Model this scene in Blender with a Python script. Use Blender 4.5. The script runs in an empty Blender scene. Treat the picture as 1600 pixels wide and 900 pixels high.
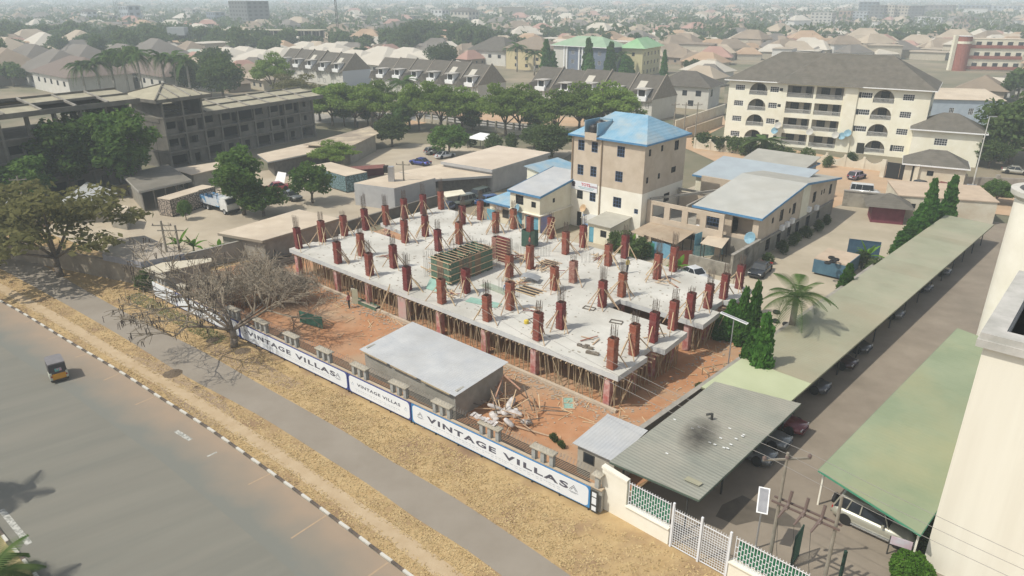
import bpy, math, random
from mathutils import Vector, Matrix
import numpy as np
R = math.radians
sc = bpy.context.scene
COL = sc.collection
rnd = random.Random(7)

# ------------------------------------------------------------ camera
F, YH, CH = 1110.0, -5.0, 30.0
PIT = math.atan((450 - YH) / F); SP, CP = math.sin(PIT), math.cos(PIT)
cam = bpy.data.objects.new('camera', bpy.data.cameras.new('camera')); COL.objects.link(cam)
cam.location = (0, 0, CH); cam.rotation_euler = (math.pi / 2 - PIT, 0, 0)
cam.data.lens = F / 1600 * 36; cam.data.sensor_width = 36
cam.data.clip_start = 0.5; cam.data.clip_end = 20000
sc.camera = cam
# ------------------------------------------------------------ light
SUN_EL, SUN_AZ = 54.0, 180.0      # sun stands at camera left (-X)
w = bpy.data.worlds.new('World'); sc.world = w; w.use_nodes = True
nt = w.node_tree; nt.nodes.clear()
sky = nt.nodes.new('ShaderNodeTexSky'); sky.sky_type = 'NISHITA'; sky.sun_disc = False
sky.sun_elevation = R(SUN_EL); sky.sun_rotation = R(-111.5); sky.dust_density = 2.0; sky.air_density = 1.0; sky.altitude = 300
bg = nt.nodes.new('ShaderNodeBackground'); bg.inputs[1].default_value = 0.145
hs_ = nt.nodes.new('ShaderNodeHueSaturation'); hs_.inputs['Saturation'].default_value = .45; nt.links.new(sky.outputs[0], hs_.inputs['Color'])   # a dusty, whitened sky
wo = nt.nodes.new('ShaderNodeOutputWorld'); nt.links.new(hs_.outputs[0], bg.inputs[0]); nt.links.new(bg.outputs[0], wo.inputs[0])
sl = bpy.data.lights.new('sun', 'SUN'); sl.energy = 3.5; sl.angle = R(0.6); sl.color = (1, 0.955, 0.86)
sun = bpy.data.objects.new('sun', sl); COL.objects.link(sun)
sd = Vector((-.93*math.cos(R(SUN_EL)), -.367*math.cos(R(SUN_EL)), math.sin(R(SUN_EL))))
sun.rotation_euler = sd.to_track_quat('Z', 'Y').to_euler(); sun.location = (-60, 0, 80)
sc.view_settings.view_transform = 'Standard'; sc.view_settings.look = 'None'
sc.view_settings.exposure = 0.06; sc.view_settings.gamma = 1.0
sc.cycles.volume_bounces = 2; sc.cycles.max_bounces = 6; sc.cycles.transparent_max_bounces = 6

# ------------------------------------------------------------ measuring: photograph pixel -> point on the plane z
def G(px, py, z=0.0):
    u = (px - 800) / F; v = (py - 450) / F; zc = (CH - z) / (SP + v * CP)
    return Vector((u * zc, (CP - v * SP) * zc, z))
def ZT(g, py):                       # height over ground point g that shows at row py
    k = (py - 450) / F
    return CH - g[1] * (SP + k * CP) / (CP - k * SP)

# ------------------------------------------------------------ mesh builder
class MB:
    def __init__(s): s.v = []; s.f = []; s.m = []
    def _a(s, pts, faces, mi=0):
        b = len(s.v); s.v += [tuple(p) for p in pts]
        for q in faces: s.f.append(tuple(b + i for i in q)); s.m.append(mi)
        return s
    def box(s, x0, x1, y0, y1, z0, z1, mi=0):
        return s._a([(x0,y0,z0),(x1,y0,z0),(x1,y1,z0),(x0,y1,z0),(x0,y0,z1),(x1,y0,z1),(x1,y1,z1),(x0,y1,z1)],
                    [(0,3,2,1),(4,5,6,7),(0,1,5,4),(1,2,6,5),(2,3,7,6),(3,0,4,7)], mi)
    def beam(s, a, b, w=.1, h=.1, mi=0, up=(0,0,1)):
        a, b = Vector(a), Vector(b); d = (b - a)
        if d.length < 1e-6: return s
        d.normalize(); u = Vector(up)
        if abs(d.dot(u)) > .98: u = Vector((1,0,0)) if abs(d.x) < .9 else Vector((0,1,0))
        r = d.cross(u).normalized(); u = r.cross(d)
        r *= w / 2; u *= h / 2
        return s._a([a-r-u, a+r-u, a+r+u, a-r+u, b-r-u, b+r-u, b+r+u, b-r+u],
                    [(0,1,2,3),(7,6,5,4),(0,4,5,1),(1,5,6,2),(2,6,7,3),(3,7,4,0)], mi)
    def tube(s, a, b, r, r2=None, n=6, mi=0, cap=True):
        a, b = Vector(a), Vector(b); d = b - a
        if d.length < 1e-6: return s
        r2 = r if r2 is None else r2; d.normalize()
        x = d.orthogonal().normalized(); y = d.cross(x); P = []
        for c, rr in ((a, r), (b, r2)):
            for i in range(n):
                t = 2 * math.pi * i / n; P.append(c + x * (rr * math.cos(t)) + y * (rr * math.sin(t)))
        fs = [(i, (i+1) % n, n + (i+1) % n, n + i) for i in range(n)]
        if cap: fs += [tuple(range(n))[::-1], tuple(range(n, 2*n))]
        return s._a(P, fs, mi)
    def path(s, pts, r, n=5, r2=None, mi=0):
        m = len(pts) - 1
        for i in range(m):
            ra = r if r2 is None else r + (r2 - r) * i / m; rb = r if r2 is None else r + (r2 - r) * (i+1) / m
            s.tube(pts[i], pts[i+1], ra, rb, n, mi)
        return s
    def prism(s, pts, z0, z1, mi=0):
        n = len(pts); ar = sum(pts[i][0]*pts[(i+1)%n][1]-pts[(i+1)%n][0]*pts[i][1] for i in range(n))
        if ar < 0: pts = pts[::-1]
        P = [(p[0], p[1], z0) for p in pts] + [(p[0], p[1], z1) for p in pts]
        return s._a(P, [tuple(range(n))[::-1], tuple(range(n, 2*n))] + [(i, (i+1)%n, n+(i+1)%n, n+i) for i in range(n)], mi)
    def lathe(s, prof, n=12, c=(0,0), mi=0):
        P = []; fs = []
        for r, z in prof:
            for i in range(n):
                t = 2*math.pi*i/n; P.append((c[0]+r*math.cos(t), c[1]+r*math.sin(t), z))
        for k in range(len(prof)-1):
            for i in range(n): fs.append((k*n+i, k*n+(i+1)%n, (k+1)*n+(i+1)%n, (k+1)*n+i))
        return s._a(P, fs, mi)
    def slabq(s, q, th, mi=0):            # thick sheet from four 3-D corners
        q = [Vector(p) for p in q]; n = len(q)
        P = q + [p - Vector((0,0,th)) for p in q]
        return s._a(P, [tuple(range(n)), tuple(range(n, 2*n))[::-1]] + [(i, n+i, n+(i+1)%n, (i+1)%n) for i in range(n)], mi)
    def add(s, o, M):
        b = len(s.v); s.v += [tuple(M @ Vector(p)) for p in o.v]
        s.f += [tuple(b+i for i in q) for q in o.f]; s.m += o.m; return s
    def mesh(s, name, mats, smooth=False):
        me = bpy.data.meshes.new(name); me.from_pydata(s.v, [], s.f)
        for m in (mats if isinstance(mats, (list, tuple)) else [mats]): me.materials.append(m)
        if any(s.m): me.polygons.foreach_set('material_index', s.m)
        if smooth: me.polygons.foreach_set('use_smooth', [True]*len(me.polygons))
        me.update(); return me

def place(name, me, parent=None, loc=(0,0,0), rz=0, scale=None, label=None, kind=None):
    o = bpy.data.objects.new(name, me); COL.objects.link(o)
    o.parent = parent; o.location = loc
    if rz: o.rotation_euler = (0, 0, rz) if not isinstance(rz, (tuple, list)) else rz
    if scale: o.scale = scale if isinstance(scale, (tuple, list)) else (scale,)*3
    if label: o['label'] = label
    if kind: o['kind'] = kind
    return o
def part(name, mb, mat, parent, loc=(0,0,0), rz=0, label=None, kind=None, smooth=False):
    return place(name, mb.mesh(name, mat, smooth), parent, loc, rz, None, label, kind)
def tag(o, label, cat=None, group=None, kind=None):
    if label: o['label'] = label
    if cat: o['category'] = cat
    if group: o['group'] = group
    if kind: o['kind'] = kind
    return o
def thing(name, label, cat, loc=(0,0,0), rz=0, group=None):
    o = place(name, None, None, loc, rz); o.empty_display_size = .3
    return tag(o, label, cat, group)
def single(name, mb, mat, label, cat, loc=(0,0,0), rz=0, group=None, smooth=False, kind=None):
    o = place(name, mb.mesh(name, mat, smooth), None, loc, rz); return tag(o, label, cat, group, kind)
KIDS = {}
def kids(o):
    return [c for c in bpy.data.objects if c.parent == o]
def snap(o, depth=2):                 # a record of a thing and its parts, for copying many times
    return (o, [snap(c, depth-1) for c in kids(o)] if depth else [])
def dup(rec, parent=None):
    o, ch = rec; c = o.copy(); COL.objects.link(c); c.parent = parent
    for r in ch: dup(r, c)
    return c
def dup_at(rec, loc, rz=0, scale=None, label=None, group=None):
    c = dup(rec); c.location = loc; c.rotation_euler = (0, 0, rz)
    if scale: c.scale = scale if isinstance(scale, (tuple, list)) else (scale,)*3
    if label: c['label'] = label
    if group: c['group'] = group
    return c

# ------------------------------------------------------------ materials
MATS = {}
def mat(name, c1, c2=None, sc_=2.0, rough=.85, bump=.0, bsc=None, metal=0., stain=None, stsc=.25, sta=.5, corr=None, cw=.15, brick=None, spec=.3, contrast=(.35,.65), obj_rand=0., detail=4, coat=0., streak=None):
    if name in MATS: return MATS[name]
    m = bpy.data.materials.new(name); m.use_nodes = True; n = m.node_tree.nodes; l = m.node_tree.links; n.clear()
    out = n.new('ShaderNodeOutputMaterial'); p = n.new('ShaderNodeBsdfPrincipled'); l.new(p.outputs[0], out.inputs[0])
    p.inputs['Roughness'].default_value = rough; p.inputs['Metallic'].default_value = metal
    p.inputs['Specular IOR Level'].default_value = spec; p.inputs['Coat Weight'].default_value = coat
    tc = n.new('ShaderNodeTexCoord'); v = tc.outputs['Object']
    if streak == 'z':
        mp2 = n.new('ShaderNodeMapping'); mp2.inputs[3].default_value = (1,1,.06); l.new(v, mp2.inputs[0]); v = mp2.outputs[0]
    elif streak:
        mp_ = n.new('ShaderNodeMapping'); mp_.inputs[2].default_value = (0,0,streak[0]); l.new(v, mp_.inputs[0]); mp2 = n.new('ShaderNodeMapping'); mp2.inputs[3].default_value = (streak[1],1,1); l.new(mp_.outputs[0], mp2.inputs[0]); v = mp2.outputs[0]
    def noise(s, d=detail, seed=0):
        x = n.new('ShaderNodeTexNoise'); x.inputs['Scale'].default_value = s; x.inputs['Detail'].default_value = d; x.inputs['Roughness'].default_value = .6
        if seed:
            mp = n.new('ShaderNodeMapping'); mp.inputs[1].default_value = (seed*7.3, seed*3.1, seed); l.new(v, mp.inputs[0]); l.new(mp.outputs[0], x.inputs[0])
        else: l.new(v, x.inputs[0])
        return x.outputs[0]
    def ramp(src, a, b):
        r = n.new('ShaderNodeMapRange'); r.inputs[1].default_value = a; r.inputs[2].default_value = b; l.new(src, r.inputs[0]); r.clamp = True; return r.outputs[0]
    def mix(f, a, b, bl='MIX'):
        x = n.new('ShaderNodeMix'); x.data_type = 'RGBA'; x.blend_type = bl
        if isinstance(f, (int, float)): x.inputs[0].default_value = f
        else: l.new(f, x.inputs[0])
        for i, c in ((6, a), (7, b)):
            if isinstance(c, tuple): x.inputs[i].default_value = (*c, 1)
            else: l.new(c, x.inputs[i])
        return x.outputs[2]
    col = tuple(c1)
    if c2: col = mix(ramp(noise(sc_), *contrast), tuple(c1), tuple(c2))
    if stain: 
        f = ramp(noise(stsc, 5, 3), .45, .7)
        mm = n.new('ShaderNodeMath'); mm.operation = 'MULTIPLY'; l.new(f, mm.inputs[0]); mm.inputs[1].default_value = sta
        col = mix(mm.outputs[0], col, tuple(stain))
    bsrc = None
    if brick:
        br = n.new('ShaderNodeTexBrick'); l.new(v, br.inputs[0]); br.inputs['Scale'].default_value = 1
        br.inputs['Brick Width'].default_value = brick[0]; br.inputs['Row Height'].default_value = brick[1]; br.inputs['Mortar Size'].default_value = brick[2]
        bsrc = br.outputs['Fac']
    if obj_rand:
        oi = n.new('ShaderNodeObjectInfo'); hs = n.new('ShaderNodeHueSaturation')
        mr = n.new('ShaderNodeMapRange'); mr.inputs[3].default_value = 1-obj_rand; mr.inputs[4].default_value = 1+obj_rand; l.new(oi.outputs['Random'], mr.inputs[0])
        l.new(mr.outputs[0], hs.inputs['Value'])
        mr2 = n.new('ShaderNodeMapRange'); mr2.inputs[3].default_value = .5-obj_rand*.06; mr2.inputs[4].default_value = .5+obj_rand*.06
        l.new(oi.outputs['Random'], mr2.inputs[0]); l.new(mr2.outputs[0], hs.inputs['Hue'])
        if isinstance(col, tuple): hs.inputs['Color'].default_value = (*col, 1)
        else: l.new(col, hs.inputs['Color'])
        col = hs.outputs[0]
    if isinstance(col, tuple): p.inputs['Base Color'].default_value = (*col, 1)
    else: l.new(col, p.inputs['Base Color'])
    if corr:
        wv = n.new('ShaderNodeTexWave'); wv.wave_type = 'BANDS'; wv.bands_direction = corr; wv.inputs['Scale'].default_value = 1/cw*.314; wv.inputs['Distortion'].default_value = 0
        l.new(v, wv.inputs[0]); bsrc = wv.outputs['Fac']
    if bump:
        b = n.new('ShaderNodeBump'); b.inputs['Strength'].default_value = bump; b.inputs['Distance'].default_value = .04
        l.new(bsrc if bsrc is not None else noise(bsc or sc_*6, 3, 5), b.inputs['Height']); l.new(b.outputs[0], p.inputs['Normal'])
    MATS[name] = m; return m
def leafmat(name, c1, c2, tr=.5):
    m = bpy.data.materials.new(name); m.use_nodes = True; n = m.node_tree.nodes; l = m.node_tree.links; n.clear()
    out = n.new('ShaderNodeOutputMaterial'); d = n.new('ShaderNodeBsdfDiffuse'); t = n.new('ShaderNodeBsdfTranslucent'); mx = n.new('ShaderNodeMixShader'); mx.inputs[0].default_value = tr
    tc = n.new('ShaderNodeTexCoord'); nz = n.new('ShaderNodeTexNoise'); nz.inputs['Scale'].default_value = .9; nz.inputs['Detail'].default_value = 5
    l.new(tc.outputs['Object'], nz.inputs[0])
    oi = n.new('ShaderNodeObjectInfo'); mr = n.new('ShaderNodeMapRange'); mr.inputs[3].default_value = .75; mr.inputs[4].default_value = 1.3
    l.new(oi.outputs['Random'], mr.inputs[0])
    r2 = n.new('ShaderNodeMapRange'); r2.inputs[1].default_value = .35; r2.inputs[2].default_value = .65; l.new(nz.outputs[0], r2.inputs[0])
    x = n.new('ShaderNodeMix'); x.data_type = 'RGBA'; x.inputs[6].default_value = (*c1, 1); x.inputs[7].default_value = (*c2, 1); l.new(r2.outputs[0], x.inputs[0])
    hs = n.new('ShaderNodeHueSaturation'); l.new(x.outputs[2], hs.inputs['Color']); l.new(mr.outputs[0], hs.inputs['Value'])
    l.new(hs.outputs[0], d.inputs[0]); l.new(hs.outputs[0], t.inputs[0]); l.new(d.outputs[0], mx.inputs[1]); l.new(t.outputs[0], mx.inputs[2]); l.new(mx.outputs[0], out.inputs[0])
    MATS[name] = m; return m
CREAM = mat('cream_wall_paint', (.70,.66,.51), (.76,.72,.58), .8, .85, .05, 20, stain=(.50,.42,.29), stsc=.35, sta=.35)
CREAM2 = mat('pale_cream_paint', (.78,.74,.62), (.83,.79,.68), .6, .8, .04, 15, stain=(.55,.48,.36), stsc=.3, sta=.25)
WHITE = mat('white_paint', (.75,.75,.73), (.80,.80,.78), 1, .6)
PEACH = mat('peach_wall_paint', (.50,.415,.315), (.56,.47,.365), .9, .88, .05, 18, stain=(.38,.29,.19), stsc=.4, sta=.4)
CONC = mat('grey_concrete', (.27,.25,.21), (.36,.335,.29), 1.2, .92, .15, 12, stain=(.18,.165,.14), stsc=.5, sta=.6)
CONCL = mat('fresh_slab_concrete', (.50,.49,.44), (.61,.59,.53), .35, .9, .1, 9, stain=(.40,.38,.33), stsc=.16, sta=.8)
CONCE = mat('slab_edge_concrete', (.50,.51,.50), (.60,.60,.57), .9, .85, .1, 9)
CONCD = mat('weathered_dark_concrete', (.135,.125,.105), (.20,.185,.155), .5, .95, .2, 8, stain=(.09,.083,.07), stsc=.3, sta=.6)
ROOFTOPC = mat('dusty_roof_deck', (.33,.30,.215), (.41,.375,.275), .7, .95)
BLOCK = mat('grey_block_wall', (.30,.29,.25), (.38,.36,.31), 1.3, .95, .3, None, brick=(.45,.225,.012), stain=(.2,.19,.15), stsc=.5, sta=.5)
RED = mat('red_formwork_board', (.17,.036,.028), (.255,.066,.046), 2.5, .7, .05, stain=(.31,.18,.14), stsc=1.3, sta=.6, obj_rand=.25)
REDP = mat('red_washed_column', (.42,.13,.11), (.60,.45,.40), 1.6, .85, stain=(.30,.05,.05), stsc=.9, sta=.6)
STEEL = mat('rusty_rebar', (.13,.10,.08), (.22,.16,.12), 4, .8)
TIMB = mat('raw_timber', (.46,.33,.20), (.58,.43,.28), 3, .85, obj_rand=.15)
TIMBD = mat('old_timber', (.36,.28,.17), (.48,.38,.24), 3, .9, obj_rand=.15)
GREENF = mat('green_formwork_board', (.04,.095,.055), (.085,.16,.10), 1.6, .75, stain=(.22,.26,.20), stsc=.9, sta=.5)
GREENL = mat('pale_green_board', (.22,.38,.31), (.30,.46,.38), 1.2, .7)
TINL = mat('grey_tin_roof', (.50,.51,.51), (.60,.60,.58), .5, .45, .35, corr='X', cw=.25, metal=.25, stain=(.44,.43,.40), stsc=.25, sta=.5)
TINY = mat('grey_tin_roof_across', (.50,.51,.51), (.60,.60,.58), .5, .45, .35, corr='Y', cw=.25, metal=.25, stain=(.44,.43,.40), stsc=.25, sta=.5)
BLUER = mat('blue_tin_roof', (.19,.36,.48), (.28,.44,.54), .6, .45, .4, corr='X', cw=.4, metal=.1, stain=(.42,.44,.41), stsc=.25, sta=.9)
BLUEF = mat('blue_fascia', (.07,.20,.36), (.10,.26,.44), 1, .5)
BLUEB = mat('bright_blue_sheet', (.04,.20,.48), (.06,.25,.55), 1, .5, .4, corr='X', cw=.3)
TEAL = mat('teal_painted_sheet', (.10,.30,.40), (.16,.40,.50), 1.5, .6, .3, corr='X', cw=.3)
TANR = mat('tan_dusty_roof', (.52,.43,.32), (.60,.51,.39), .35, .8, .12, corr='X', cw=.3, stain=(.42,.35,.27), stsc=.15, sta=.6)
TANR2 = mat('brown_rusty_roof', (.34,.27,.19), (.44,.35,.25), .4, .85, .3, corr='Y', cw=.3, stain=(.26,.18,.12), stsc=.4, sta=.6)
OLIVE = mat('olive_tin_roof', (.29,.29,.20), (.345,.345,.24), .3, .6, .25, corr='Y', cw=.3, stain=(.40,.34,.25), stsc=.15, sta=.6)
OLIVEB = mat('brownish_tin_roof', (.275,.27,.185), (.33,.325,.23), .3, .65, .35, corr='Y', cw=.3, stain=(.36,.30,.205), stsc=.15, sta=.6)
OLIVEL = mat('pale_yellow_green_roof', (.42,.45,.28), (.47,.50,.32), .3, .6, .1, corr='Y', cw=.3)
GREYG = mat('grey_green_tin_roof', (.24,.245,.205), (.30,.30,.25), .35, .55, .55, corr='Y', cw=.28, stain=(.36,.33,.27), stsc=.2, sta=.7)
SAGE = mat('sage_green_sheet_roof', (.225,.27,.165), (.275,.315,.20), .25, .6, .12, corr='Y', cw=.4, stain=(.33,.32,.185), stsc=.14, sta=.8)
GREENT = mat('green_fascia', (.06,.25,.15), None, 1, .5)
DROOF = mat('dark_shingle_roof', (.095,.085,.07), (.125,.112,.092), .8, .9, .3, brick=(.5,.3,.02), stain=(.10,.09,.075), stsc=.12, sta=.6)
DROOF2 = mat('grey_brown_tile_roof', (.115,.105,.085), (.155,.14,.115), .8, .9, .45, corr='Y', cw=.45, stain=(.12,.115,.095), stsc=.12, sta=.6)
GLASS = mat('dark_window_glass', (.018,.022,.026), (.035,.042,.05), 1.5, .22, spec=.3)
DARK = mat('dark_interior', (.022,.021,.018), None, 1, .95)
NAVY = mat('navy_window_bars', (.09,.14,.24), None, 1, .5)
IRON = mat('dark_iron', (.05,.05,.045), None, 1, .6)
SILV = mat('galvanised_steel', (.42,.43,.43), (.5,.5,.5), 3, .4, metal=.6)
WPAINT = mat('worn_white_paint', (.56,.54,.48), (.40,.35,.28), 3, .7, contrast=(.5,.75))
BPAINT = mat('worn_black_paint', (.075,.065,.055), (.17,.13,.10), 3, .8)
RUBBER = mat('black_rubber', (.02,.02,.02), None, 1, .8)
BARK = mat('tree_bark', (.13,.105,.08), (.20,.165,.13), 3, .95, .3)
BARKG = mat('pale_palm_trunk', (.28,.26,.22), (.36,.33,.28), 3, .95, .3)
LEAFU = leafmat('spreading_tree_leaves', (.14,.215,.045), (.22,.30,.075))
LEAFO = leafmat('olive_spreading_leaves', (.19,.19,.07), (.28,.265,.115))
LEAFR = leafmat('round_tree_leaves', (.075,.145,.035), (.135,.21,.055))
LEAFD = leafmat('dark_tree_leaves', (.07,.115,.038), (.125,.17,.06))
LEAFC = leafmat('mast_tree_leaves', (.06,.16,.028), (.105,.23,.045))
LEAFP = leafmat('palm_leaves', (.07,.135,.04), (.14,.20,.07))
LEAFB = leafmat('bright_green_leaves', (.10,.22,.03), (.16,.30,.05))
# ============================================================ ground sheets
YAW = R(-41.42)                       # the blocks of the quarter share one direction
SO = G(966, 588, 3.2); SO = Vector((SO.x, SO.y, 0))
SU = Vector((math.cos(R(138.58)), math.sin(R(138.58)), 0)); SV = Vector((math.cos(R(48.58)), math.sin(R(48.58)), 0))
def S(u, v, z=0): return SO + SU*u + SV*v + Vector((0, 0, z))
def sheet(name, pts, z, m, label=None, kind='structure'):
    mb = MB(); mb._a([(p[0], p[1], z) for p in pts], [tuple(range(len(pts)))])
    o = place(name, mb.mesh(name, m)); o['kind'] = kind
    if label: o['label'] = label
    return o
FARG = mat('far_ground', (.16,.155,.10), (.30,.24,.17), .035, .95, stain=(.07,.09,.045), stsc=.02, sta=.8, detail=7)
GRASS = mat('dry_verge_grass', (.39,.265,.125), (.475,.345,.175), 1.1, .95, .5, 14, stain=(.235,.15,.09), stsc=.3, sta=.9, detail=8, contrast=(.3,.7))
ASPH = mat('dusty_asphalt', (.165,.161,.134), (.198,.190,.156), .55, .78, .05, 40, stain=(.225,.205,.165), stsc=.3, sta=.45, streak=(R(-38), .12), detail=6)
PATHM = mat('service_path_asphalt', (.25,.215,.17), (.285,.248,.20), .3, .8, .05, 30)
SOIL = mat('red_laterite_soil', (.39,.185,.085), (.46,.245,.13), .8, .95, .4, 5, stain=(.40,.30,.20), stsc=.22, sta=.8, detail=7)
PAVE = mat('beige_yard_paving', (.41,.345,.25), (.47,.405,.305), .25, .9, .1, 6, stain=(.30,.25,.19), stsc=.09, sta=.7)
PAVEG = mat('grey_yard_concrete', (.40,.345,.25), (.475,.41,.31), .2, .9, .1, 6, stain=(.32,.275,.20), stsc=.11, sta=.7)
DRIVE = mat('brown_driveway', (.235,.195,.15), (.285,.24,.185), .3, .8, .08, 8, stain=(.17,.145,.11), stsc=.22, sta=.6)
DUST = mat('red_dust_edge', (.42,.26,.165), (.36,.25,.17), .5, .95, stain=(.26,.23,.19), stsc=.25, sta=.6)
REDR = mat('reddish_dirt_road', (.45,.30,.18), (.52,.36,.23), .25, .95, stain=(.36,.29,.20), stsc=.1, sta=.6)
g = MB(); N = 8000
g._a([(-N,-300,0),(N,-300,0),(N,N,0),(-N,N,0)], [(0,1,2,3)])
o = place('ground', g.mesh('ground', FARG)); o['kind'] = 'structure'

def smooth(pts, k=6):                 # Catmull-Rom through measured points
    P = [Vector((p[0], p[1])) for p in pts]; P = [P[0]*2-P[1]] + P + [P[-1]*2-P[-2]]; out = []
    for i in range(1, len(P)-2):
        for j in range(k):
            t = j/k; a, b, c, d = P[i-1], P[i], P[i+1], P[i+2]
            out.append(.5*((2*b)+(c-a)*t+(2*a-5*b+4*c-d)*t*t+(3*b-a-3*c+d)*t**3))
    out.append(P[-2]); return out
KERB = smooth([G(*p) for p in [(-230,368),(-120,408),(-45,448),(25,484),(104,532),(185,580),(255,625),(327,671),(405,726),(510,802),(635,896),(790,1012)]], 8)
PN = smooth([G(*p) for p in [(-120,365),(-20,410),(60,452),(140,497),(200,532),(290,588),(400,647),(512,717),(575,757),(650,810),(725,857),(800,912),(960,1030)]], 6)
PF = smooth([G(*p) for p in [(-60,360),(40,400),(127,450),(217,500),(312,547),(400,597),(535,673),(600,714),(700,772),(800,837),(887,897),(1030,1000)]], 6)
sheet('verge', [Vector((-140,108)), Vector((-60,122)), Vector((-40,90)), Vector((-10,62)), Vector((14,42)), Vector((34,14)), Vector((30,2)), Vector((-10,2)), Vector((-140,70))], .02, GRASS, 'dry yellow roadside grass verge')
# road surface: left of the kerb line, to far beyond the frame
road = [k for k in KERB] + [Vector((2, 2)), Vector((-60, -30)), Vector((-160, 20)), Vector((-150, 95))]
sheet('road', road, .03, ASPH, 'wide grey asphalt road')
def band(line, w0, w1, side):         # strip beside a line
    L = []; Rr = []
    for i, p in enumerate(line):
        a = line[max(0, i-1)]; b = line[min(len(line)-1, i+1)]; d = (b-a).normalized(); n = Vector((d.y, -d.x))*side
        L.append(p + n*w0); Rr.append(p + n*w1)
    return L, Rr
def strip(name, line, w0, w1, side, z, m, label=None):
    L, Rr = band(line, w0, w1, side); mb = MB(); n = len(L)
    mb._a([(p.x, p.y, z) for p in L] + [(p.x, p.y, z) for p in Rr], [(i, i+1, n+i+1, n+i) for i in range(n-1)])
    o = place(name, mb.mesh(name, m)); o['kind'] = 'structure'
    if label: o['label'] = label
    return o
# dust drifted along the kerb: fades into the asphalt with distance from the kerb
def fademat(name, c, line_pts=None):
    m = bpy.data.materials.new(name); m.use_nodes = True; n = m.node_tree.nodes; l = m.node_tree.links; p = n['Principled BSDF']
    p.inputs['Roughness'].default_value = .95
    uv = n.new('ShaderNodeUVMap'); sx = n.new('ShaderNodeSeparateXYZ'); l.new(uv.outputs[0], sx.inputs[0])
    tc = n.new('ShaderNodeTexCoord'); nz = n.new('ShaderNodeTexNoise'); nz.inputs['Scale'].default_value = .35; nz.inputs['Detail'].default_value = 5; l.new(tc.outputs['Object'], nz.inputs[0])
    a = n.new('ShaderNodeMath'); a.operation = 'MULTIPLY_ADD'; l.new(nz.outputs[0], a.inputs[0]); a.inputs[1].default_value = .8; l.new(sx.outputs[0], a.inputs[2])
    r = n.new('ShaderNodeMapRange'); r.inputs[1].default_value = .5; r.inputs[2].default_value = 1.25; l.new(a.outputs[0], r.inputs[0])
    mx = n.new('ShaderNodeMix'); mx.data_type = 'RGBA'; mx.inputs[6].default_value = (*c, 1); mx.inputs[7].default_value = (.176,.176,.15,1); l.new(r.outputs[0], mx.inputs[0]); l.new(mx.outputs[2], p.inputs['Base Color'])
    return m
L, Rr = band(KERB, .12, 4.2, 1); mb = MB(); n_ = len(L)
mb._a([(p.x, p.y, .036) for p in L] + [(p.x, p.y, .036) for p in Rr], [(i, i+1, n_+i+1, n_+i) for i in range(n_-1)])
me = mb.mesh('dust_drift', fademat('kerb_dust', (.31,.235,.165))); uv = me.uv_layers.new(name='UVMap')
for lp in me.loops: uv.data[lp.index].uv = (0 if lp.vertex_index < n_ else 1, 0)
o = place('road_dust', me); o['kind'] = 'structure'; o['label'] = 'red dust drifted over the edge of the road'
# path between its two measured edges
def between(name, A, B, z, m, label):
    mb = MB(); n = min(len(A), len(B)); A = [A[int(i*(len(A)-1)/(n-1))] for i in range(n)]; B = [B[int(i*(len(B)-1)/(n-1))] for i in range(n)]
    mb._a([(p.x, p.y, z) for p in A] + [(p.x, p.y, z) for p in B], [(i, i+1, n+i+1, n+i) for i in range(n-1)])
    o = place(name, mb.mesh(name, m)); o['kind'] = 'structure'; o['label'] = label; return o
between('path', PN, PF, .028, PATHM, 'narrow asphalt service path through the dry grass')
# worn track on the verge between road and path
TRK = mat('trodden_sandy_track', (.48,.37,.235), (.42,.31,.185), .8, .95, .3, 8)
TR = [a*.56+b*.44 for a, b in zip([KERB[int(i*(len(KERB)-1)/40)] for i in range(41)], [PN[int(i*(len(PN)-1)/40)] for i in range(41)])]
strip('track', TR[6:], -.55, .6, 1, .026, TRK, 'pale trodden track along the verge')
sheet('soil_and_twig_shade', [G(*p) for p in [(196,552),(222,560),(262,566),(300,598),(352,628),(372,660),(345,664),(322,668),(290,640),(262,622),(246,598),(214,580)]], .0245, mat('brown_soil_and_shade', (.25,.175,.115), (.34,.25,.165), .9, .95, .4, 12, stain=(.40,.29,.16), stsc=.5, sta=.8), 'bare brown soil with painted twig shade between kerb and path under the bare tree')  # brown colour takes in the shade of the twigs along with bare soil
sheet('soil_and_twig_shade', [G(*p) for p in [(352,540),(400,560),(470,600),(450,608),(395,590),(340,560),(318,545),(325,534)]], .0245, mat('brown_soil_and_shade', (0,0,0)), 'bare reddish soil with painted twig shade round the foot of the bare tree')
# kerb stones: one part each, painted black and white in turn
kr = place('kerb', None); tag(kr, 'kerb of stones painted black and white in turn', None, None, 'structure')
def walk(line, step):
    out = []; acc = 0; p = line[0]
    for q in line[1:]:
        d = (q-p).length
        while acc + d >= step:
            t = (step-acc)/d; p2 = p.lerp(q, t); out.append((p2, (q-p).normalized())); p = p2; d = (q-p).length; acc = 0
        acc += d; p = q
    return out
kw = MB().box(-.49,.49,-.085,.085,0,.12).mesh('kerb_stone', WPAINT); kb = MB().box(-.49,.49,-.085,.085,0,.115).mesh('kerb_stone', BPAINT)
for i, (p, d) in enumerate(walk(KERB, 1.0)[14:]):
    if i > 112: break
    place('kerb_stone', kw if i % 2 else kb, kr, (p.x, p.y, 0.02), math.atan2(d.y, d.x) + rnd.uniform(-.02,.02))
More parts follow.
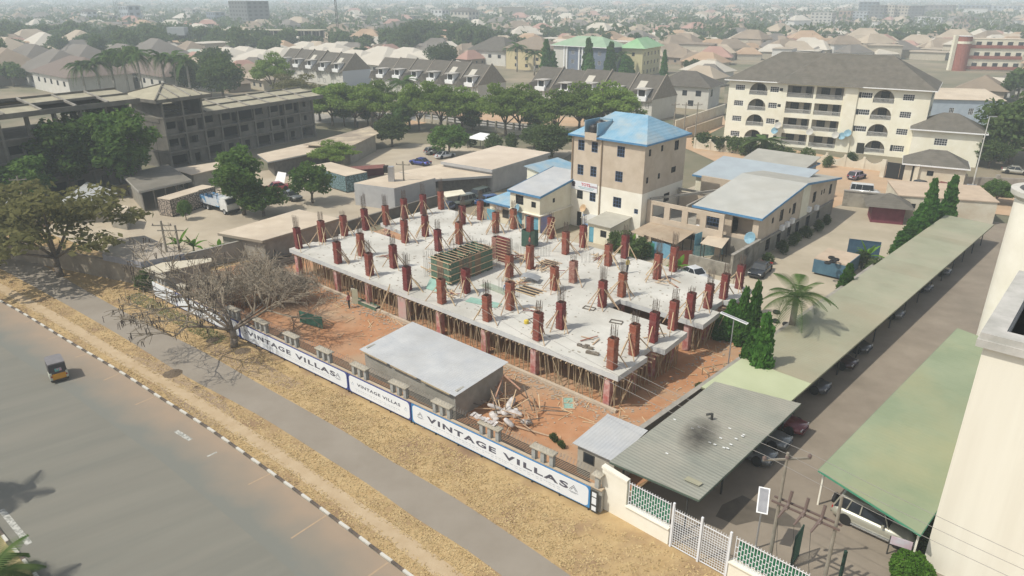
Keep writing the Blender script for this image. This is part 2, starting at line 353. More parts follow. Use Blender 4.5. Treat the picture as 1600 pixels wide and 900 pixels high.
# road markings: short cross ticks by the kerb and patches of worn paint
ROADW = mat('worn_road_paint', (.50,.49,.44), (.24,.24,.21), 5, .8, contrast=(.42,.6))
ROADF = mat('faded_tick_paint', (.42,.30,.19), (.36,.27,.18), 5, .8)
mk = place('road_marking', None); tag(mk, 'worn white paint marks on the asphalt', None, None, 'structure')
def mark(a, b, w, m):
    a, b = G(*a), G(*b); d = (b-a).normalized(); n = Vector((-d.y, d.x, 0))*w/2
    mb = MB(); mb._a([(q.x, q.y, .041) for q in (a-n, b-n, b+n, a+n)], [(0,1,2,3)]); part('painted_line', mb, m, mk)
for a, b in [((40,504),(54,499)),((75,530),(95,525)),((118,559),(140,552)),((162,595),(187,584)),((212,633),(240,621)),((388,758),(424,740)),((455,842),(510,806)),((572,904),(606,880))]: mark(a, b, .12, ROADF)
mark((275,674),(298,688), .35, ROADW); mark((324,714),(339,707), .16, ROADW); mark((2,797),(46,851), .34, ROADW)
# far kerb of the road with its planted island at the lower left
ISL = smooth([G(*p) for p in [(-60,740),(0,832),(30,868),(60,905),(130,1000)]], 6)
sheet('island', list(ISL) + [Vector((-26,10)), Vector((-60,20)), Vector((-50,40))], .045, mat('island_grass', (.30,.25,.12),(.36,.30,.16), 1, .95, .4), 'grassy island at the far kerb of the road')
kr2 = place('kerb', None); tag(kr2, 'black and white kerb round the grassy island', None, None, 'structure')
for i, (p, d) in enumerate(walk(ISL, .8)):
    place('kerb_stone', kw if i % 2 else kb, kr2, (p.x, p.y, 0.03), math.atan2(d.y, d.x), (.8,1,1))
# plots
WL = lambda u: S(u, -11.6)
sheet('site_ground', [S(-5.5,-9.8), S(50,-13.2), S(53,-6), S(50,27), S(46,31), S(-8,27), S(-8,3)], .035, SOIL, 'orange laterite soil of the building site')
sheet('yard', [G(160,395), G(230,440), G(405,398), G(530,357), G(700,300), G(860,262), G(900,235), G(640,225), G(440,262), G(180,310), G(60,360)], .06, PAVE, 'beige paved yard of the low sheds')
sheet('side_yard', [S(-7.6,16), S(-7.6,90), S(2,92), S(30,75), S(30,24), S(6,24), S(-.5,20)], .05, PAVEG, 'dusty grey concrete yard beside the long building')
sheet('driveway', [G(945,790), G(1230,930), G(1500,1100), G(1800,900), S(-26,80), S(-8,78), S(-8.2,0)], .055, DRIVE, 'brown paved driveway between the carports')
sheet('dirt_road', [G(1290,330,0), G(1080,236), G(1000,205), G(700,185), G(560,215), G(560,190), G(720,163), G(1070,205), G(1400,262), G(1640,300), G(1640,345), G(1340,310)], .065, REDR, 'reddish dirt road in front of the apartment block')
# ============================================================ the unfinished building (frame: local x = -u, y = v)
ub = thing('unfinished_building', 'unfinished concrete building, one pale slab studded with red column formwork', 'building', SO, YAW)
OUT = [(0,0),(0,4.2),(.7,4.25),(.8,6.1),(-.45,6.2),(-.2,10.4),(8.2,10.4),(8.2,12.7),(-.5,12.7),(-.35,16.2),(.7,16.2),(.7,19.0),(-.2,19.1),(-.2,23.5),(45,23.5),(45,13.3),(38,12.6),(37.6,10.4),(45.1,10.4),(45.1,6.9),(44.6,6.9),(44.6,3.3),(45,3.2),(45,0)]
slabm = MB(); slabm.prism([(-u, v) for u, v in OUT], 2.72, 3.2)
# upright edge boards and topping: the slab edge is its own colour
slab = part('slab', slabm, CONCL, ub)
eb = MB()
for i in range(len(OUT)):
    a, b = OUT[i], OUT[(i+1) % len(OUT)]
    ax, ay, bx, by = -a[0], a[1], -b[0], b[1]; d = Vector((bx-ax, by-ay)); 
    if d.length < .3: continue
    d.normalize(); nn = Vector((-d.y, d.x))*.012
    # outward side
    mx_, my_ = (ax+bx)/2, (ay+by)/2
    eb._a([(ax+s*nn.x, ay+s*nn.y, z) for s in (1,) for z in (2.73, 3.19)] + [(bx+nn.x, by+nn.y, z) for z in (3.19, 2.73)], [(0,1,2,3)])
    eb._a([(ax-nn.x, ay-nn.y, z) for z in (2.73, 3.19)] + [(bx-nn.x, by-nn.y, z) for z in (3.19, 2.73)], [(0,1,2,3)])
part('edge_beam', eb, CONCE, slab)
# dark tone painted for the shade in the slab openings
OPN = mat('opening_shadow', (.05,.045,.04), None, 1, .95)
GU = [1.05, 8.5, 14.4, 20.05, 25, 31.2, 36.75, 44.2]; GV = [.75, 3.95, 7.0, 10.2, 13.3, 16.4, 19.6, 22.8]
SH = [(1,0),(1,1),(1,2),(1,3),(1,4),(1,5),(1,6),(1,7)]
cols = [(44.2,.8),(44.2,4.0),(44.1,7.1),(44,10.2),(43.8,13.3),(44.1,16.6),(43.8,19.6),(43.8,22.8),(36.7,.8),(36.8,4),(36.6,10.2),(36.6,13.4),(36.8,19.9),(36.4,22.8),(31.2,.8),(31.1,3.9),(31.5,10.8),(31.5,14.1),(31.2,20.1),(30.6,22.7),(25.2,.75),(25,13.4),(24.7,22.8),(20.3,.75),(20.4,4.1),(20,10),(20,13.3),(20,19.5),(19.9,22.7),(14.4,.75),(14.5,3.9),(14.4,10.4),(14.2,13.2),(14.3,19.6),(14.3,22.8),(8.6,.75),(8.5,3.8),(8.5,10.1),(8.5,13.35),(8.3,19.6),(8.2,22.7),(1.1,.75),(1.05,3.8),(1.1,6.85),(1.1,10.1),(1.15,13.2),(.95,16.3),(.9,19.4),(.9,22.8)]
def formwork(kind):
    mb = MB(); a = .31; H = 2.62 if kind != 2 else 2.5; t = .03
    mb.box(-a,a,-a,-a+t,.02,H); mb.box(-a,a,a-t,a,.02,H); mb.box(-a,-a+t,-a+t,a-t,.02,H); mb.box(a-t,a,-a+t,a-t,.02,H)
    nb = {0: 9, 1: 6, 2: 12}[kind]
    for k in range(nb):                # battens round the box
        z = .16 + k*(H-.3)/(nb-1); e = a+.028; hh = .022 if kind != 2 else .035
        mb.box(-e-.03,e+.03,-e,-a-.001,z-hh,z+hh); mb.box(-e-.03,e+.03,a+.001,e,z-hh,z+hh); mb.box(-e,-a-.001,-a,a,z-hh,z+hh); mb.box(a+.001,e,-a,a,z-hh,z+hh)
    return mb
FW = [formwork(k) .mesh('column_formwork', RED) for k in range(2)] + [formwork(2).mesh('column_formwork', mat('pinkish_formwork', (.24,.075,.055),(.42,.26,.20), 3, .8))]
def rebars(h, n, seed, r=.018, sp=.21):
    mb = MB(); q = random.Random(seed)
    pts = []
    for i in range(n):
        t = i/n*4; e = t % 1; s = sp
        x, y = [(-s+2*s*e, -s), (s, -s+2*s*e), (s-2*s*e, s), (-s, s-2*s*e)][int(t)]
        pts.append((x, y))
    for x, y in pts:
        j = q.uniform(-.06,.06); k = q.uniform(-.06,.06); hh = h*q.uniform(.8,1.08)
        mb.tube((x,y,2.3),(x*1.05+j,y*1.05+k,2.62+hh), r, n=3)
    for z in (2.9, 3.25): 
        if z < 2.62+h*.7: mb.path([(-sp,-sp,z),(sp,-sp,z),(sp,sp,z),(-sp,sp,z),(-sp,-sp,z)], .010, 3)
    return mb
RB = [rebars(1.5, 14, 1), rebars(1.15, 12, 2), rebars(1.8, 14, 3), rebars(.6, 9, 4)]
RB = [r.mesh('rebar_cage', STEEL) for r in RB]
def brace(dx, dy, z, L):
    return MB().beam((dx*.36, dy*.36, z), (dx*L, dy*L, .03), .065, .085)
BR = {}
def brm(dx, dy, z, L):
    k = (dx, dy, z, L)
    if k not in BR: BR[k] = brace(*k).mesh('brace', TIMB)
    return BR[k]
BX = [MB().beam((.37,-.32,1.9),(1.0,.75,.03),.06,.08).mesh('brace', TIMB), MB().beam((.37,.32,1.75),(.95,-.8,.03),.06,.08).mesh('brace', TIMB)]
for i, (u, v) in enumerate(cols):
    kind = 2 if (u, v) in ((14.2,13.2),(25,13.4),(44.2,7.1)) else (0 if rnd.random() < .55 else 1)
    c = place('column_formwork', FW[kind], ub, (-u, v, 3.2), (R(rnd.uniform(-1.2,1.2)), R(rnd.uniform(-1.2,1.2)), R(rnd.uniform(-3, 3))))
    c.scale = (1, 1, rnd.uniform(.92, 1.06))
    place('rebar_cage', RB[rnd.choice([0,0,1,1,2,3])], c)
    opts = [(1,0),(-1,0),(0,-1),(0,1)]; rnd.shuffle(opts)
    n = rnd.choice([3,4,4])
    for dx, dy in opts[:n]:
        # keep feet on the slab
        L = rnd.choice([1.25, 1.45, 1.7]); fx, fy = -u+dx*L, v+dy*L
        if fx > .0 or fy < .1 or fx < -44.9 or fy > 23.3: continue
        if rnd.random() < .55: place('brace', BX[rnd.choice([0,1])], c, (0,0,0), [0, math.pi, -math.pi/2, math.pi/2][[(1,0),(-1,0),(0,-1),(0,1)].index((dx,dy))])
        b = place('brace', brm(dx, dy, rnd.choice([1.5, 1.7, 1.9]), L), c, (0,0,0), R(rnd.choice([-24,-12,10,22])))
# lower storey: columns
lc = MB().box(-.28,.28,-.28,.28,0,2.715).mesh('column', REDP); lw = MB().box(-.6,.6,-.3,.3,0,2.715).mesh('column', mat('half_stripped_column', (.50,.30,.27),(.42,.38,.33), .8, .9, stain=(.35,.10,.08), stsc=.6, sta=.6))
for (u, v) in cols:
    me = lw if (u, v) in ((25.2,.75),(44.2,.8)) and u < 30 else lc
    place('column', me, ub, (-u - (.35 if me is lw else 0), v-.3 if v < 1 else v, 0))
# props
pm = [MB().tube((0,0,0),(.0,.0,1),.042,.034,5).mesh('prop', TIMBD) for _ in range(1)][0]
np_ = 0; PR = random.Random(3)
def prop(u, v, tu=None, tv=None, par=ub, nm='prop'):
    a = Vector((-u, v, .02)); b = Vector((-u + (PR.gauss(0,.40) if tu is None else tu), min(max(v+PR.gauss(0,.16),.12),23.3), 2.72))
    d = b-a; o = place(nm, pm, par, a); o.rotation_mode = 'QUATERNION'; o.rotation_quaternion = d.to_track_quat('Z','Y'); o.scale = (1,1,d.length)
k = 0; u = .25
while u < 44.8 and np_ < 205:
    for r_ in (0, 1):
        v = .22 + r_*.75 + PR.uniform(-.1,.12)
        prop(u + PR.uniform(-.15,.15) + r_*.2, v); np_ += 1
    u += .5
v = .4
while v < 22.8 and np_ < 285:
    if not 10.3 < v < 12.8:
        prop(.35+PR.uniform(-.1,.2), v); np_ += 1
        if PR.random() < .7: prop(1.0+PR.uniform(-.1,.2), v+.15); np_ += 1
    v += .42
pmass = MB(); 
for u_ in np.arange(1.6, 44.5, .95):
    for v_ in np.arange(1.9, 12.0, 1.05):
        a = (-u_+PR.uniform(-.3,.3), v_+PR.uniform(-.3,.3), .02); pmass.tube(a, (a[0]+PR.gauss(0,.15), a[1]+PR.gauss(0,.15), 2.72), .045, n=4, cap=False)
part('prop_mass', pmass, TIMBD, ub, kind='stuff')
# joists under the slab edge with their ends sticking out
ji = MB().box(-.03,.03,-.22,.5,2.60,2.70).mesh('joist', TIMB)
for i in range(70): place('joist', ji, ub, (-.4-i*.635+PR.uniform(-.12,.12), PR.uniform(-.02,.1), PR.uniform(-.02,.012)), PR.uniform(-.05,.05))
jr = MB().box(-.5,.22,-.03,.03,2.60,2.70).mesh('joist', TIMB)
for i in range(34): 
    y = .5+i*.67
    if not 10.2 < y < 12.8: place('joist', jr, ub, (PR.uniform(-.1,.02), y, PR.uniform(-.02,.012)), PR.uniform(-.05,.05))
# ground beam along the front
part('ground_beam', MB().box(-45,0.1,-.25,.05,0,.28), mat('plinth_concrete', (.44,.36,.27),(.52,.44,.34), 1, .95), ub)
# green stair-shaft formwork
X0, X1, Y0, Y1 = -25.6, -22.9, 4.3, 10.6
gs = place('shaft_formwork', None, ub, (0,0,3.2)); gs['label'] = 'green boarded box of stair-shaft formwork on the slab'
gp = MB().box(-.22,.22,-.02,.02,0,2.45)
gpm = [gp.mesh('board', GREENF), gp.mesh('board', mat('pale_edge_green_board', (.13,.26,.17),(.20,.34,.24), 1.6, .75)), gp.mesh('board', mat('brown_formwork_board', (.16,.12,.08),(.24,.17,.11), 1.6, .8))]
def gside(a, b):
    d = Vector(b)-Vector(a); n = max(1, round(d.length/.46)); st = d/n; an = math.atan2(d.y, d.x)
    for i in range(n):
        p = Vector(a)+st*(i+.5); place('board', gpm[rnd.choice([0,0,0,1,0,2])], gs, (p.x, p.y, rnd.uniform(0,.12)), an, (st.length/.46, 1, rnd.uniform(.93,1.04)))
gside((X1,Y0,0),(X0,Y0,0)); gside((X1,Y0,0),(X1,Y1,0)); gside((X0,Y0,0),(X0,Y1,0)); gside((X0,Y1,0),(X1,Y1,0))
gside((X0+.45,Y0+.4,0),(X0+.45,Y1-.3,0)); gside((X1-.45,Y0+.4,0),(X1-.45,Y1-.3,0)); gside((X0+.3,7.4,0),(X1-.3,7.4,0))
for z in (.35, 1.05, 1.75, 2.35):
    for a, b in (((X1+.06,Y0-.3,z),(X1+.06,Y1+.4,z+.03)), ((X0-.3,Y0-.06,z),(X1+.3,Y0-.06,z-.02))):
        part('waler', MB().beam(a, b, .06, .08), TIMB, gs)
for i in range(11):
    y = Y0+.2+i*.6
    part('cross_batten', MB().beam((X0-.1,y,2.5),(X1+.12,y+rnd.uniform(-.15,.15),2.53), .06, .05), TIMB, gs)
# second, smaller green box with a red column standing in it
gs2 = place('shaft_formwork', None, ub, (0,0,3.2)); gs2['label'] = 'small dark green formwork box round a red column'
gp2 = MB().box(-.33,.33,-.025,.025,0,1.9); g2m = [gp2.mesh('board', GREENF), gp2.mesh('board', mat('dark_green_board', (.03,.07,.05),(.05,.10,.07), 2, .7))]
cx, cy = -24.9, 19.1
for (dx, dy, an) in ((-.33,-.7,0),(.33,-.7,0),(-.33,.7,0),(.33,.7,0),(.7,-.33,90),(.7,.33,90),(-.7,-.33,90),(-.7,.33,90)):
    place('board', g2m[rnd.choice([0,1])], gs2, (cx+dx, cy+dy, 0), R(an), (1,1,rnd.uniform(.95,1.05)))
c = place('column_formwork', FW[0], gs2, (cx, cy, .9))
# red stacked panel formwork beside the shaft
rs = place('wall_formwork', None, ub, (-23.4, 12.9, 3.2)); rs['label'] = 'tall red boarded wall form with timber walers'
part('board', MB().box(-.9,.9,-.04,.04,0,2.9), RED, rs)
for k in range(8): part('waler', MB().box(-1.0,1.0,-.11,-.045,.2+k*.34,.26+k*.34), TIMB, rs)
# starter bars standing from the slab behind the shaft
def starters(x0, y0, x1, y1, n, h, seed):
    q = random.Random(seed); mb = MB()
    for i in range(n):
        t = i/(n-1); x = x0+(x1-x0)*t; y = y0+(y1-y0)*t
        mb.tube((x,y,3.18),(x+q.uniform(-.07,.07),y+q.uniform(-.07,.07),3.2+h*q.uniform(.8,1.1)), .013, n=3)
        mb.tube((x,y+.18,3.18),(x+q.uniform(-.07,.07),y+.18+q.uniform(-.07,.07),3.2+h*q.uniform(.8,1.1)), .013, n=3)
    return mb
for a in ((-26.6,4.2,-26.6,10.8,26,2.9,1),(-26.6,11.2,-22.5,11.2,22,2.6,2),(-26.8,12.5,-20.8,17.5,26,1.5,3),(-18,6.2,-15.5,6.2,9,1.6,4),(-17,18.4,-15,20,7,1.3,5),(-3.4,13.7,-3.4,15.2,8,.9,6)):
    part('starter_bars', starters(*a), STEEL, ub)
# dark sheets painted as the shade of slab openings, timber laid over them
for x0, x1, y0, y1 in ((-17.4,-14.9,7.6,9.3),(-20.5,-18.6,15.2,16.6)):
    mb = MB(); mb.box(x0,x1,y0,y1,3.2,3.204); o = part('slab_opening_shade', mb, OPN, ub)
    for k in range(4): part('edge_board', MB().beam((x0-.2,y0+(y1-y0)*k/3,3.24),(x1+.3,y0+(y1-y0)*k/3+.1,3.26),.1,.05), TIMB, o)
# loose boards, frames and heaps lying on the slab
def on_slab(name, mb, m, label, cat, u, v, rz=0, group=None, z=3.2):
    p = S(u, v, z); return single(name, mb, m, label, cat, p, YAW+rz, group)
on_slab('formwork_board', MB().box(-1.7,1.7,-.55,.55,.02,.06), GREENL, 'pale green board lying flat on the slab near its front edge', 'board', 17.4, 3.4, .25)
on_slab('formwork_board', MB().beam((-1.1,0,.02),(1.1,.0,.02),.05,.05).slabq([(-1.1,0,.9),(1.1,0,.9),(1.1,-.75,.06),(-1.1,-.75,.06)],.04), GREENL, 'pale green board leaning by the corner of the green box', 'board', 23.1, 3.0, .1)
on_slab('plank_stack', MB().box(-1.8,1.8,-.35,.35,.02,.2).box(-1.6,1.7,-.3,.4,.2,.28), mat('grey_green_planks', (.28,.33,.26),(.38,.41,.33), 3,.9), 'low stack of grey green planks in the middle of the slab', 'planks', 18.6, 6.5, -.05)
sh = MB(); 
for i in range(8):
    a0, a1 = i/8*2.4-.9, (i+1)/8*2.4-.9
    sh.slabq([(a0*.8,-.6,.35*math.cos(a0)+.35),(a1*.8,-.6,.35*math.cos(a1)+.35),(a1*.8,.7,.35*math.cos(a1)+.35),(a0*.8,.7,.35*math.cos(a0)+.35)], .02)
on_slab('bent_sheet', sh, mat('dull_grey_sheet', (.26,.27,.28),(.32,.33,.33), 2,.5), 'bent grey metal sheet lying beside the dark slab opening', 'metal sheet', 17.8, 10.4, .4)
def frame(n=2, L=1.1, W=.6):
    mb = MB()
    for x in (0, L): mb.beam((x,0,.05),(x,W,.05),.06,.06)
    for y in (0, W): mb.beam((0,y,.08),(L,y,.08),.06,.06)
    return mb
DK = mat('dark_wet_timber', (.12,.10,.08),(.2,.17,.13), 3,.9)
for lab, u, v, r in (('small dark timber frame on the slab towards its front corner', 6.0, 7.6, .3), ('small dark timber frame lying left of the two front formworks', 11.8, 3.3, -.4), ('small timber frame on the slab behind the front row of columns', 9.6, 8.5, .2)):
    on_slab('loose_timber_frame', frame(), DK, lab, 'timber frame', u, v, r)  # open rectangular frames of dark timber
on_slab('block_pile', MB().box(0,.45,0,.2,.02,.22).box(.5,.95,.02,.22,.02,.22).box(.1,.5,.3,.5,.02,.2).box(-.5,-.1,.1,.3,.02,.22), DK, 'few dark blocks on the slab behind the front corner', 'blocks', 4.9, 2.0, .2)
on_slab('block_pile', MB().box(0,1.1,0,.3,.02,.2), DK, 'single dark beam mould on the slab by the front corner', 'beam mould', 4.1, 1.4, .25)
on_slab('water_can', MB().lathe([(0,.02),(.22,.02),(.22,.3),(.1,.38),(0,.38)], 8), mat('yellow_plastic', (.6,.45,.05), None, 1,.5), 'small yellow can on the slab among the front columns', 'can', 11.4, 2.6)
q = random.Random(11); heapi = 0
for (u, v, n, Ls, lab) in ((21.5,2.9,9,1.4,'scatter of short planks on the slab behind the front edge'),(13.6,5.2,6,1.2,'few short planks beside the middle columns of the slab'),(27.2,6.3,10,1.6,'heap of planks on the slab left of the green box'),(22.6,15.3,16,1.9,'tangled heap of timber behind the green box'),(19.0,14.4,14,1.7,'loose planks strewn between the two green boxes'),(18.3,8.8,12,1.8,'planks lying around the dark slab opening'),(6.6,19.6,7,2.2,'reddish planks lying near the back edge of the slab'),(41.6,11.5,14,2.0,'bright timber packed in the gap at the left end of the slab'),(34.4,5.6,6,1.4,'few planks on the slab at its left part'),(16.2,21.2,8,1.6,'planks near the back edge before the small cream house'),(5.5,3.2,3,2.2,'long thin plank on the slab near the front corner'),(1.7,8.4,4,1.2,'short planks at the right edge of the slab')):
    root = thing('plank_heap', lab, 'planks', S(u, v, 3.21 if heapi != 7 else 2.9), YAW)
    for k in range(n):
        a = q.uniform(0, math.pi); L = Ls*q.uniform(.5,1.1); x, y = q.gauss(0,.7), q.gauss(0,.5); z = .03+k*.018
        part('plank', MB().beam((x-math.cos(a)*L/2,y-math.sin(a)*L/2,z),(x+math.cos(a)*L/2,y+math.sin(a)*L/2,z+q.uniform(0,.12)),.11,.035), TIMB if q.random()<.75 else RED, root)
    heapi += 1
def ladder(name, a, b, w, label, m=TIMB):
    a, b = Vector(a), Vector(b); t = thing(name, label, 'ladder', a); d = b-a; s = Vector((d.y, -d.x, 0)); s = s.normalized()*w/2 if s.length > .01 else Vector((w/2,0,0))
    for k in (-1, 1): part('stile', MB().beam(s*k, d+s*k, .05,.09), m, t)
    n = int(d.length/.38)
    for i in range(1, n): part('rung', MB().beam(d*(i/n)-s, d*(i/n)+s, .04,.05), m, t)
ladder('ladder', S(27.9,-1.2,.03), S(26.9,.0-.08,3.5), .5, 'timber ladder leaning on the slab front beside a column')
ladder('ladder', S(24.3,21.2,3.22), S(23.9,22.3,5.9), .65, 'timber ladder standing on the slab at a back column')
# ============================================================ hoarding, front wall
HA = G(926,795); HB = G(376,526)
hd = (HB-HA); hlen = hd.length; hd.normalize(); HANG = math.atan2(-hd.y, -hd.x)     # local x runs from far left to near right
hn_ = Vector((hd.y, -hd.x, 0)); 
if hn_.dot(Vector((-1,-1,0))) < 0: hn_ = -hn_                                        # towards the road
def HP(s, off=0, z=0): return HA + hd*s + hn_*off + Vector((0,0,z))                   # s metres from the near end
BLUP = mat('blue_print_edge', (.04,.17,.38), (.05,.24,.50), .8, .5)
NAVP = mat('navy_print_edge', (.035,.05,.20), (.05,.08,.28), .8, .5)
HWH = mat('hoarding_white_print', (.70,.73,.75), (.76,.78,.79), .5, .45)
INK = mat('charcoal_print', (.07,.07,.09), (.10,.10,.13), 1, .5); INKL = mat('pale_grey_print', (.42,.45,.48), None, 1, .5)
def text(body, size, parent, loc, width=None, m=INK, bold=.012, sp=1.):
    cu = bpy.data.curves.new('lettering', 'FONT'); cu.body = body; cu.size = size; cu.extrude = .004; cu.offset = bold; cu.space_character = sp; cu.align_x = 'CENTER'; cu.align_y = 'CENTER'
    cu.resolution_u = 3; o = bpy.data.objects.new('lettering', cu); COL.objects.link(o)
    me = bpy.data.meshes.new_from_object(o); bpy.data.objects.remove(o); me.materials.clear(); me.materials.append(m)
    xs = [v.co.x for v in me.vertices]; k = 1 if width is None else width/(max(xs)-min(xs))
    o = place('lettering', me, parent, loc, (R(90),0,0), (k,1,1)); return o
def rrect(mb, x0, x1, z0, z1, r, y0, y1):
    pts = []
    for cx, cz, a0 in ((x1-r,z1-r,0),(x0+r,z1-r,90),(x0+r,z0+r,180),(x1-r,z0+r,270)):
        for k in range(5): a = R(a0+k*22.5); pts.append((cx+r*math.cos(a), cz+r*math.sin(a)))
    n = len(pts); mb._a([(p[0],y0,p[1]) for p in pts]+[(p[0],y1,p[1]) for p in pts], [tuple(range(n)), tuple(range(n,2*n))[::-1]]+[(i,n+i,n+(i+1)%n,(i+1)%n) for i in range(n)])
    return mb
def crest(mb, cx, cz, s, y):            # little roof-like emblem: two nested chevrons and a base line
    for k, (w_, h_) in enumerate(((1,.62),(.66,.42))):
        z0 = cz-.25*s+.0*k
        for sg in (-1,1):
            mb.beam((cx,y,cz+(.5-.22*k)*s),(cx+sg*w_*.5*s,y,cz+(.5-.22*k-h_)*s),.012,.05*s)
    mb.beam((cx-.6*s,y,cz-.32*s),(cx+.6*s,y,cz-.32*s),.012,.035*s); mb.beam((cx-.35*s,y,cz-.42*s),(cx+.35*s,y,cz-.42*s),.012,.03*s)
def hoarding(s0, s1, label, big, edge, logoL=True, logoR=True):
    L = s1-s0; H0, H1 = .28, 1.86
    t = thing('advertising_hoarding', label, 'hoarding', HP(s1, .34), HANG, 'hoarding boards along the building site wall')
    part('board', MB().box(0.02, L-.02, -.03, .03, H0, H1), edge, t)
    f = MB(); rrect(f, .14, L-.14, H0+.06, H1-.06, .28, -.037, -.031); part('print_panel', f, HWH, t)
    for k in range(int(L/2)+1): part('post', MB().box(.1+k*(L-.3)/int(L/2), .2+k*(L-.3)/int(L/2), .031, .1, 0, H1-.05), IRON, t)
    lx = L/2
    if big:
        c1, c2, w1, w2 = big
        if c1: text('VINTAGE', .6, t, (s1-c1, -.042, 1.16), w1, INK, .02, 1.22)
        text('VILLAS', .6, t, (s1-c2, -.042, 1.16), w2, INK, .02, 1.22)
    else: text('VINTAGE VILLAS', .36, t, (L*.5, -.042, 1.2), 5.0, INK, .007, 1.15)
    cr = MB(); 
    if logoL: crest(cr, .95 if big else .55, 1.15, .55 if big else .3, -.04)
    if logoR: crest(cr, L-1.25 if big else L-.55, 1.12, .62 if big else .32, -.04)
    if cr.v: part('emblem', cr, INK if big else INKL, t)
    fp = MB(); q = random.Random(int(s0*10)); x = L*.12
    while x < L*.84:                      # rows of small print too fine to read
        w_ = q.uniform(.08,.3)
        fp.box(x, x+w_, -.041, -.038, .74, .78)
        if q.random() < .7: fp.box(x+.03, x+w_, -.041, -.038, .60, .635)
        x += w_+q.uniform(.05,.12)
    part('small_print', fp, INKL, t); return t
hoarding(0.0, 15.9, 'nearest hoarding with big VINTAGE VILLAS lettering in a blue border', (10.9,4.3,6.6,5.36), BLUP)
hoarding(15.95, 23.2, 'short hoarding with small VINTAGE VILLAS lettering between the two large ones', False, NAVP)
hoarding(23.25, 38.9, 'large VINTAGE VILLAS hoarding left of the short one', (34.2,27.5,6.6,5.4), NAVP)
hoarding(38.95, 50.6, 'hoarding half hidden by the bare tree, ending in VILLAS', (None,43.2,6,5.8), NAVP, False, False)
hoarding(50.65, 55.4, 'white hoarding at the far left end by the bare tree', False, HWH, False, False)
# code boards at the near end (the codes themselves are left blank)
t = thing('notice_board', 'narrow black notice board with white squares at the near end of the hoarding', 'notice board', HP(0,.34), HANG)
part('board', MB().box(.04,.55,-.03,.03,.15,1.75), IRON, t)
for z in (.25,.72,1.3): part('white_patch', MB().box(.12,.44,-.036,-.031,z,z+(.32 if z!=.72 else .5)), HWH, t)
# wall with capped piers, steel slats and coils of wire
WT = mat('wall_coping', (.46,.36,.25),(.54,.44,.32), 1.5,.95); PCAP = mat('pier_cap_concrete', (.40,.36,.28),(.50,.45,.36), 1.6,.95,.2, stain=(.28,.26,.20), stsc=1, sta=.6)
PBL = mat('pier_block', (.33,.33,.30),(.42,.41,.37), 2,.95,.2)
fw = thing('site_wall', 'low block wall with capped piers and dark slats behind the hoarding', 'wall', HP(55.5, 0), HANG)
wl = 55.5+.6
part('wall_base', MB().box(0, wl, 0, .22, 0, 1.62), PBL, fw); part('coping', MB().box(0, wl, -.06, .30, 1.62, 1.70), WT, fw)
cap = MB(); cap.slabq([(-.95,-.14,.98),(.95,-.14,.98),(.95,.44,.98),(-.95,.44,.98)], .09).mesh
capm = cap.mesh('pier_cap', PCAP); pierm = MB().box(-.14,.14,-.02,.30,0,.89).mesh('pier', PBL)
slat = MB().box(0,2.62,.12,.16,0,.045).mesh('slat', IRON)
PX = []
x = wl-.25-4.35
while x > 1: PX.append(x); x -= 4.55
for x in PX:
    for dx in (-.72, 0, .72): place('pier', pierm, fw, (x+dx, 0, 1.70))
    place('pier_cap', capm, fw, (x, 0, 1.70), R(rnd.uniform(-1,1)))
    for k in range(6): place('slat', slat, fw, (x-.96-2.63, .0, 1.80+k*.125))
for k in range(6): place('slat', slat, fw, (wl-.25-4.35+.97, .0, 1.80+k*.125))
place('pier', pierm, fw, (wl-.4, 0, 1.70)); part('pier_cap', MB().box(wl-.75,wl-.08,-.14,.44,2.59,2.68), PCAP, fw)
co = MB(); pts = []
for i in range(int(wl/.26*10)):
    a = i/10*2*math.pi; pts.append((i/10*.26, .14+.20*math.cos(a), 2.74+.20*math.sin(a)*(1)+.02*math.sin(i*.37)))
co.path(pts, .011, 3)
part('razor_wire', co, mat('dull_wire', (.35,.33,.30), None, 1,.5, metal=.5), fw, kind='stuff')
# ============================================================ near things: sheds, neighbour's wall, carports, tall buildings
def LF(p, a):                          # angle helper: unit vectors of a frame turned by a
    return Vector((math.cos(a), math.sin(a), 0)), Vector((-math.sin(a), math.cos(a), 0))
# ---- grey roofed site store
P0 = G(711,620,2.3); P1 = G(780,568,2.7); P2 = G(555,547.5,2.3)
st = thing('site_store', 'long site store of grey blocks under a pale grey tin roof behind the hoarding', 'shed', (P0.x, P0.y, 0), YAW)
W_, D_ = 11.6, 6.0
bl = MB(); bl.box(-W_+.3,-.3,.3,.5,0,2.2).box(-.5,-.3,.5,D_-.3,0,2.45).box(-W_+.3,-W_+.5,.5,D_-.3,0,2.45).box(-W_+.5,-.5,D_-.5,D_-.3,0,2.6)
part('wall', bl, BLOCK, st)
for i in range(8):
    x0 = -W_+i*W_/8; part('roof_sheet', MB().slabq([(x0,0,2.34+.003*(i%2)),(x0+W_/8+.02,0,2.34+.003*(i%2)),(x0+W_/8+.02,D_,2.82+.003*(i%2)),(x0,D_,2.82+.003*(i%2))], .035), TINL, st)
for x in (-9.5,-5.9,-2.2): part('fascia_board', MB().box(x-1.6,x+1.6,-.02,.0,2.2,2.32), TIMBD, st)
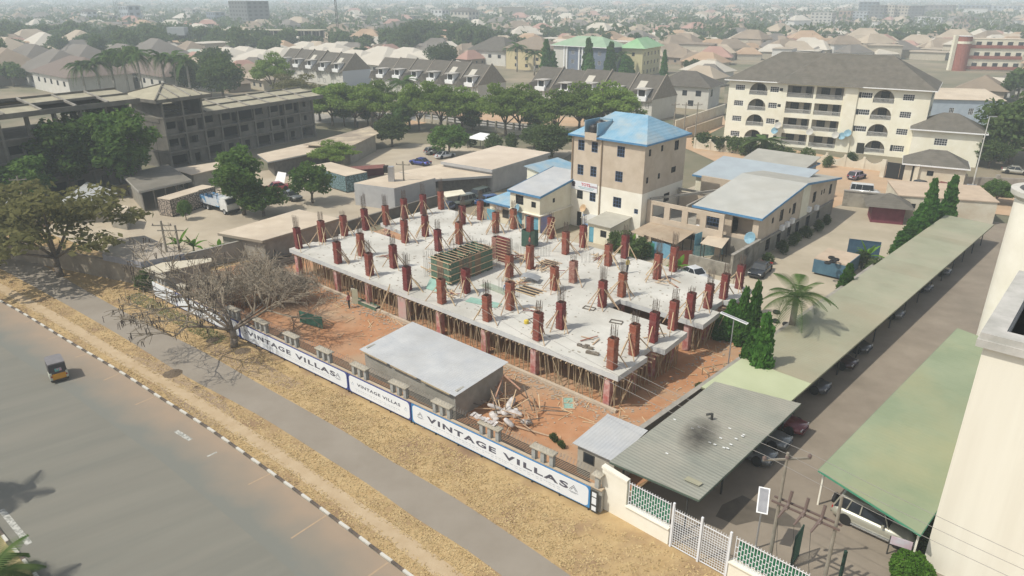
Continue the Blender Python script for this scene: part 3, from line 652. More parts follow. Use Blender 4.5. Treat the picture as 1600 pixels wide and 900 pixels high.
# ---- small grey store at the near right corner of the site
P0 = G(905,694,2.5); 
st = thing('small_store', 'small cream store with a flat pale grey roof beside the metal carport roof', 'shed', (*G(957,721,2.4).xy, 0), R(-40))
part('wall', MB().box(-2.9,-2.7,.3,4.0,0,2.4).box(-2.7,0,.25,.45,0,2.3).box(-.2,0,.45,4.0,0,2.4).box(-2.7,-.2,3.8,4.0,0,2.4), mat('unpainted_render', (.40,.36,.29),(.48,.44,.36), 1,.95), st)
part('roof', MB().slabq([(-3.15,0,2.42),(.1,0,2.42),(.1,4.3,2.6),(-3.15,4.3,2.6)], .05), TINL, st)
wn = part('window', MB().box(-2.4,-1.5,.235,.25,1.15,1.95), IRON, st); part('pane', MB().box(-2.3,-1.6,.228,.234,1.25,1.85), GLASS, wn)
# ---- neighbour's cream wall, railings and gate
A0 = G(940,794); A1 = G(1044,852); A2 = G(1137,898); wd = (A1-A0).normalized(); wang = math.atan2(wd.y, wd.x)
wallt = thing('boundary_wall', 'cream plastered wall carrying white railings in front of the driveway', 'wall', A0, wang)
Lw = (A1-A0).length; Lg = (A2-A1).length
part('solid_panel', MB().prism([(-.1,0),(1.75,0),(1.75,.28),(-.1,.28)], 0, 3.0), CREAM2, wallt)
part('coping', MB().slabq([(-.15,-.05,3.18),(1.75,-.05,2.98),(1.75,.33,2.98),(-.15,.33,3.18)], .16), CREAM2, wallt)
part('low_wall', MB().box(1.75,Lw-.05,0,.28,0,1.15).box(1.75,Lw-.05,-.12,.34,1.15,1.22), CREAM2, wallt)
part('low_wall', MB().box(Lw+Lg+.05,Lw+Lg+7,0,.28,0,1.15).box(Lw+Lg+.05,Lw+Lg+7,-.12,.34,1.15,1.22), CREAM2, wallt)
WR = mat('white_rail_paint', (.72,.73,.74), None, 2, .5)
bar = MB().box(-.018,.018,-.018,.018,0,1).mesh('bar', WR); hb = MB().box(0,1,-.015,.015,-.02,.02).mesh('rail', WR)
tip = MB().lathe([(.03,0),(.0,.12)],4).mesh('tip', WR)
def railing(x0, x1, z0, z1, lab):
    t = thing('railing', lab, 'railing', A0 + wd*x0, wang); L = x1-x0; n = int(L/.17)
    for z in (.06, z1-z0-.12): place('rail', hb, t, (0,.12,z0+z), 0, (L,1,1))
    for i in range(n+1):
        x = i*L/n; place('bar', bar, t, (x,.12,z0), 0, (1,1,z1-z0))
        if i < n:
            for j in range(3): place('rail', hb, t, (x,.12,z0+.28+j*.38+(.19 if i%2 else 0)), 0, (L/n,.8,.7))
    # green sheet seen behind the bars
    part('backing_sheet', MB().box(.1,L-.1,.30,.315,z0+.1,z1-.35), mat('green_backing_sheet', (.02,.14,.07),(.03,.19,.10), 1.5,.6), t)
    return t
railing(1.85, Lw-.15, 1.22, 2.95, 'white vertical railing on the cream wall left of the gate')
railing(Lw+Lg+.25, Lw+Lg+4.2, 1.22, 2.95, 'white railing over green sheet right of the gate')
gt = thing('driveway_gate', 'white double leaf lattice gate in the cream wall', 'gate', A0+wd*(Lw+.12), wang)
for k in (0, Lg/2-.05, Lg-.15): part('gate_post', MB().box(k-.06,k+.06,-.06,.06,0,3.15), WR, gt)
for leaf in (0, 1):
    x0 = .1+leaf*(Lg/2-.02); x1 = x0+Lg/2-.2; lf = part('gate_leaf', MB().box(x0,x1,-.02,.02,.12,.17).box(x0,x1,-.02,.02,2.65,2.7), WR, gt)
    n = 11
    for i in range(n+1): part('bar', MB().box(x0+(x1-x0)*i/n-.012,x0+(x1-x0)*i/n+.012,-.012,.012,.1,2.85), WR, lf)
    for j in range(13): part('rail', MB().box(x0,x1,-.01,.01,.35+j*.17,.37+j*.17), WR, lf)
# ---- grey green metal roof right behind the wall
def sheetroof(name, label, c, ang, quadf, n, th, mats, posts, group=None, seam=None, edge=None, cat='carport'):
    t = thing(name, label, cat, c, ang); return t
def roof4(name, label, corners, z, nsheet, mlist, cat='carport', posts=True, edge=None, wob=.0, post_in=.4, post_m=None, zlift=None):
    """corners: near-left, near-right, far-right, far-left world points (already at their heights); sheets run across"""
    c = corners; o = c[0]; d = (c[3]-c[0]); ang = math.atan2(d.y, d.x) - math.pi/2
    t = thing(name, label, cat, (o.x, o.y, 0), ang); Mi = Matrix.Rotation(-ang, 4, 'Z') @ Matrix.Translation((-o.x, -o.y, 0)); q = [Mi @ p for p in c]
    for i in range(nsheet):
        a, b = i/nsheet, (i+1)/nsheet; m = mlist(i) if callable(mlist) else mlist[i % len(mlist)]
        l0 = q[0].lerp(q[3], a); l1 = q[0].lerp(q[3], b+.002); r0 = q[1].lerp(q[2], a); r1 = q[1].lerp(q[2], b+.002)
        dz = Vector((0,0,.006*(i % 2)+wob*rnd.uniform(0,1)))
        part('roof_sheet', MB().slabq([l0+dz, r0+dz, r1+dz, l1+dz], .03), m, t)
    if edge:
        e = MB()
        for a, b in ((q[0],q[1]),(q[1],q[2]),(q[2],q[3]),(q[3],q[0])): e.beam(a-Vector((0,0,.09)), b-Vector((0,0,.09)), .05, .12)
        part('edge_trim', e, edge, t)
    if posts:
        n = max(2, int((q[3]-q[0]).length/4.5))
        for i in range(n+1):
            for s in ((post_in), (1-post_in)):
                p = q[0].lerp(q[3], .02+.96*i/n).lerp(q[1].lerp(q[2], .02+.96*i/n), s)
                part('post', MB().box(p.x-.05,p.x+.05,p.y-.05,p.y+.05,0,p.z-.05), post_m or IRON, t)
                if i < n: pass
        for s in (post_in, 1-post_in):
            a = q[0].lerp(q[1], s); b = q[3].lerp(q[2], s); part('purlin', MB().beam(a-Vector((0,0,.12)), b-Vector((0,0,.12)), .08, .12), post_m or IRON, t)
    return t
ir = roof4('carport', 'grey green corrugated carport roof at the near corner of the driveway', [G(952.5,721,3.0), G(1092.5,781,2.85), G(1251.5,631,2.85), G(1116.5,596.5,3.0)], 3, 16, [GREYG], edge=mat('dark_green_trim',(.09,.12,.09)), wob=.012, post_in=.14)
M_ = ir.matrix_basis.inverted()
def on_roof(px, py, z): 
    p = G(px, py, z); return Matrix.Rotation(-ir.rotation_euler.z,4,'Z') @ (p - Vector((ir.location.x, ir.location.y, 0)))
p = on_roof(1112,655,3.0); ch = part('vent_pipe', MB().tube((p.x,p.y,2.9),(p.x,p.y,3.45),.09,n=8).tube((p.x,p.y,3.45),(p.x-.35,p.y-.18,3.3),.09,n=8), IRON, ir)
p = on_roof(1083,752,2.95); part('patch_sheet', MB().slabq([(p.x-.5,p.y-.25,2.99),(p.x+.5,p.y-.2,2.99),(p.x+.55,p.y+.2,3.0),(p.x-.45,p.y+.2,3.0)],.02), OLIVE, ir)
sm = bpy.data.materials.new('soot_smudge'); sm.use_nodes = True; n_s = sm.node_tree.nodes; l_s = sm.node_tree.links; b_s = n_s['Principled BSDF']; b_s.inputs['Base Color'].default_value = (.06,.055,.045,1); b_s.inputs['Roughness'].default_value = .9
t_s = n_s.new('ShaderNodeTexCoord'); m_s = n_s.new('ShaderNodeMapping'); m_s.inputs[3].default_value = (.72,.36,1); l_s.new(t_s.outputs['Object'], m_s.inputs[0]); g_s = n_s.new('ShaderNodeTexGradient'); g_s.gradient_type = 'SPHERICAL'; l_s.new(m_s.outputs[0], g_s.inputs[0])
z_s = n_s.new('ShaderNodeTexNoise'); z_s.inputs['Scale'].default_value = 1.4; z_s.inputs['Detail'].default_value = 5; l_s.new(t_s.outputs['Object'], z_s.inputs[0]); x_s = n_s.new('ShaderNodeMath'); x_s.operation = 'MULTIPLY'; l_s.new(g_s.outputs['Fac'], x_s.inputs[0]); l_s.new(z_s.outputs[0], x_s.inputs[1]); y_s = n_s.new('ShaderNodeMath'); y_s.operation = 'MULTIPLY'; y_s.inputs[1].default_value = 1.5; y_s.use_clamp = True; l_s.new(x_s.outputs[0], y_s.inputs[0]); l_s.new(y_s.outputs[0], b_s.inputs['Alpha'])
p = on_roof(1093,680,2.97); part('soot_stain', MB()._a([(-1.4,-2.8,0),(1.4,-2.8,0),(1.4,2.8,0),(-1.4,2.8,0)],[(0,1,2,3)]), sm, ir, (p.x,p.y,3.035), R(12))
sc_l = mat('fresh_light_scratch', (.75,.76,.74), None, 1,.5)
for (px, py) in ((1054,656),(1092,668),(1140,670),(1126,685),(1109,692),(1117,695),(1162,680),(1142,695),(1150,686),(1131,700),(1137,701),(1042,709),(1082,670),(1160,682)):
    p = on_roof(px, py, 2.97); part('scratch', MB().box(p.x-.09,p.x+.09,p.y-.04,p.y+.04,2.99,3.022), sc_l, ir)
# ---- long olive carport roof
def oliv(i): return OLIVEL if i < 3 else (OLIVEB if i < 12 else (OLIVE if i not in (17,18,24) else OLIVEB))
q0 = G(1146.7,602.7,2.95); q3 = G(1420,408,2.95); q3 = q0 + (q3-q0).normalized()*49
q1 = G(1209,650,2.75); q2 = G(1553,351,2.75)
q0 = q1 + Vector((-math.cos(R(41.5))*5.6, math.sin(R(41.5))*5.6, .2)); L_ = (q2-q1).length; dd = (q2-q1).normalized(); q3 = q0 + dd*L_
roof4('carport', 'long olive tin carport roof along the side wall of the driveway', [q0,q1,q2,q3], 3, 30, oliv, edge=mat('olive_trim',(.20,.20,.13)), post_in=.12)
# ---- sage green carport roof on the right
g1 = G(1439,835,2.9); g0 = G(1279,734,2.9); g3 = G(1496,513,2.9); g2 = g1 + (g3-g0); 
roof4('carport', 'sage green carport roof beside the tall cream building', [g0, g1, g2, g3], 3, 15, [SAGE], edge=GREENT, post_in=.03, post_m=CREAM2)
# ---- tall cream building at the right edge
gb = G(1440,885)
tb = thing('cream_building', 'tall plain cream building with a flat parapet roof at the right edge', 'building', gb, R(-41.4))
HB_ = 14.8
part('wall', MB().box(0,14,0,11,0,HB_-.75), mat('streaked_cream_wall', (.74,.70,.59), (.79,.755,.645), .7, .85, .04, 12, stain=(.60,.55,.44), stsc=.9, sta=.35, streak='z'), tb)
pr = part('parapet', MB().box(-.32,14.3,-.32,.75,HB_-.75,HB_-.35).box(-.25,14.3,-.25,.70,HB_-.35,HB_).box(-.32,.75,.75,11.2,HB_-.75,HB_-.35).box(-.25,.70,.70,11.1,HB_-.35,HB_).box(-.25,14.3,10.5,11.1,HB_-.749,HB_-.001), mat('weathered_parapet', (.42,.41,.37),(.52,.50,.46), 1,.9, stain=(.32,.31,.28), stsc=.8, sta=.6), tb)
part('roof', MB().box(.6,14,.6,10.6,HB_-1.1,HB_-.75), mat('stained_roof_deck', (.40,.36,.29),(.47,.43,.35), .6,.9), tb)
part('wall_lamp', MB().lathe([(0,0),(.13,.02),(.12,.14),(0,.2)],8,(0,0)), WHITE, tb, (-.12,3.2,7.5))
# round stair tower further back
ct = thing('round_tower', 'round cream tower with a flared concrete rim behind the tall cream building', 'tower', (43.6, 55.4, 0), 0)
part('wall', MB().lathe([(2.75,0),(2.7,15.0)], 40), CREAM2, ct, smooth=True)
part('rim', MB().lathe([(2.7,14.8),(3.1,15.2),(3.15,15.6),(2.55,15.62),(2.5,15.1)], 40), mat('rim_concrete', (.50,.48,.42),(.58,.56,.50), 1,.85), ct)
part('tower_top', MB().lathe([(2.5,15.15),(0,15.15)], 40), DARK, ct)
# ---- silver car under the green carport, cars in the shade (built by the car maker below)
def carmesh(kind):
    """body profile along x (front +x), returns body, glass, trims"""
    L, W, H, hood, g0, g1, r0, r1 = {'sedan': (4.5,1.78,1.42,.82,-.95,1.25,-.35,.65), 'suv': (4.75,1.9,1.78,1.0,-.9,1.3,-.45,2.05), 'van': (4.6,1.8,1.95,1.0,-1.3,2.2,-.9,2.15), 'hatch': (4.0,1.72,1.5,.9,-.8,1.75,-.25,1.5)}[kind]
    hw = W/2; xs = L/2
    st_ = [(-xs,.45,.55,.80),(-xs+.12,.3,.70,.94),(g0*-1+0,0,0,0)]
    b = MB(); n = 14
    # lower body lofted: stations (x, zbottom, ztop, halfwidth)
    stn = [(xs,.42,.62,.66),(xs-.10,.30,.74,.80),(xs-.5,.24,hood-.06,.88),(-g0+.15,.22,hood,.90),(0,.20,hood+.02,.90),(-g1,.22,hood+.04,.90),(-xs+.35,.26,hood+(.02 if kind!='sedan' else -.02),.88),(-xs+.08,.34,hood-.08,.82),(-xs,.45,.68,.70)]
    P = []; 
    for x, z0, z1, w in stn:
        w = w/.9*hw; c = (z1-z0)
        P += [(x,-w*.82,z0),(x,-w,z0+c*.3),(x,-w*.985,z0+c*.7),(x,-w*.86,z1),(x,w*.86,z1),(x,w*.985,z0+c*.7),(x,w,z0+c*.3),(x,w*.82,z0)]
    fs = []
    for i in range(len(stn)-1):
        for j in range(8): fs.append((i*8+j, i*8+(j+1)%8, (i+1)*8+(j+1)%8, (i+1)*8+j))
    fs += [tuple(range(8)), tuple(range((len(stn)-1)*8, len(stn)*8))[::-1]]
    b._a(P, fs)
    # cabin: glass band and roof
    def ring(x, z, w): return [(x,-w,z),(x,w,z)]
    hb_ = hood; w0 = hw*.86; w1 = hw*.70
    gl = MB(); A = [(-g0,hb_-.01),(-r0*-1*-1 if False else -r0*-1,H-.06)]
    fx0, fx1, bx1, bx0 = -g0, .35 if kind=='sedan' else (.55 if kind!='van' else 1.1), -r1, -g1
    if kind == 'sedan': bx1 = -.75; bx0 = -1.55
    if kind == 'suv': bx1 = -2.0; bx0 = -2.28
    if kind == 'van': bx1 = -2.1; bx0 = -2.25
    if kind == 'hatch': bx1 = -1.45; bx0 = -1.9
    q = [(fx0,-w0,hb_-.03),(fx0,w0,hb_-.03),(bx0,w0,hb_-.03),(bx0,-w0,hb_-.03),(fx1,-w1,H-.06),(fx1,w1,H-.06),(bx1,w1,H-.06),(bx1,-w1,H-.06)]
    gl._a(q, [(0,1,5,4),(1,2,6,5),(2,3,7,6),(3,0,4,7),(4,5,6,7)])
    rf = MB(); rf._a([(fx1+.04,-w1-.02,H-.07),(fx1+.04,w1+.02,H-.07),(bx1-.04,w1+.02,H-.07),(bx1-.04,-w1-.02,H-.07),(fx1-.1,-w1+.1,H),(fx1-.1,w1-.1,H),(bx1+.1,w1-.1,H),(bx1+.1,-w1+.1,H)], [(0,1,5,4),(1,2,6,5),(2,3,7,6),(3,0,4,7),(4,5,6,7)])
    pl = MB()
    for sg in (-1, 1):
        e = .012*sg
        pl.beam((fx0,sg*w0+e,hb_-.02),(fx1,sg*w1+e,H-.05),.06,.05); pl.beam((bx0,sg*w0+e,hb_-.02),(bx1,sg*w1+e,H-.05),.09,.05)
        m0 = (fx0+bx0)/2-.05; m1 = (fx1+bx1)/2; pl.beam((m0,sg*w0+e,hb_-.02),(m1,sg*w1+e,H-.05),.07,.04)
        if kind in ('suv','van'): pl.beam((bx0+.75,sg*w0+e,hb_-.02),(bx1+.65,sg*w1+e,H-.05),.07,.04)
    wx = (xs-.88, -xs+.9); return b, gl, rf, pl, wx, hw, H, L, hood
WHL = {}
def make_car(name, kind, color, label, cat, loc, rz, group=None, metal=.3, rack=False):
    b, gl, rf, pl, wx, hw, H, L, hood = carmesh(kind); pm_ = mat('car_paint_%d_%d_%d' % tuple(int(c*100) for c in color), color, None, 1, .3, metal=metal, spec=.6, coat=.6)
    t = thing(name, label, cat, loc, rz, group)
    bo = part('body', b, pm_, t, smooth=True); part('windows', gl, GLASS, t); part('roof', rf, pm_, t); part('pillars', pl, pm_, t)
    if 't' not in WHL:
        WHL['t'] = MB().lathe([(.2,-.1),(.32,-.1),(.345,-.05),(.345,.05),(.32,.1),(.2,.1)], 16).mesh('tyre', RUBBER); WHL['r'] = MB().lathe([(0,.07),(.05,.085),(.19,.06),(.215,.095)], 10).lathe([(0,-.07),(.05,-.085),(.19,-.06),(.215,-.095)], 10).mesh('rim', SILV)
        WHL['a'] = MB().lathe([(.0,-.06),(.37,-.06),(.375,.06),(0,.06)], 16).mesh('wheel_arch', DARK)
    for x in wx:
        for sg in (-1, 1):
            wh = place('wheel', None, t, (x, sg*(hw-.1), .345), (R(90), 0, 0)); place('tyre', WHL['t'], wh); place('rim', WHL['r'], wh)
            place('wheel_arch', WHL['a'], t, (x, sg*(hw-.055), .42), (R(90),0,0))
    hl = MB().box(-.06,.03,-.17,.17,-.07,.07)
    lm = hl.mesh('headlight', mat('lamp_glass', (.6,.6,.58), None, 1,.2)); tm = hl.mesh('tail_light', mat('tail_lamp_red', (.35,.02,.02), None, 1,.3))
    for sg in (-1, 1): place('headlight', lm, t, (L/2-.07, sg*hw*.66, .66)); place('tail_light', tm, t, (-L/2+.06, sg*hw*.66, .80))
    part('bumper', MB().box(L/2-.04,L/2+.03,-hw*.72,hw*.72,.33,.47), IRON if kind=='suv' else pm_, t); part('bumper', MB().box(-L/2-.03,-L/2+.04,-hw*.72,hw*.72,.36,.5), IRON if kind=='suv' else pm_, t)
    part('number_plate', MB().box(-L/2-.04,-L/2-.03,-.24,.24,.52,.64), WHITE, t)
    for sg in (-1,1): part('mirror', MB().box(.55,.68,sg*(hw+.02)-.09,sg*(hw+.02)+.09,hood+.02,hood+.16), pm_, t)
    if rack:
        for sg in (-1,1): part('roof_rail', MB().path([(.5,sg*.62,H-.02),(.4,sg*.62,H+.06),(-1.7,sg*.62,H+.06),(-1.85,sg*.62,H-.02)],.02,5), SILV, t)
    return t
# ============================================================ vehicles near, street furniture, poles
def hdg(a, b, z=0): a, b = G(*a, z), G(*b, z); d = b-a; return math.atan2(d.y, d.x)
def at2(a, b): m = (G(*a)+G(*b))/2; return (m.x, m.y, .06)
suv = make_car('silver_suv', 'suv', (.42,.41,.33), 'champagne silver car with a spare wheel on its back door under the green carport', 'car', (*((G(1326,812)+G(1412,850))/2).xy, .06), hdg((1322,812),(1408,852)), rack=True)
_a, _b = G(1328,817,.06), G(1395,848,.06); _d = (_b-_a).normalized(); suv.location = (_a+_b)/2 + Vector((-_d.y,_d.x,0))*.5; suv.rotation_euler = (0,0,math.atan2(_d.y,_d.x))
sw = place('spare_wheel', None, suv, (-2.48,.0,.95), (0,R(90),0)); place('tyre', WHL['t'], sw); part('wheel_cover', MB().lathe([(0,-.11),(.3,-.11),(.31,.05)],14), SILV, sw)
part('side_step', MB().box(-1.1,1.1,-1.02,-.9,.3,.36), SILV, suv)
# cars under the metal and olive roofs
for i, (px, py, lab, c) in enumerate(((1190,708,'grey car nose out at the edge of the corrugated carport roof, nearer of two',(.16,.17,.17)),(1214,684,'grey car nose out at the edge of the corrugated carport roof, farther of two',(.17,.18,.18)),(1240,662,'dark red car in the shade under the olive carport roof',(.16,.02,.025)))):
    p = G(px, py, .7); make_car('parked_car', 'sedan', c, lab, 'car', (p.x-1.0, p.y+.9, .06), R(-41.4), 'cars nose out under the left carport roofs') if i < 3 else None
CK = 0
for (px, py, c, lab) in ((1303,608,(.10,.10,.11),'dark motor car deep under the olive carport, third from the red one'),(1345,570,(.05,.02,.02),'dark maroon car under the olive carport opposite the palm shadow'),(1368,545,(.06,.06,.06),'black car under the olive carport before the grey pickup'),(1419,492,(.16,.16,.17),'grey car nose showing under the far olive carport'),(1463,450,(.12,.12,.13),'dark grey car under the olive carport beside the round tower'),(1492,425,(.10,.10,.10),'black car at the far end of the olive carport')):
    p = G(px, py, .7); make_car('parked_car', 'sedan', c, lab, 'car', (p.x-2.0, p.y+1.7, .06), R(-42+rnd.uniform(-3,3)), 'cars nose out under the left carport roofs')
# yard cars
make_car('black_car', 'sedan', (.035,.04,.045), 'black saloon car parked beside the stained wall of the long building', 'car', (*G(1187,428).xy, .06), hdg((1172,440),(1203,412))+math.pi)
make_car('white_car', 'sedan', (.72,.74,.75), 'white saloon car behind the back corner of the slab', 'car', (*G(1085,436).xy, .06), hdg((1065,428),(1105,447)))
make_car('purple_car', 'hatch', (.20,.15,.19), 'purplish car parked along the apartment wall on the dirt road', 'car', (*G(1338,280).xy, .07), hdg((1325,282),(1350,276)))
make_car('white_van', 'van', (.72,.73,.72), 'white minibus standing behind the teal yard gate', 'van', (*G(1350,306).xy, .07), hdg((1335,302),(1366,305)))
make_car('dark_car', 'sedan', (.05,.06,.06), 'dark green saloon in front of the black gate', 'car', (*G(1434,295).xy, .07), hdg((1453,290),(1417,297)))
make_car('red_car', 'hatch', (.25,.04,.04), 'red car half hidden behind the tall mast trees', 'car', (*G(1465,300).xy, .07), hdg((1480,296),(1452,302)))
make_car('silver_car', 'sedan', (.33,.36,.40), 'silver blue car facing the camera beside the thin lamp pole', 'car', (*G(1515,303).xy, .07), hdg((1514,290),(1515,312)))
make_car('black_hatchback', 'hatch', (.04,.045,.045), 'black car half covered by a bush near the round tower', 'car', (*G(1560,305).xy, .07), hdg((1545,295),(1575,312)))
make_car('old_beige_car', 'sedan', (.42,.40,.33), 'dusty beige car on the grass behind the low wall', 'car', (*G(1586,272).xy, .07), hdg((1560,270),(1600,274)))
make_car('blue_car', 'sedan', (.03,.05,.25), 'deep blue car with its lid open on the beige yard', 'car', (*G(657,258).xy, .07), hdg((640,256),(673,261))+math.pi)
make_car('white_sedan', 'sedan', (.75,.76,.78), 'white saloon car in front of the pale warehouse roof', 'car', (*G(695,247).xy, .07), hdg((680,249),(709,244)))
make_car('grey_hatchback', 'hatch', (.2,.21,.2), 'grey car parked left behind the white saloon', 'car', (*G(678,241).xy, .07), hdg((662,243),(692,239)))
make_car('dusty_suv', 'suv', (.16,.18,.15), 'dusty green grey car behind the back corner of the slab', 'car', (*G(722,322).xy, .07), hdg((745,315),(700,325)))
make_car('dark_blue_car', 'sedan', (.05,.06,.10), 'dark blue car beside the dusty green grey one', 'car', (*G(698,330).xy, .07), hdg((715,322),(690,334)))
make_car('grey_green_car', 'suv', (.10,.13,.11), 'dark green car behind the dusty green grey one', 'car', (*G(747,312).xy, .07), hdg((760,308),(735,316)))
make_car('small_blue_car', 'hatch', (.04,.12,.30), 'small blue car near the round porch column', 'car', (*G(762,320).xy, .07), hdg((775,318),(750,322)))
make_car('grey_saloon', 'sedan', (.14,.15,.14), 'grey green saloon between the two round trees of the yard', 'car', (*G(454,312).xy, .07), hdg((440,308),(468,315)))
make_car('shaded_car', 'sedan', (.12,.13,.13), 'grey car in the shade of the low spreading tree', 'car', (*G(403,322).xy, .07), hdg((388,326),(420,318)))
make_car('red_sedan', 'sedan', (.35,.05,.05), 'red car behind the low spreading tree', 'car', (*G(432,298).xy, .07), hdg((445,296),(415,300)))
# pickup-like flatbed cart
# ---- lorry with painted body
T0 = G(348,330); t = thing('box_lorry', 'white lorry with a blue and white printed load frame beside the stone-patterned container', 'lorry', (T0.x, T0.y, .06), hdg((318,316),(366,330)))
LW = mat('lorry_white', (.6,.6,.57),(.68,.68,.65), 2,.5)
part('load_bed', MB().box(-4.2,1.0,-1.05,1.05,.95,1.1).box(-4.2,1.0,-1.05,-.98,1.1,2.1).box(-4.2,1.0,.98,1.05,1.1,2.1).box(-4.2,-4.13,-.98,.98,1.1,2.1), mat('blue_white_lorry_print', (.55,.58,.60),(.08,.25,.45), .6,.5, contrast=(.5,.56)), t)
fr = MB()
for x in (-4.1,-2.9,-1.7,-.5,.7):
    fr.beam((x,-1.0,2.1),(x,-1.0,2.7),.06,.06).beam((x,1.0,2.1),(x,1.0,2.7),.06,.06).beam((x,-1.0,2.7),(x,1.0,2.7),.06,.06)
fr.beam((-4.1,-1,2.7),(.7,-1,2.7),.06,.06).beam((-4.1,1,2.7),(.7,1,2.7),.06,.06); part('load_frame', fr, IRON, t)
cb = MB(); cb.prism([(1.15,-1.02),(3.05,-1.02),(3.05,1.02),(1.15,1.02)],.6,1.55); cb._a([(1.15,-1.0,1.55),(3.0,-1.0,1.55),(3.0,1.0,1.55),(1.15,1.0,1.55),(1.2,-.9,2.4),(2.45,-.9,2.4),(2.45,.9,2.4),(1.2,.9,2.4)],[(0,1,5,4),(1,2,6,5),(2,3,7,6),(3,0,4,7),(4,5,6,7)])
part('cab', cb, LW, t); part('windscreen', MB()._a([(3.02,-.85,1.62),(3.02,.85,1.62),(2.52,.8,2.3),(2.52,-.8,2.3)],[(0,1,2,3)]), GLASS, t); part('chassis', MB().box(-4.1,3.0,-.45,.45,.6,.9), IRON, t); part('bumper', MB().box(3.05,3.2,-1,1,.4,.7), IRON, t)
for x in (-3.2,-2.2,2.2):
    for sg in (-1,1): wh = place('wheel', None, t, (x, sg*.92, .45), (R(90),0,0), 1.3); place('tyre', WHL['t'], wh); place('rim', WHL['r'], wh)
# ---- three-wheeled taxi on the road
K0 = G(91,588); t = thing('three_wheeler', 'small black and yellow three-wheeled taxi driving away on the wide road', 'taxi', (K0.x, K0.y, .04), hdg((93,590),(76,556)))
YEL = mat('yellow_taxi_paint', (.62,.30,.03),(.55,.26,.03), 3,.4); CAN = mat('black_canopy', (.055,.05,.05),(.08,.075,.072), 2,.6); CRM = mat('cream_taxi_edge', (.50,.52,.42), None,1,.5)
HTOP = mat('grey_canopy_top', (.17,.16,.16),(.21,.20,.20), 2,.5)
part('tub', MB().prism([(-1.25,-.55),(-1.25,.55),(-.3,.65),(.3,.62),(.3,-.62),(-.3,-.65)],.28,.80), YEL, t)
part('side_trim', MB().box(-1.27,-1.2,-.66,-.5,.3,.92).box(-1.27,-1.2,.5,.66,.3,.92).box(-1.2,-.4,-.68,-.64,.35,.8).box(-1.2,-.4,.64,.68,.35,.8), CRM, t)
part('rear_panel', MB().box(-1.30,-1.26,-.48,.48,.30,.74), YEL, t); part('rear_screen', MB()._a([(-1.24,-.6,.8),(-1.24,.6,.8),(-1.08,.58,1.62),(-1.08,-.58,1.62)],[(0,1,2,3)]), CAN, t)
part('canopy', MB()._a([(-1.22,-.64,.82),(-.2,-.66,.82),(-.2,.66,.82),(-1.22,.64,.82),(-1.1,-.62,1.62),(.62,-.6,1.60),(.62,.6,1.60),(-1.1,.62,1.62)],[(0,1,5,4),(2,3,7,6),(3,0,4,7)]), CAN, t)
part('canopy_top', MB().prism([(-1.14,-.62),(.55,-.62),(.75,-.45),(.75,.45),(.55,.62),(-1.14,.62)],1.60,1.70), HTOP, t)
part('rear_sticker', MB().box(-1.215,-1.205,-.28,.22,.98,1.26), mat('pink_green_sticker', (.5,.30,.36),(.10,.40,.35), 6,.5, contrast=(.48,.52)), t)
part('windscreen_frame', MB().beam((.95,-.5,.9),(.7,-.48,1.6),.05,.05).beam((.95,.5,.9),(.7,.48,1.6),.05,.05), CAN, t); part('windscreen', MB()._a([(.95,-.48,.95),(.95,.48,.95),(.72,.45,1.58),(.72,-.45,1.58)],[(0,1,2,3)]), GLASS, t)
part('nose', MB()._a([(.3,-.55,.3),(.3,.55,.3),(1.25,.2,.35),(1.25,-.2,.35),(.3,-.55,.9),(.3,.55,.9),(1.1,.25,.85),(1.1,-.25,.85)],[(0,1,2,3),(4,5,6,7),(0,3,7,4),(1,2,6,5),(2,3,7,6)]), YEL, t)
part('rear_bumper', MB().box(-1.42,-1.3,-.6,.6,.2,.3), IRON, t)
for x, y in ((-.85,-.58),(-.85,.58),(1.15,0)): wh = place('wheel', None, t, (x, y, .25), (R(90),0,0), .72); place('tyre', WHL['t'], wh); place('rim', WHL['r'], wh)
for sg in (-1,1): part('tail_light', MB().box(-1.32,-1.3,sg*.55-.05,sg*.55+.05,.55,.7), mat('tail_lamp_red',(.35,.02,.02)), t)
# ---- solar street lamps
def solar(label, base, py_top, rz, tilt, Lp=1.7, Wp=.75):
    g = G(*base); h = ZT(g, py_top); t = thing('solar_lamp', label, 'street lamp', (g.x, g.y, 0), rz, None)
    part('pole', MB().tube((0,0,0),(0,0,h),.06,.045,8), SILV, t); part('base_plate', MB().box(-.18,.18,-.18,.18,0,.1), CONC, t)
    ph = place('panel_head', None, t, (0,0,h), (tilt,0,0)); part('panel_frame', MB().box(-Wp/2,Wp/2,-Lp/2,Lp/2,-.03,.03), WHITE, ph); part('solar_cell', MB().box(-Wp/2+.07,Wp/2-.07,-Lp/2+.07,Lp/2-.07,.031,.038), mat('grey_solar_face', (.26,.26,.27),(.32,.32,.33), 2,.35), ph)
    return t
solar('solar lamp with a large tilted panel standing behind the white gate railing', (1180,858), 782, R(-20), R(38), 1.5, .62)
solar('tall solar lamp with a flat panel between the slab and the mast trees', (1135,590), 497, R(50), R(8), 2.4, .35)
tl = G(1519,292); h_ = ZT(tl, 182); t = thing('lamp_pole', 'thin pale lamp pole by the silver blue car', 'street lamp', tl); part('pole', MB().tube((0,0,0),(0,0,h_),.12,.07,8), mat('pale_pole', (.55,.55,.50)), t); part('lamp_head', MB().box(-.1,1.2,-.1,.1,h_-.1,h_+.05), SILV, t)
# thin tall pole before the tower building with a double arm
tl = G(994,345); h_ = ZT(tl, 291); t = thing('lamp_pole', 'grey pole with a long sloping lamp arm before the tower block', 'street lamp', tl); part('pole', MB().tube((0,0,0),(0,0,h_),.08,.05,7), CONC, t); part('lamp_arm', MB().tube((0,0,h_),(-1.9,-.1,h_+.75),.06,n=6).box(-2.3,-1.6,-.15,.12,h_+.62,h_+.76), SILV, t)
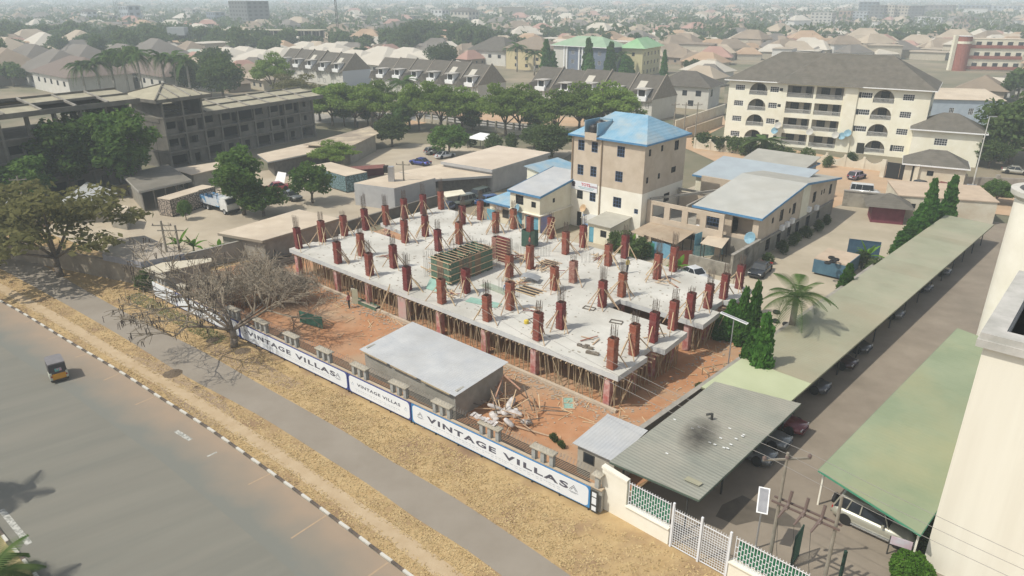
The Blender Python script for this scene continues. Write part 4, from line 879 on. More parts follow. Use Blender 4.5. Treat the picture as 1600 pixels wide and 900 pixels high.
# ---- electricity poles
PC = mat('concrete_pole', (.22,.20,.16),(.29,.26,.21), 2,.9); CER = mat('brown_insulator', (.14,.10,.085), None,1,.4)
A = Vector(G(1232,905).xyz); TB = thing('transformer_poles', 'pair of concrete power poles joined by cross beams with hanging switches', 'power pole', (14.2, 30.6, 0), R(-41))
def hp(px, py, Y0): pass
part('pole', MB().tube((0,0,0),(.0,0,8.3),.12,.075,8), PC, TB); part('pole', MB().tube((2.9,0,0),(2.9,0,7.1),.12,.075,8), PC, TB)
for dz in (0,.35): part('cross_beam', MB().beam((-.35,-.18+dz*1.0,5.2+dz*.2),(3.15,-.18+dz*1.0,5.2+dz*.2),.10,.09), CER, TB)
part('top_arm', MB().beam((-.9,-.9,7.9),(.9,.9,7.9),.09,.09), PC, TB)
for k in (-.85,0,.85):
    i_ = part('insulator', MB().lathe([(.0,7.95),(.11,7.97),(.07,8.03),(.12,8.06),(.07,8.12),(0,8.2)],8,(k,k)), CER, TB)
for x in (.5,1.35,2.2):
    s_ = place('switch', None, TB, (x,-.1,5.3)); part('insulator', MB().path([(0,.25,.75),(0,.0,.1),(0,-.25,-.15)],.085,7), CER, s_); part('fuse_tube', MB().tube((0,-.1,.05),(-.25,-.55,-.6),.10,.06,7), CER, s_); part('lead_wire', MB().path([(-.25,-.55,-.6),(-.05,-.5,-2.6),(.3,-.4,-4.6)],.014,3), IRON, s_)
WIRE = mat('grey_power_wire', (.33,.31,.28), None,1,.5)
def wires(label, a, b, offs, sag, r=.014):
    t = thing('power_line', label, 'wires', a); a = Vector(a); b = Vector(b)
    for o_ in offs:
        o_ = Vector(o_); pts = [(b-a)*(i/12)+o_-Vector((0,0,sag*4*(i/12)*(1-i/12))) for i in range(13)]; part('wire', MB().path(pts, r, 3), WIRE, t)
c_, s_ = math.cos(R(-41)), math.sin(R(-41))
def rot(k): return (k*c_-k*s_, k*s_+k*c_, 0)
wires('three bare wires crossing over the driveway near the double power poles', (14.2,30.6,8.2), (-1.5,47,9.5), [rot(-.85), rot(0), rot(.85)], .5)
wires('three bare wires running down past the tall cream building', (14.2,30.6,8.2), (30,16,7.5), [rot(-.85), rot(0), rot(.85)], .5)
def hpole(label, base, pyt, rz, two=None):
    g = G(*base); h = ZT(g, pyt); t = thing('power_pole', label, 'power pole', (g.x, g.y, 0), rz); part('pole', MB().tube((0,0,0),(0,0,h),.17,.11,7), PC, t); part('cross_arm', MB().box(-1.1,1.1,-.06,.06,h-.6,h-.48), PC, t)
    if two: part('pole', MB().tube((two,.0,0),(two,0,h-.5),.17,.11,7), PC, t); part('cross_arm', MB().box(-.6,two+.9,-.05,.05,h-1.2,h-1.08), PC, t); part('tie_beam', MB().beam((0,0,h*.55),(two,0,h*.42),.1,.1), PC, t)
    for x in (-1,0,1): part('insulator', MB().lathe([(0,h-.48),(.09,h-.46),(.05,h-.4),(.09,h-.36),(0,h-.28)],6,(x,0)), CER, t)
    return g, h
hpole('double concrete power pole beside the bare tree', (268,432), 345, R(0), 1.5)
hpole('single power pole rising behind the light grey warehouse', (633,316), 252, R(-10))
hpole('power pole standing in the big spreading tree at the far left', (45,345), 275, R(15))
for i, (b, tp, l) in enumerate((((1052,205),160,'leftmost of three power poles by the cream gable wall'),((1068,210),160,'middle of three power poles by the cream gable wall'),((1085,222),160,'rightmost of three power poles by the cream gable wall'))): hpole(l, b, tp, R(20))
# ---- small sign board under the green carport, gate side posts, round bush is in the plants section
g_ = G(1402,872); t = thing('sign_board', 'small white and pink sign board on black legs beside the silver car', 'sign', (g_.x, g_.y, 0), R(-30)); part('leg', MB().box(-.6,-.53,-.03,.03,0,1.35), IRON, t); part('leg', MB().box(.53,.6,-.03,.03,0,1.35), IRON, t); part('board', MB().box(-.55,.55,-.04,.0,.85,1.4), mat('pink_white_sign', (.62,.60,.64),(.60,.42,.46), 1.2,.5), t)
g_ = G(1216,897); t = thing('open_gate_leaf', 'dark green open gate leaf standing behind the railing', 'gate', (g_.x+.8, g_.y+.4, 0), R(50)); part('frame', MB().box(0,.08,-.04,.04,0,2.3).box(1.2,1.28,-.04,.04,0,2.3).box(.08,1.2,-.03,.03,2.2,2.3).box(.08,1.2,-.03,.03,.1,.2), mat('bottle_green_paint', (.02,.05,.035)), t)
for k in range(6): part('bar', MB().box(.22+k*.16,.25+k*.16,-.015,.015,.2,2.2), mat('bottle_green_paint',(0,0,0)), t)
g_ = G(1312,905); t = single('green_post', MB().box(-.07,.07,-.07,.07,0,2.0), mat('bottle_green_paint',(0,0,0)), 'dark green steel post at the bottom of the driveway', 'post', g_, R(10))
# water stains are part of the driveway
sheet('wet_patch', [G(1128,790),G(1160,775),G(1190,790),G(1225,800),G(1250,818),G(1252,826),G(1215,822),G(1180,815),G(1150,822),G(1118,808)], .062, mat('wet_ground', (.10,.085,.065),(.13,.11,.085), 1,.5), 'dark wet patch on the driveway', 'structure')
# ============================================================ building maker (frame: front S side on y=0 runs to -x, E side on x=0 runs to +y)
WC = {}
def win_mesh(w, h, st):
    k = (round(w,2), round(h,2), st)
    if k not in WC:
        f = MB(); bw = .05
        f.box(-w/2,w/2,-.03,.05,0,bw).box(-w/2,w/2,-.03,.05,h-bw,h).box(-w/2,-w/2+bw,-.03,.05,bw,h-bw).box(w/2-bw,w/2,-.03,.05,bw,h-bw)
        nx = max(2, int(w/.38)); nz = max(2, int(h/.38))
        if st != 'plain':
            for i in range(1, nx): f.box(-w/2+w*i/nx-.02,-w/2+w*i/nx+.02,-.025,.02,bw,h-bw)
            for i in range(1, nz): f.box(-w/2+bw,w/2-bw,-.028,.015,h*i/nz-.02,h*i/nz+.02)
        m = {'navy': NAVY, 'white': WHITE, 'iron': IRON, 'plain': IRON, 'louvre': SILV}[st]
        WC[k] = (f.mesh('window', m), MB().box(-w/2+bw,w/2-bw,.06,.075,bw,h-bw).mesh('pane', GLASS))
    return WC[k]
def put_window(par, p, ang, w, h, st='navy', shutter=False):
    f, g_ = win_mesh(w, h, st); o = place('window', f, par, p, ang); place('pane', g_, o)
    if shutter: part('shutter', MB().box(-w/2-.5,-w/2-.02,-.10,-.05,0,h), BLUEF if shutter == 1 else GLASS, o)
    return o
def wallrun(mb, L, z0, z1, th, ops, face, W=0):
    """wall of length L with openings [(s0,s1,za,zb)] as boxes"""
    cuts = sorted({0, L} | {o[0] for o in ops} | {o[1] for o in ops})
    for a, b in zip(cuts, cuts[1:]):
        if b-a < 1e-4: continue
        m = (a+b)/2; hs = sorted((o[2], o[3]) for o in ops if o[0] <= m <= o[1]); z = z0
        for za, zb in hs + [(z1, z1)]:
            if za-z > 1e-3:
                if face == 'S': mb.box(-b,-a,0,th,z,za)
                elif face == 'E': mb.box(-th,0,a,b,z,za)
                elif face == 'N': mb.box(-b,-a,W-th,W,z,za)
                else: mb.box(-W,-W+th,a,b,z,za)
            z = max(z, zb)
def hip(L, W, z, rise, ov, ins=1.0):
    x0, x1, y0, y1 = -L-ov, ov, -ov, W+ov; mb = MB(); w_ = (y1-y0); l_ = (x1-x0)
    if l_ >= w_: a = (x0+w_/2*ins, (y0+y1)/2); b = (x1-w_/2*ins, (y0+y1)/2)
    else: a = ((x0+x1)/2, y0+l_/2); b = ((x0+x1)/2, y1-l_/2)
    P = [(x0,y0,z),(x1,y0,z),(x1,y1,z),(x0,y1,z),(a[0],a[1],z+rise),(b[0],b[1],z+rise)]
    if l_ >= w_: T = [(0,1,5,4),(1,2,5),(2,3,4,5),(3,0,4)]
    else: T = [(0,1,4),(1,2,5,4),(2,3,5),(3,0,4,5)]
    mb._a(P, T); mb._a([(x0,y0,z-.001),(x1,y0,z-.001),(x1,y1,z-.001),(x0,y1,z-.001)], [(3,2,1,0)]); return mb
def fascia(L, W, z, ov, h=.22, t=.04):
    x0, x1, y0, y1 = -L-ov, ov, -ov, W+ov
    return MB().box(x0-t,x1+t,y0-t,y0,z-h,z+.02).box(x0-t,x1+t,y1,y1+t,z-h,z+.02).box(x0-t,x0,y0,y1,z-h,z+.02).box(x1,x1+t,y0,y1,z-h,z+.02)
def gable(L, W, z, rise, ov, axis='x', ridge=.5):
    x0, x1, y0, y1 = -L-ov, ov, -ov, W+ov
    if axis == 'x': P = [(x0,y0,z),(x1,y0,z),(x1,y1,z),(x0,y1,z),(x0,y0+(y1-y0)*ridge,z+rise),(x1,y0+(y1-y0)*ridge,z+rise)]; T = [(0,1,5,4),(2,3,4,5),(1,2,5),(3,0,4),(3,2,1,0)]
    else: P = [(x0,y0,z),(x1,y0,z),(x1,y1,z),(x0,y1,z),(x0+(x1-x0)*ridge,y0,z+rise),(x0+(x1-x0)*ridge,y1,z+rise)]; T = [(0,3,5,4),(1,4,5,2),(0,4,1),(2,5,3),(3,2,1,0)]
    return MB()._a(P, T)
def building(name, label, cat, C, L, W, H, wm, ang=YAW, wins=(), roof=('flat',), rm=None, fm=None, group=None, th=.25, z0=0, bands=(), back=True):
    t = thing(name, label, cat, (C[0], C[1], z0), ang, group); ops = {'S': [], 'E': []}
    for w in wins: ops[w[0]].append((w[1]-w[3]/2, w[1]+w[3]/2, w[2], w[2]+w[4]))
    mb = MB(); zs = [0] + [b[0] for b in bands] + [H]; ms = [wm] + [b[1] for b in bands]
    for i in range(len(ms)):
        mb = MB(); a, b = zs[i], zs[i+1]
        for f_, L2, W2 in (('S',L,W),('E',W,L)):
            o2 = [(q[0],q[1],max(q[2],a),min(q[3],b)) for q in ops[f_] if q[3] > a and q[2] < b]
            if f_ == 'E': # start after the S wall thickness
                o2 = [(max(q[0],th),q[1],q[2],q[3]) for q in o2]
                cuts = MB(); wallrun(cuts, W, a, b, th, o2 + [(0,th,a,b)], 'E'); mb.v += []; base = len(mb.v); mb.v += cuts.v; mb.f += [tuple(base+k for k in q) for q in cuts.f]; mb.m += cuts.m
            else: wallrun(mb, L, a, b, th, o2, 'S')
        mb.box(-L,-L+th,th,W,a,b).box(-L+th,-th,W-th,W,a,b)
        part('wall', mb, ms[i], t)
    for w in wins:
        if w[5] == 'hole': continue
        if w[5] == 'door':
            m_ = w[6] if len(w) > 6 else IRON; d = MB().box(-w[3]/2+.02,w[3]/2-.02,.06,.1,.02,w[4]-.02)
            part('door', d, m_, t, (-w[1],0,w[2]) if w[0]=='S' else (0,w[1],w[2]), 0 if w[0]=='S' else R(90)); continue
        put_window(t, (-w[1],.05,w[2]) if w[0]=='S' else (-.05,w[1],w[2]), 0 if w[0]=='S' else R(90), w[3], w[4], w[5], w[6] if len(w) > 6 else False)
    k = roof[0]
    if k == 'flat': part('roof', MB().box(-L-.15,.15,-.15,W+.15,H,H+.15), rm or CONC, t)
    elif k == 'hip': part('roof', hip(L,W,H+.02,*roof[1:]), rm, t); 
    elif k == 'gable': part('roof', gable(L,W,H+.02,roof[1],roof[2],*roof[3:]), rm, t)
    elif k == 'mono': # high at the far side (y) or 'x' high at far x
        ov = roof[2]; 
        if len(roof) > 3: q = [(-L-ov,-ov,H+roof[1]),(ov,-ov,H),(ov,W+ov,H),(-L-ov,W+ov,H+roof[1])]
        else: q = [(-L-ov,-ov,H),(ov,-ov,H),(ov,W+ov,H+roof[1]),(-L-ov,W+ov,H+roof[1])]
        part('roof', MB().slabq([Vector(a)+Vector((0,0,.12)) for a in q], .1), rm, t)
        if roof[1]: part('gable_wall', MB()._a([(-.002,.05,H),(-.002,W-.05,H),(-.002,W-.05,H+roof[1])],[(0,1,2)]) if len(roof) == 3 else MB()._a([(-.05,-.0+.002,H),(-L+.05,.002,H),(-L+.05,.002,H+roof[1])],[(0,1,2)]), wm, t)
    if fm: part('fascia', fascia(L,W,H+.05,roof[2] if len(roof) > 2 else .15), fm, t)
    return t
def rect(pL, pC, pR, z):
    """front corner and the two eave lengths measured from three photograph points at height z"""
    a, c, b = G(*pL, z), G(*pC, z), G(*pR, z); return c, (a-c).length, (b-c).length
def dish(par, p, r, m, az=R(-120), name='satellite_dish'):
    d = place(name, None, par, p, az); part('bowl', MB().lathe([(0,0),(r*.5,.06*r*2),(r*.85,.2*r*1.4),(r,.32*r)], 12), m, d).rotation_euler = (R(65),0,0)
    part('bracket', MB().tube((0,0,-.4),(0,.1,0),.03,n=5), IRON, d); return d
DB = mat('pale_blue_dish', (.16,.30,.38),(.22,.37,.44), 2,.5); DW = mat('white_dish', (.45,.44,.40)); DO = mat('ochre_dish', (.50,.33,.18),(.56,.40,.24), 2,.6)
# ---- tower block with the blue hipped roof
C, _, _ = rect((886,209),(1011,226),(1078,206),12.9); ov = .45
c2, s2 = math.cos(YAW), math.sin(YAW)
def loc(C, x, y): return Vector((C.x+c2*x-s2*y, C.y+s2*x+c2*y, 0))
TC = loc(C, -ov, ov)
Lt, Wt = 11.4, 10.6
wn = []
for zf in (10.55, 7.3, 3.7): 
    wn += [('S',3.9,zf,1.15,1.45,'navy'), ('S',8.15,zf,1.05,1.45,'navy'), ('S',10.1 if zf>9 else 10.2,zf,1.05,1.45,'navy')]
wn = [('S',3.6,10.7,1.15,1.4,'navy'),('S',7.75,10.75,1.0,1.4,'navy'),('S',9.95,10.75,1.05,1.4,'navy'),
      ('S',3.7,7.4,1.15,1.4,'navy'),('S',7.8,7.45,1.0,1.4,'navy'),('S',9.95,7.4,1.0,1.4,'navy'),
      ('S',3.75,3.9,1.3,1.4,'navy'),('S',7.75,4.0,1.0,1.4,'navy'),('S',9.9,4.0,1.0,1.2,'iron'),('S',.75,3.6,.6,.65,'navy'),
      ('S',9.9,.05,.8,2.1,'door',DARK),('S',7.8,1.5,1.3,.5,'iron'),
      ('E',1.2,11.1,.55,.9,'iron'),('E',4.2,11.3,.55,.8,'iron'),('E',8.0,10.9,1.1,1.3,'iron'),('E',1.0,7.6,.5,.8,'iron'),('E',3.9,7.7,.55,.75,'iron'),('E',7.7,7.9,1.2,.8,'iron'),('E',6.4,4.1,1.5,1.2,'iron')]
tw = building('tower_block', 'four storey peach and cream block under a pale blue hipped roof', 'building', TC, Lt, Wt, 12.8, CREAM2, wins=wn, bands=((6.35, PEACH),), roof=('hip',2.7,.45,.62), rm=BLUER, fm=BLUEF)
part('corner_strip', MB().box(-.3,.02,-.02,.3,0,3), CREAM2, tw)
for x, z0_ in ((-6.55, 0.3),(-11.35,6.3)): part('drain_pipe', MB().tube((x,-.12,z0_),(x,-.12,12.6),.09,n=6), mat('brown_drain', (.33,.25,.17)), tw)
# well cut in the roof with two black water tanks
wl_ = part('roof_well', MB().box(-9.1,-7.2,-.5,2.6,12.4,13.35).box(-9.1,-7.2,2.6,2.8,12.4,14.6), PEACH, tw)
TK = mat('black_water_tank', (.03,.03,.032),(.05,.05,.05), 2,.45)
part('well_floor', MB().box(-8.95,-7.35,-.3,2.55,13.355,13.37), DARK, tw)
part('well_trim', MB().box(-9.2,-9.1,-.5,3.0,13.1,14.9).box(-7.2,-7.1,-.5,3.0,13.1,14.7).box(-9.2,-7.1,2.8,3.0,14.3,14.9), BLUER, tw)
def tank(name, label, p, r, h, m=TK):
    t = thing(name, label, 'water tank', p); part('barrel', MB().lathe([(0,0),(r,0),(r*1.0,h*.3),(r*.97,h*.33),(r,h*.38),(r,h*.7),(r*.97,h*.73),(r,h*.78),(r*.8,h*.92),(r*.3,h),(0,h)],14), m, t, smooth=False); part('lid', MB().lathe([(0,h),(r*.28,h),(r*.28,h*1.06),(0,h*1.06)],10), m, t); return t
tank('water_tank', 'larger black water tank sunk in the blue roof', loc(TC,-8.1,1.7)+Vector((0,0,13.37)), .75, 1.4); tank('water_tank', 'smaller black water tank in front of the larger one on the blue roof', loc(TC,-8.15,.25)+Vector((0,0,13.37)), .6, 1.0)
# school sign
sg = thing('school_sign', 'white sign board with a dark crest and red and green letters on the tower block', 'sign', loc(TC,-9.0,-.06)+Vector((0,0,5.9)), YAW)
part('board', MB().box(-2.35,2.0,-.04,.0,-.6,.62), mat('sign_white', (.70,.71,.72)), sg)
def rt(body, size, x, z, m, bold, w): text(body, size, sg, (x,-.045,z), w, m, bold)
rt('TOTS', .55, .1, .22, mat('sign_red', (.50,.10,.12)), .02, 1.5); rt('SCHOOLS', .3, 1.35, .12, mat('sign_maroon', (.22,.06,.10)), .012, 1.2)
for i,(w_,z_) in enumerate(((2.7,-.14),(2.2,-.32))): part('small_print', MB().box(.2-w_/2,.2+w_/2,-.045,-.041,z_-.035,z_+.035), mat('sign_teal', (.15,.32,.36)), sg)
part('crest', MB().lathe([(0,0),(.3,0),(.3,.005),(0,.005)],12), mat('crest_black', (.05,.04,.05)), sg, (-1.95,-.045,.22)).rotation_euler = (R(90),0,0)
part('crest', MB().box(-2.2,-1.7,-.046,-.042,-.25,-.0), mat('crest_black', (.05,.04,.05)), sg)
d_ = dish(tw, (-8.9,-.4,2.9), .55, DO, R(-10))
part('printed_mural', MB().box(-9.3,-6.9,-.03,-.005,.2,2.0), mat('blue_white_mural', (.60,.62,.66),(.18,.35,.62), 1.2,.6, contrast=(.5,.56)), tw)
# ---- annex left of the tower
C, L1, W1 = rect((809,281),(860,291),(895,268),6.3)
AC = loc(TC, -Lt-.0, -6.9); L1, W1 = 5.3, 9.6
an = building('annex', 'cream two storey annex with a grey lean-to roof and blue shop shutters', 'building', AC, L1, W1, 5.4, CREAM, wins=[('S',1.1,3.7,.8,.8,'iron'),('S',3.6,3.7,1.4,1.3,'iron'),('S',1.4,.05,2.3,2.4,'door',TEAL),('S',4.1,.05,1.9,2.5,'door',TEAL),('E',3.0,4.0,.5,.6,'iron')], roof=('mono',1.5,.25), rm=TINL, fm=None)
part('fascia', MB().slabq([(.3,-.27,5.53),(.3,-.32,5.53),(-L1-.3,-.32,5.53),(-L1-.3,-.27,5.53)],.3).slabq([(.27,-.3,5.53),(.32,-.3,5.53),(.32,W1+.3,7.1),(.27,W1+.3,7.1)],.3).slabq([(-L1-.27,-.3,5.53),(-L1-.32,-.3,5.53),(-L1-.32,W1+.3,7.1),(-L1-.27,W1+.3,7.1)],.3), BLUEF, an)
part('side_mural', MB().box(.002,.03,.2,2.6,.2,2.5), mat('purple_blue_mural', (.20,.24,.45),(.32,.30,.50), .8,.6, stain=(.5,.3,.2), stsc=1, sta=.4), an)
part('ledge', MB().box(-L1,.02,-.35,-.001,2.75,2.85).box(.001,.35,-.35,W1,2.75,2.85), CREAM2, an)
dish(an, (-3.6,-.35,3.2), .6, DB, R(-20)); part('shop_screen', MB().box(-4.9,-3.1,-.8,-.75,.1,2.2), mat('rusty_blue_sheet', (.12,.20,.26),(.22,.20,.18), 2,.7), an)
# back hall with blue roof and wall
B0 = loc(TC, -Lt+.1, 1.6)
bh = building('blue_hall', 'cream hall behind the annex with a bright blue gable wall and pale blue roof', 'building', loc(TC,-Lt-.02,1.0), 9.0, 7.5, 5.2, CREAM, roof=('mono',1.6,.3,'x'), rm=BLUER)
part('blue_gable', MB().slabq([(-.2,-.06,5.15+0),(-6.5,-.06,6.4),(-6.5,-.04,6.4),(-.2,-.04,5.15)],1.6), BLUEB, bh)
# round porch with a blue roof
PO = G(800,330); po = thing('corner_porch', 'small corner porch with a round cream column under a pale blue roof', 'porch', (PO.x, PO.y, 0), YAW)
po.location = loc(AC, -L1-.05, .3); part('wall', MB().box(-3.6,0,.6,5.5,0,3.0), CREAM, po); part('round_column', MB().lathe([(.95,0),(.95,3.0)],20,(-3.7,.9)), CREAM, po, smooth=True); part('window', MB().box(-2.2,-1.0,.56,.6,.9,2.1), IRON, po)
part('roof', MB()._a([(.0,-.3,3.1),(-5.0,-.3,3.1),(-5.0,6.0,3.1),(0,6.0,3.1),(0,3.2,4.3),(-2.6,2.9,4.3)],[(0,1,5,4),(1,2,5),(2,3,4,5),(3,0,4),(0,3,2,1)]), BLUER, po); part('fascia', MB().box(-5.05,0,-.36,-.3,2.85,3.12).box(-5.06,-5.0,-.3,6,2.85,3.12), BLUEF, po); part('blue_grille', MB().box(-4.6,-3.0,-.1,-.05,.1,1.9), TEAL, po); 
for x in (-2.9,-2.3): part('condenser', MB().box(x-.3,x+.2,.2,.55,2.0,2.5), WHITE, po)
# ---- little cream house before the tower
C, _, _ = rect((916,347),(955,356),(992,334),2.75)
lh = building('small_cream_house', 'little cream house with a sloping grey roof and blue door before the tower block', 'house', loc(C,-.35,.3), 3.5, 6.6, 2.6, CREAM, wins=[('S',2.9,.05,.75,2.1,'door',TEAL),('S',1.0,1.1,.95,.9,'iron')], roof=('mono',.55,.3), rm=mat('dusty_grey_roof', (.36,.345,.29),(.42,.40,.34), .6,.7,.3,corr='X',cw=.25))
part('awning', MB().slabq([(-6.6,2.6,2.1),(-3.9,2.0,2.2),(-3.9,5.5,2.3),(-6.6,5.8,2.2)],.05), TINL, lh)
# ---- roofless shell
SC = G(1004,303,5.3); sl_ = 10.6
sh_ = thing('roofless_shell', 'roofless peach shell with square window openings between tower and long building', 'building', loc(TC,.02,1.6), YAW)
sh_.location = loc(TC, 10.9, 1.3)
ops = [(.6+i*2.55, 2.35+i*2.55, 3.3, 4.9) for i in range(4)] + [(.8,2.6,1.35,2.05),(3.6,5.6,1.35,2.05),(6.4,9.4,1.35,2.05)]
mb = MB(); wallrun(mb, 10.8, 0, 5.4, .25, ops, 'S'); part('wall', mb, PEACH, sh_)
mb = MB(); wallrun(mb, 10.8, 0, 6.0, .25, [(1.0,2.6,3.2,4.5),(6,7.4,3.2,4.5)], 'N', 15); part('wall', mb, PEACH, sh_); part('floor_slab', MB().box(-10.8,0,.25,14.7,2.4,2.6), CONC, sh_); part('inner_wall', MB().box(-10.8,0,8.0,8.2,2.6,5.0), PEACH, sh_)
for a, b in (((-10.6,.3,5.5),(-.2,14.6,6.6)),((-10.6,7.9,5.4),(0,7.9,5.6)),((-5.2,.2,5.5),(-5.2,14.8,6.2))): part('ring_beam', MB().beam(a, b, .25,.28), CONC, sh_)
for x, y in ((-5.2,8.1),(-10.6,8.1),(-2.5,8.1)): part('pillar', MB().box(x-.14,x+.14,y-.14,y+.14,2.6,5.5), CONC, sh_)
# ---- long building on the right
C = G(1190,343,5.5); LC = loc(C,-.35,.35)
wn = [('S',5.9,3.3,1.7,1.5,'navy'),('S',2.1,2.9,2.7,2.2,'hole')]
for s_i, (sg_, zz, w_, h_) in enumerate(((4.2,3.9,.6,.75),(6.9,3.6,1.15,1.5),(9.6,4.0,.5,.7),(11.0,3.6,1.1,1.5),(14.8,3.3,.95,2.3),(18.2,3.7,1.2,1.5),(21.0,4.2,.5,.7),(22.0,4.2,.5,.7),(24.6,3.6,1.0,1.5),(3.6,.5,1.3,1.6),(7.0,.6,1.2,1.3),(10.4,.7,1.1,1.4),(13.2,.1,1.2,2.1),(17.0,.1,1.4,2.3),(21.0,.8,1.0,1.1))): wn.append(('E',sg_,zz,w_,h_,'iron'))
lb = building('long_building', 'long peach building with a wide dull grey roof edged in blue', 'building', LC, 8.2, 27.0, 5.5, mat('grey_plinth_paint', (.24,.225,.19),(.30,.28,.235), .8,.9,stain=(.17,.15,.13),stsc=.4,sta=.5), wins=wn, bands=((2.45,PEACH),), roof=('none',))
RG = mat('dull_grey_roof', (.42,.42,.38),(.48,.475,.43), .35,.5,.3,corr='X',cw=.3,stain=(.38,.365,.31),stsc=.18,sta=.7); RG2 = mat('dusty_back_roof', (.345,.335,.29),(.40,.385,.33), .35,.6,.3,corr='X',cw=.3,stain=(.31,.29,.24),stsc=.18,sta=.6)
yr = 13.5; zr = 7.3
for i in range(4): x0 = -8.65+i*(9.1/4); part('roof_sheet', MB().slabq([(x0,-.45,5.62),(x0+9.1/4+.01,-.45,5.62),(x0+9.1/4+.01,yr,zr+.02),(x0,yr,zr+.02)],.06), RG, lb)
part('roof_sheet', MB().slabq([(-8.65,yr,zr+.02),(.45,yr,zr+.02),(.45,27.4,5.62),(-8.65,27.4,5.62)],.06), RG2, lb)
part('gable_wall', MB()._a([(-.002,0,5.49),(-.002,27,5.49),(-.002,yr,zr-.1),(-.25,0,5.49),(-.25,27,5.49),(-.25,yr,zr-.1)],[(0,1,2),(5,4,3),(0,2,5,3),(1,4,5,2)]), PEACH, lb)
part('fascia', MB().box(-8.7,.5,-.52,-.46,5.36,5.64).slabq([(.46,-.46,5.66),(.52,-.46,5.66),(.52,yr,zr+.06),(.46,yr,zr+.06)],.28).slabq([(.46,yr,zr+.06),(.52,yr,zr+.06),(.52,27.4,5.66),(.46,27.4,5.66)],.28), BLUEF, lb)
part('pilaster', MB().box(.0,.12,13.2,15.9,2.45,6.9), CREAM, lb); part('ledge', MB().box(.0,.35,.5,26,2.35,2.5), CONC, lb)
part('balcony_back', MB().box(-3.6,-.3,2.3,2.5,2.6,5.4), PEACH, lb); part('balcony_floor', MB().box(-3.6,-.25,.25,2.3,2.55,2.7), PEACH, lb)
dish(lb, (-.6,-.5,3.0), .75, DB, R(-10)); 
for x, y, z in ((-6.8,-.35,2.6),(-7.6,-.35,2.6)): part('condenser', MB().box(x-.35,x+.35,y-.1,y+.3,z,z+.55), WHITE, lb)
for y, z in ((7.0,2.4),(8.6,2.5),(10.2,2.6),(19,2.5),(16,2.9)): part('condenser', MB().box(.05,.5,y-.4,y+.4,z,z+.65), WHITE, lb)
# blue roofed blocks behind it
building('blue_edged_block', 'cream block with a grey blue-edged roof behind the roofless shell', 'building', loc(TC, 12.5, 17.5), 14.0, 9.0, 5.6, CREAM, roof=('mono',1.2,.4), rm=mat('blue_grey_roof',(.34,.38,.40),(.38,.43,.45),.4,.5,.3,corr='X',cw=.3), fm=BLUEF)
building('blue_edged_block', 'farther grey roofed wing with blue edge behind the long building', 'building', loc(LC, -5.5, 27.8), 9.5, 6.0, 5.8, mat('grey_wing_wall',(.33,.31,.27),(.38,.36,.32),1,.9), roof=('mono',.9,.4), rm=RG2, fm=BLUEF)
# ---- brown shacks, coloured sheets and rubble before the shell
r4 = lambda nm, lab, pts, mt, n=3: roof4('lean_to', lab, pts, 0, n, [mt], cat='shed roof', posts=True, post_in=.06)
r4('lean_to','brown rusty lean-to roof nearest the little cream house',[G(985,362,2.2),G(1005,370,2.2),G(1035,352,2.5),G(1020,345,2.5)],TANR2)
r4('lean_to','larger brown sheet roof of three slopes before the peach shell',[G(1004,366,2.5),G(1056,382,2.3),G(1086,362,2.6),G(1032,350,2.7)],TANR2)
r4('lean_to','tan sheet roof tucked under the corner of the long building',[G(1094,380,2.3),G(1128,388,2.3),G(1140,372,2.5),G(1106,368,2.5)],TANR)
def fencesheet(lab, a, b, h, m, lean=0): 
    a, b = G(*a), G(*b); d = b-a; t = thing('sheet_fence', lab, 'sheet fence', a, math.atan2(d.y,d.x)); n = max(2,int(d.length/.85))
    for i in range(n): part('tin_sheet', MB().beam((d.length*i/n,.02*(i%2),h/2),(d.length*(i+1)/n,.02*(i%2),h/2),.025,h*rnd.uniform(.93,1.03)), m, t)
    return t
fencesheet('green painted sheet fence behind the back edge of the slab', (1003,400),(1021,404),2.0, mat('green_sheet_paint',(.04,.22,.13),(.06,.28,.17),2,.6))
fencesheet('pale blue sheet fence beside the green one', (1017,400),(1046,406),2.0, mat('blue_sheet_paint',(.14,.32,.45),(.20,.40,.52),2,.6))
fencesheet('red brown sheet fence behind a red column at the back edge', (1046,420),(1079,418),2.2, mat('red_brown_sheet',(.22,.06,.045),(.28,.09,.06),2,.7))
fencesheet('teal weathered fence boards below the tan roof', (1084,402),(1131,398),1.5, mat('teal_weathered',(.14,.30,.33),(.28,.42,.42),3,.7))
fencesheet('upright blue sheet beside the brown shack', (1083,402),(1094,398),3.0, TEAL)
wl2 = G(1128,430); t = thing('stained_wall', 'stained grey yard wall with black mould running to the long building', 'wall', loc(LC, 0.2,-7.4), YAW)
MO = mat('mouldy_wall', (.30,.275,.225),(.36,.33,.27), 1,.95,.1, stain=(.07,.065,.055), stsc=.45, sta=.9)
part('wall', MB().box(-.0,.3,0,7.3,0,2.9).box(-5.2,0,-.01,.28,0,1.7), MO, t); part('coping', MB().box(-.05,.35,0,7.3,2.9,2.98), CONC, t)
tb_ = thing('block_pile', 'heap of orange clay blocks behind the white saloon', 'blocks', loc(LC,-4.2,-6.6), YAW)
for i in range(46):
    part('block', MB().box(-.22,.22,-.11,.11,0,.2), mat('orange_clay_block',(.50,.28,.12),(.60,.36,.17),2,.9,obj_rand=.15), tb_, (rnd.uniform(-3,3.2), rnd.uniform(-.8,1.6), rnd.choice([0,.2,.4,.6])), rnd.uniform(-.4,.4)) if i else None
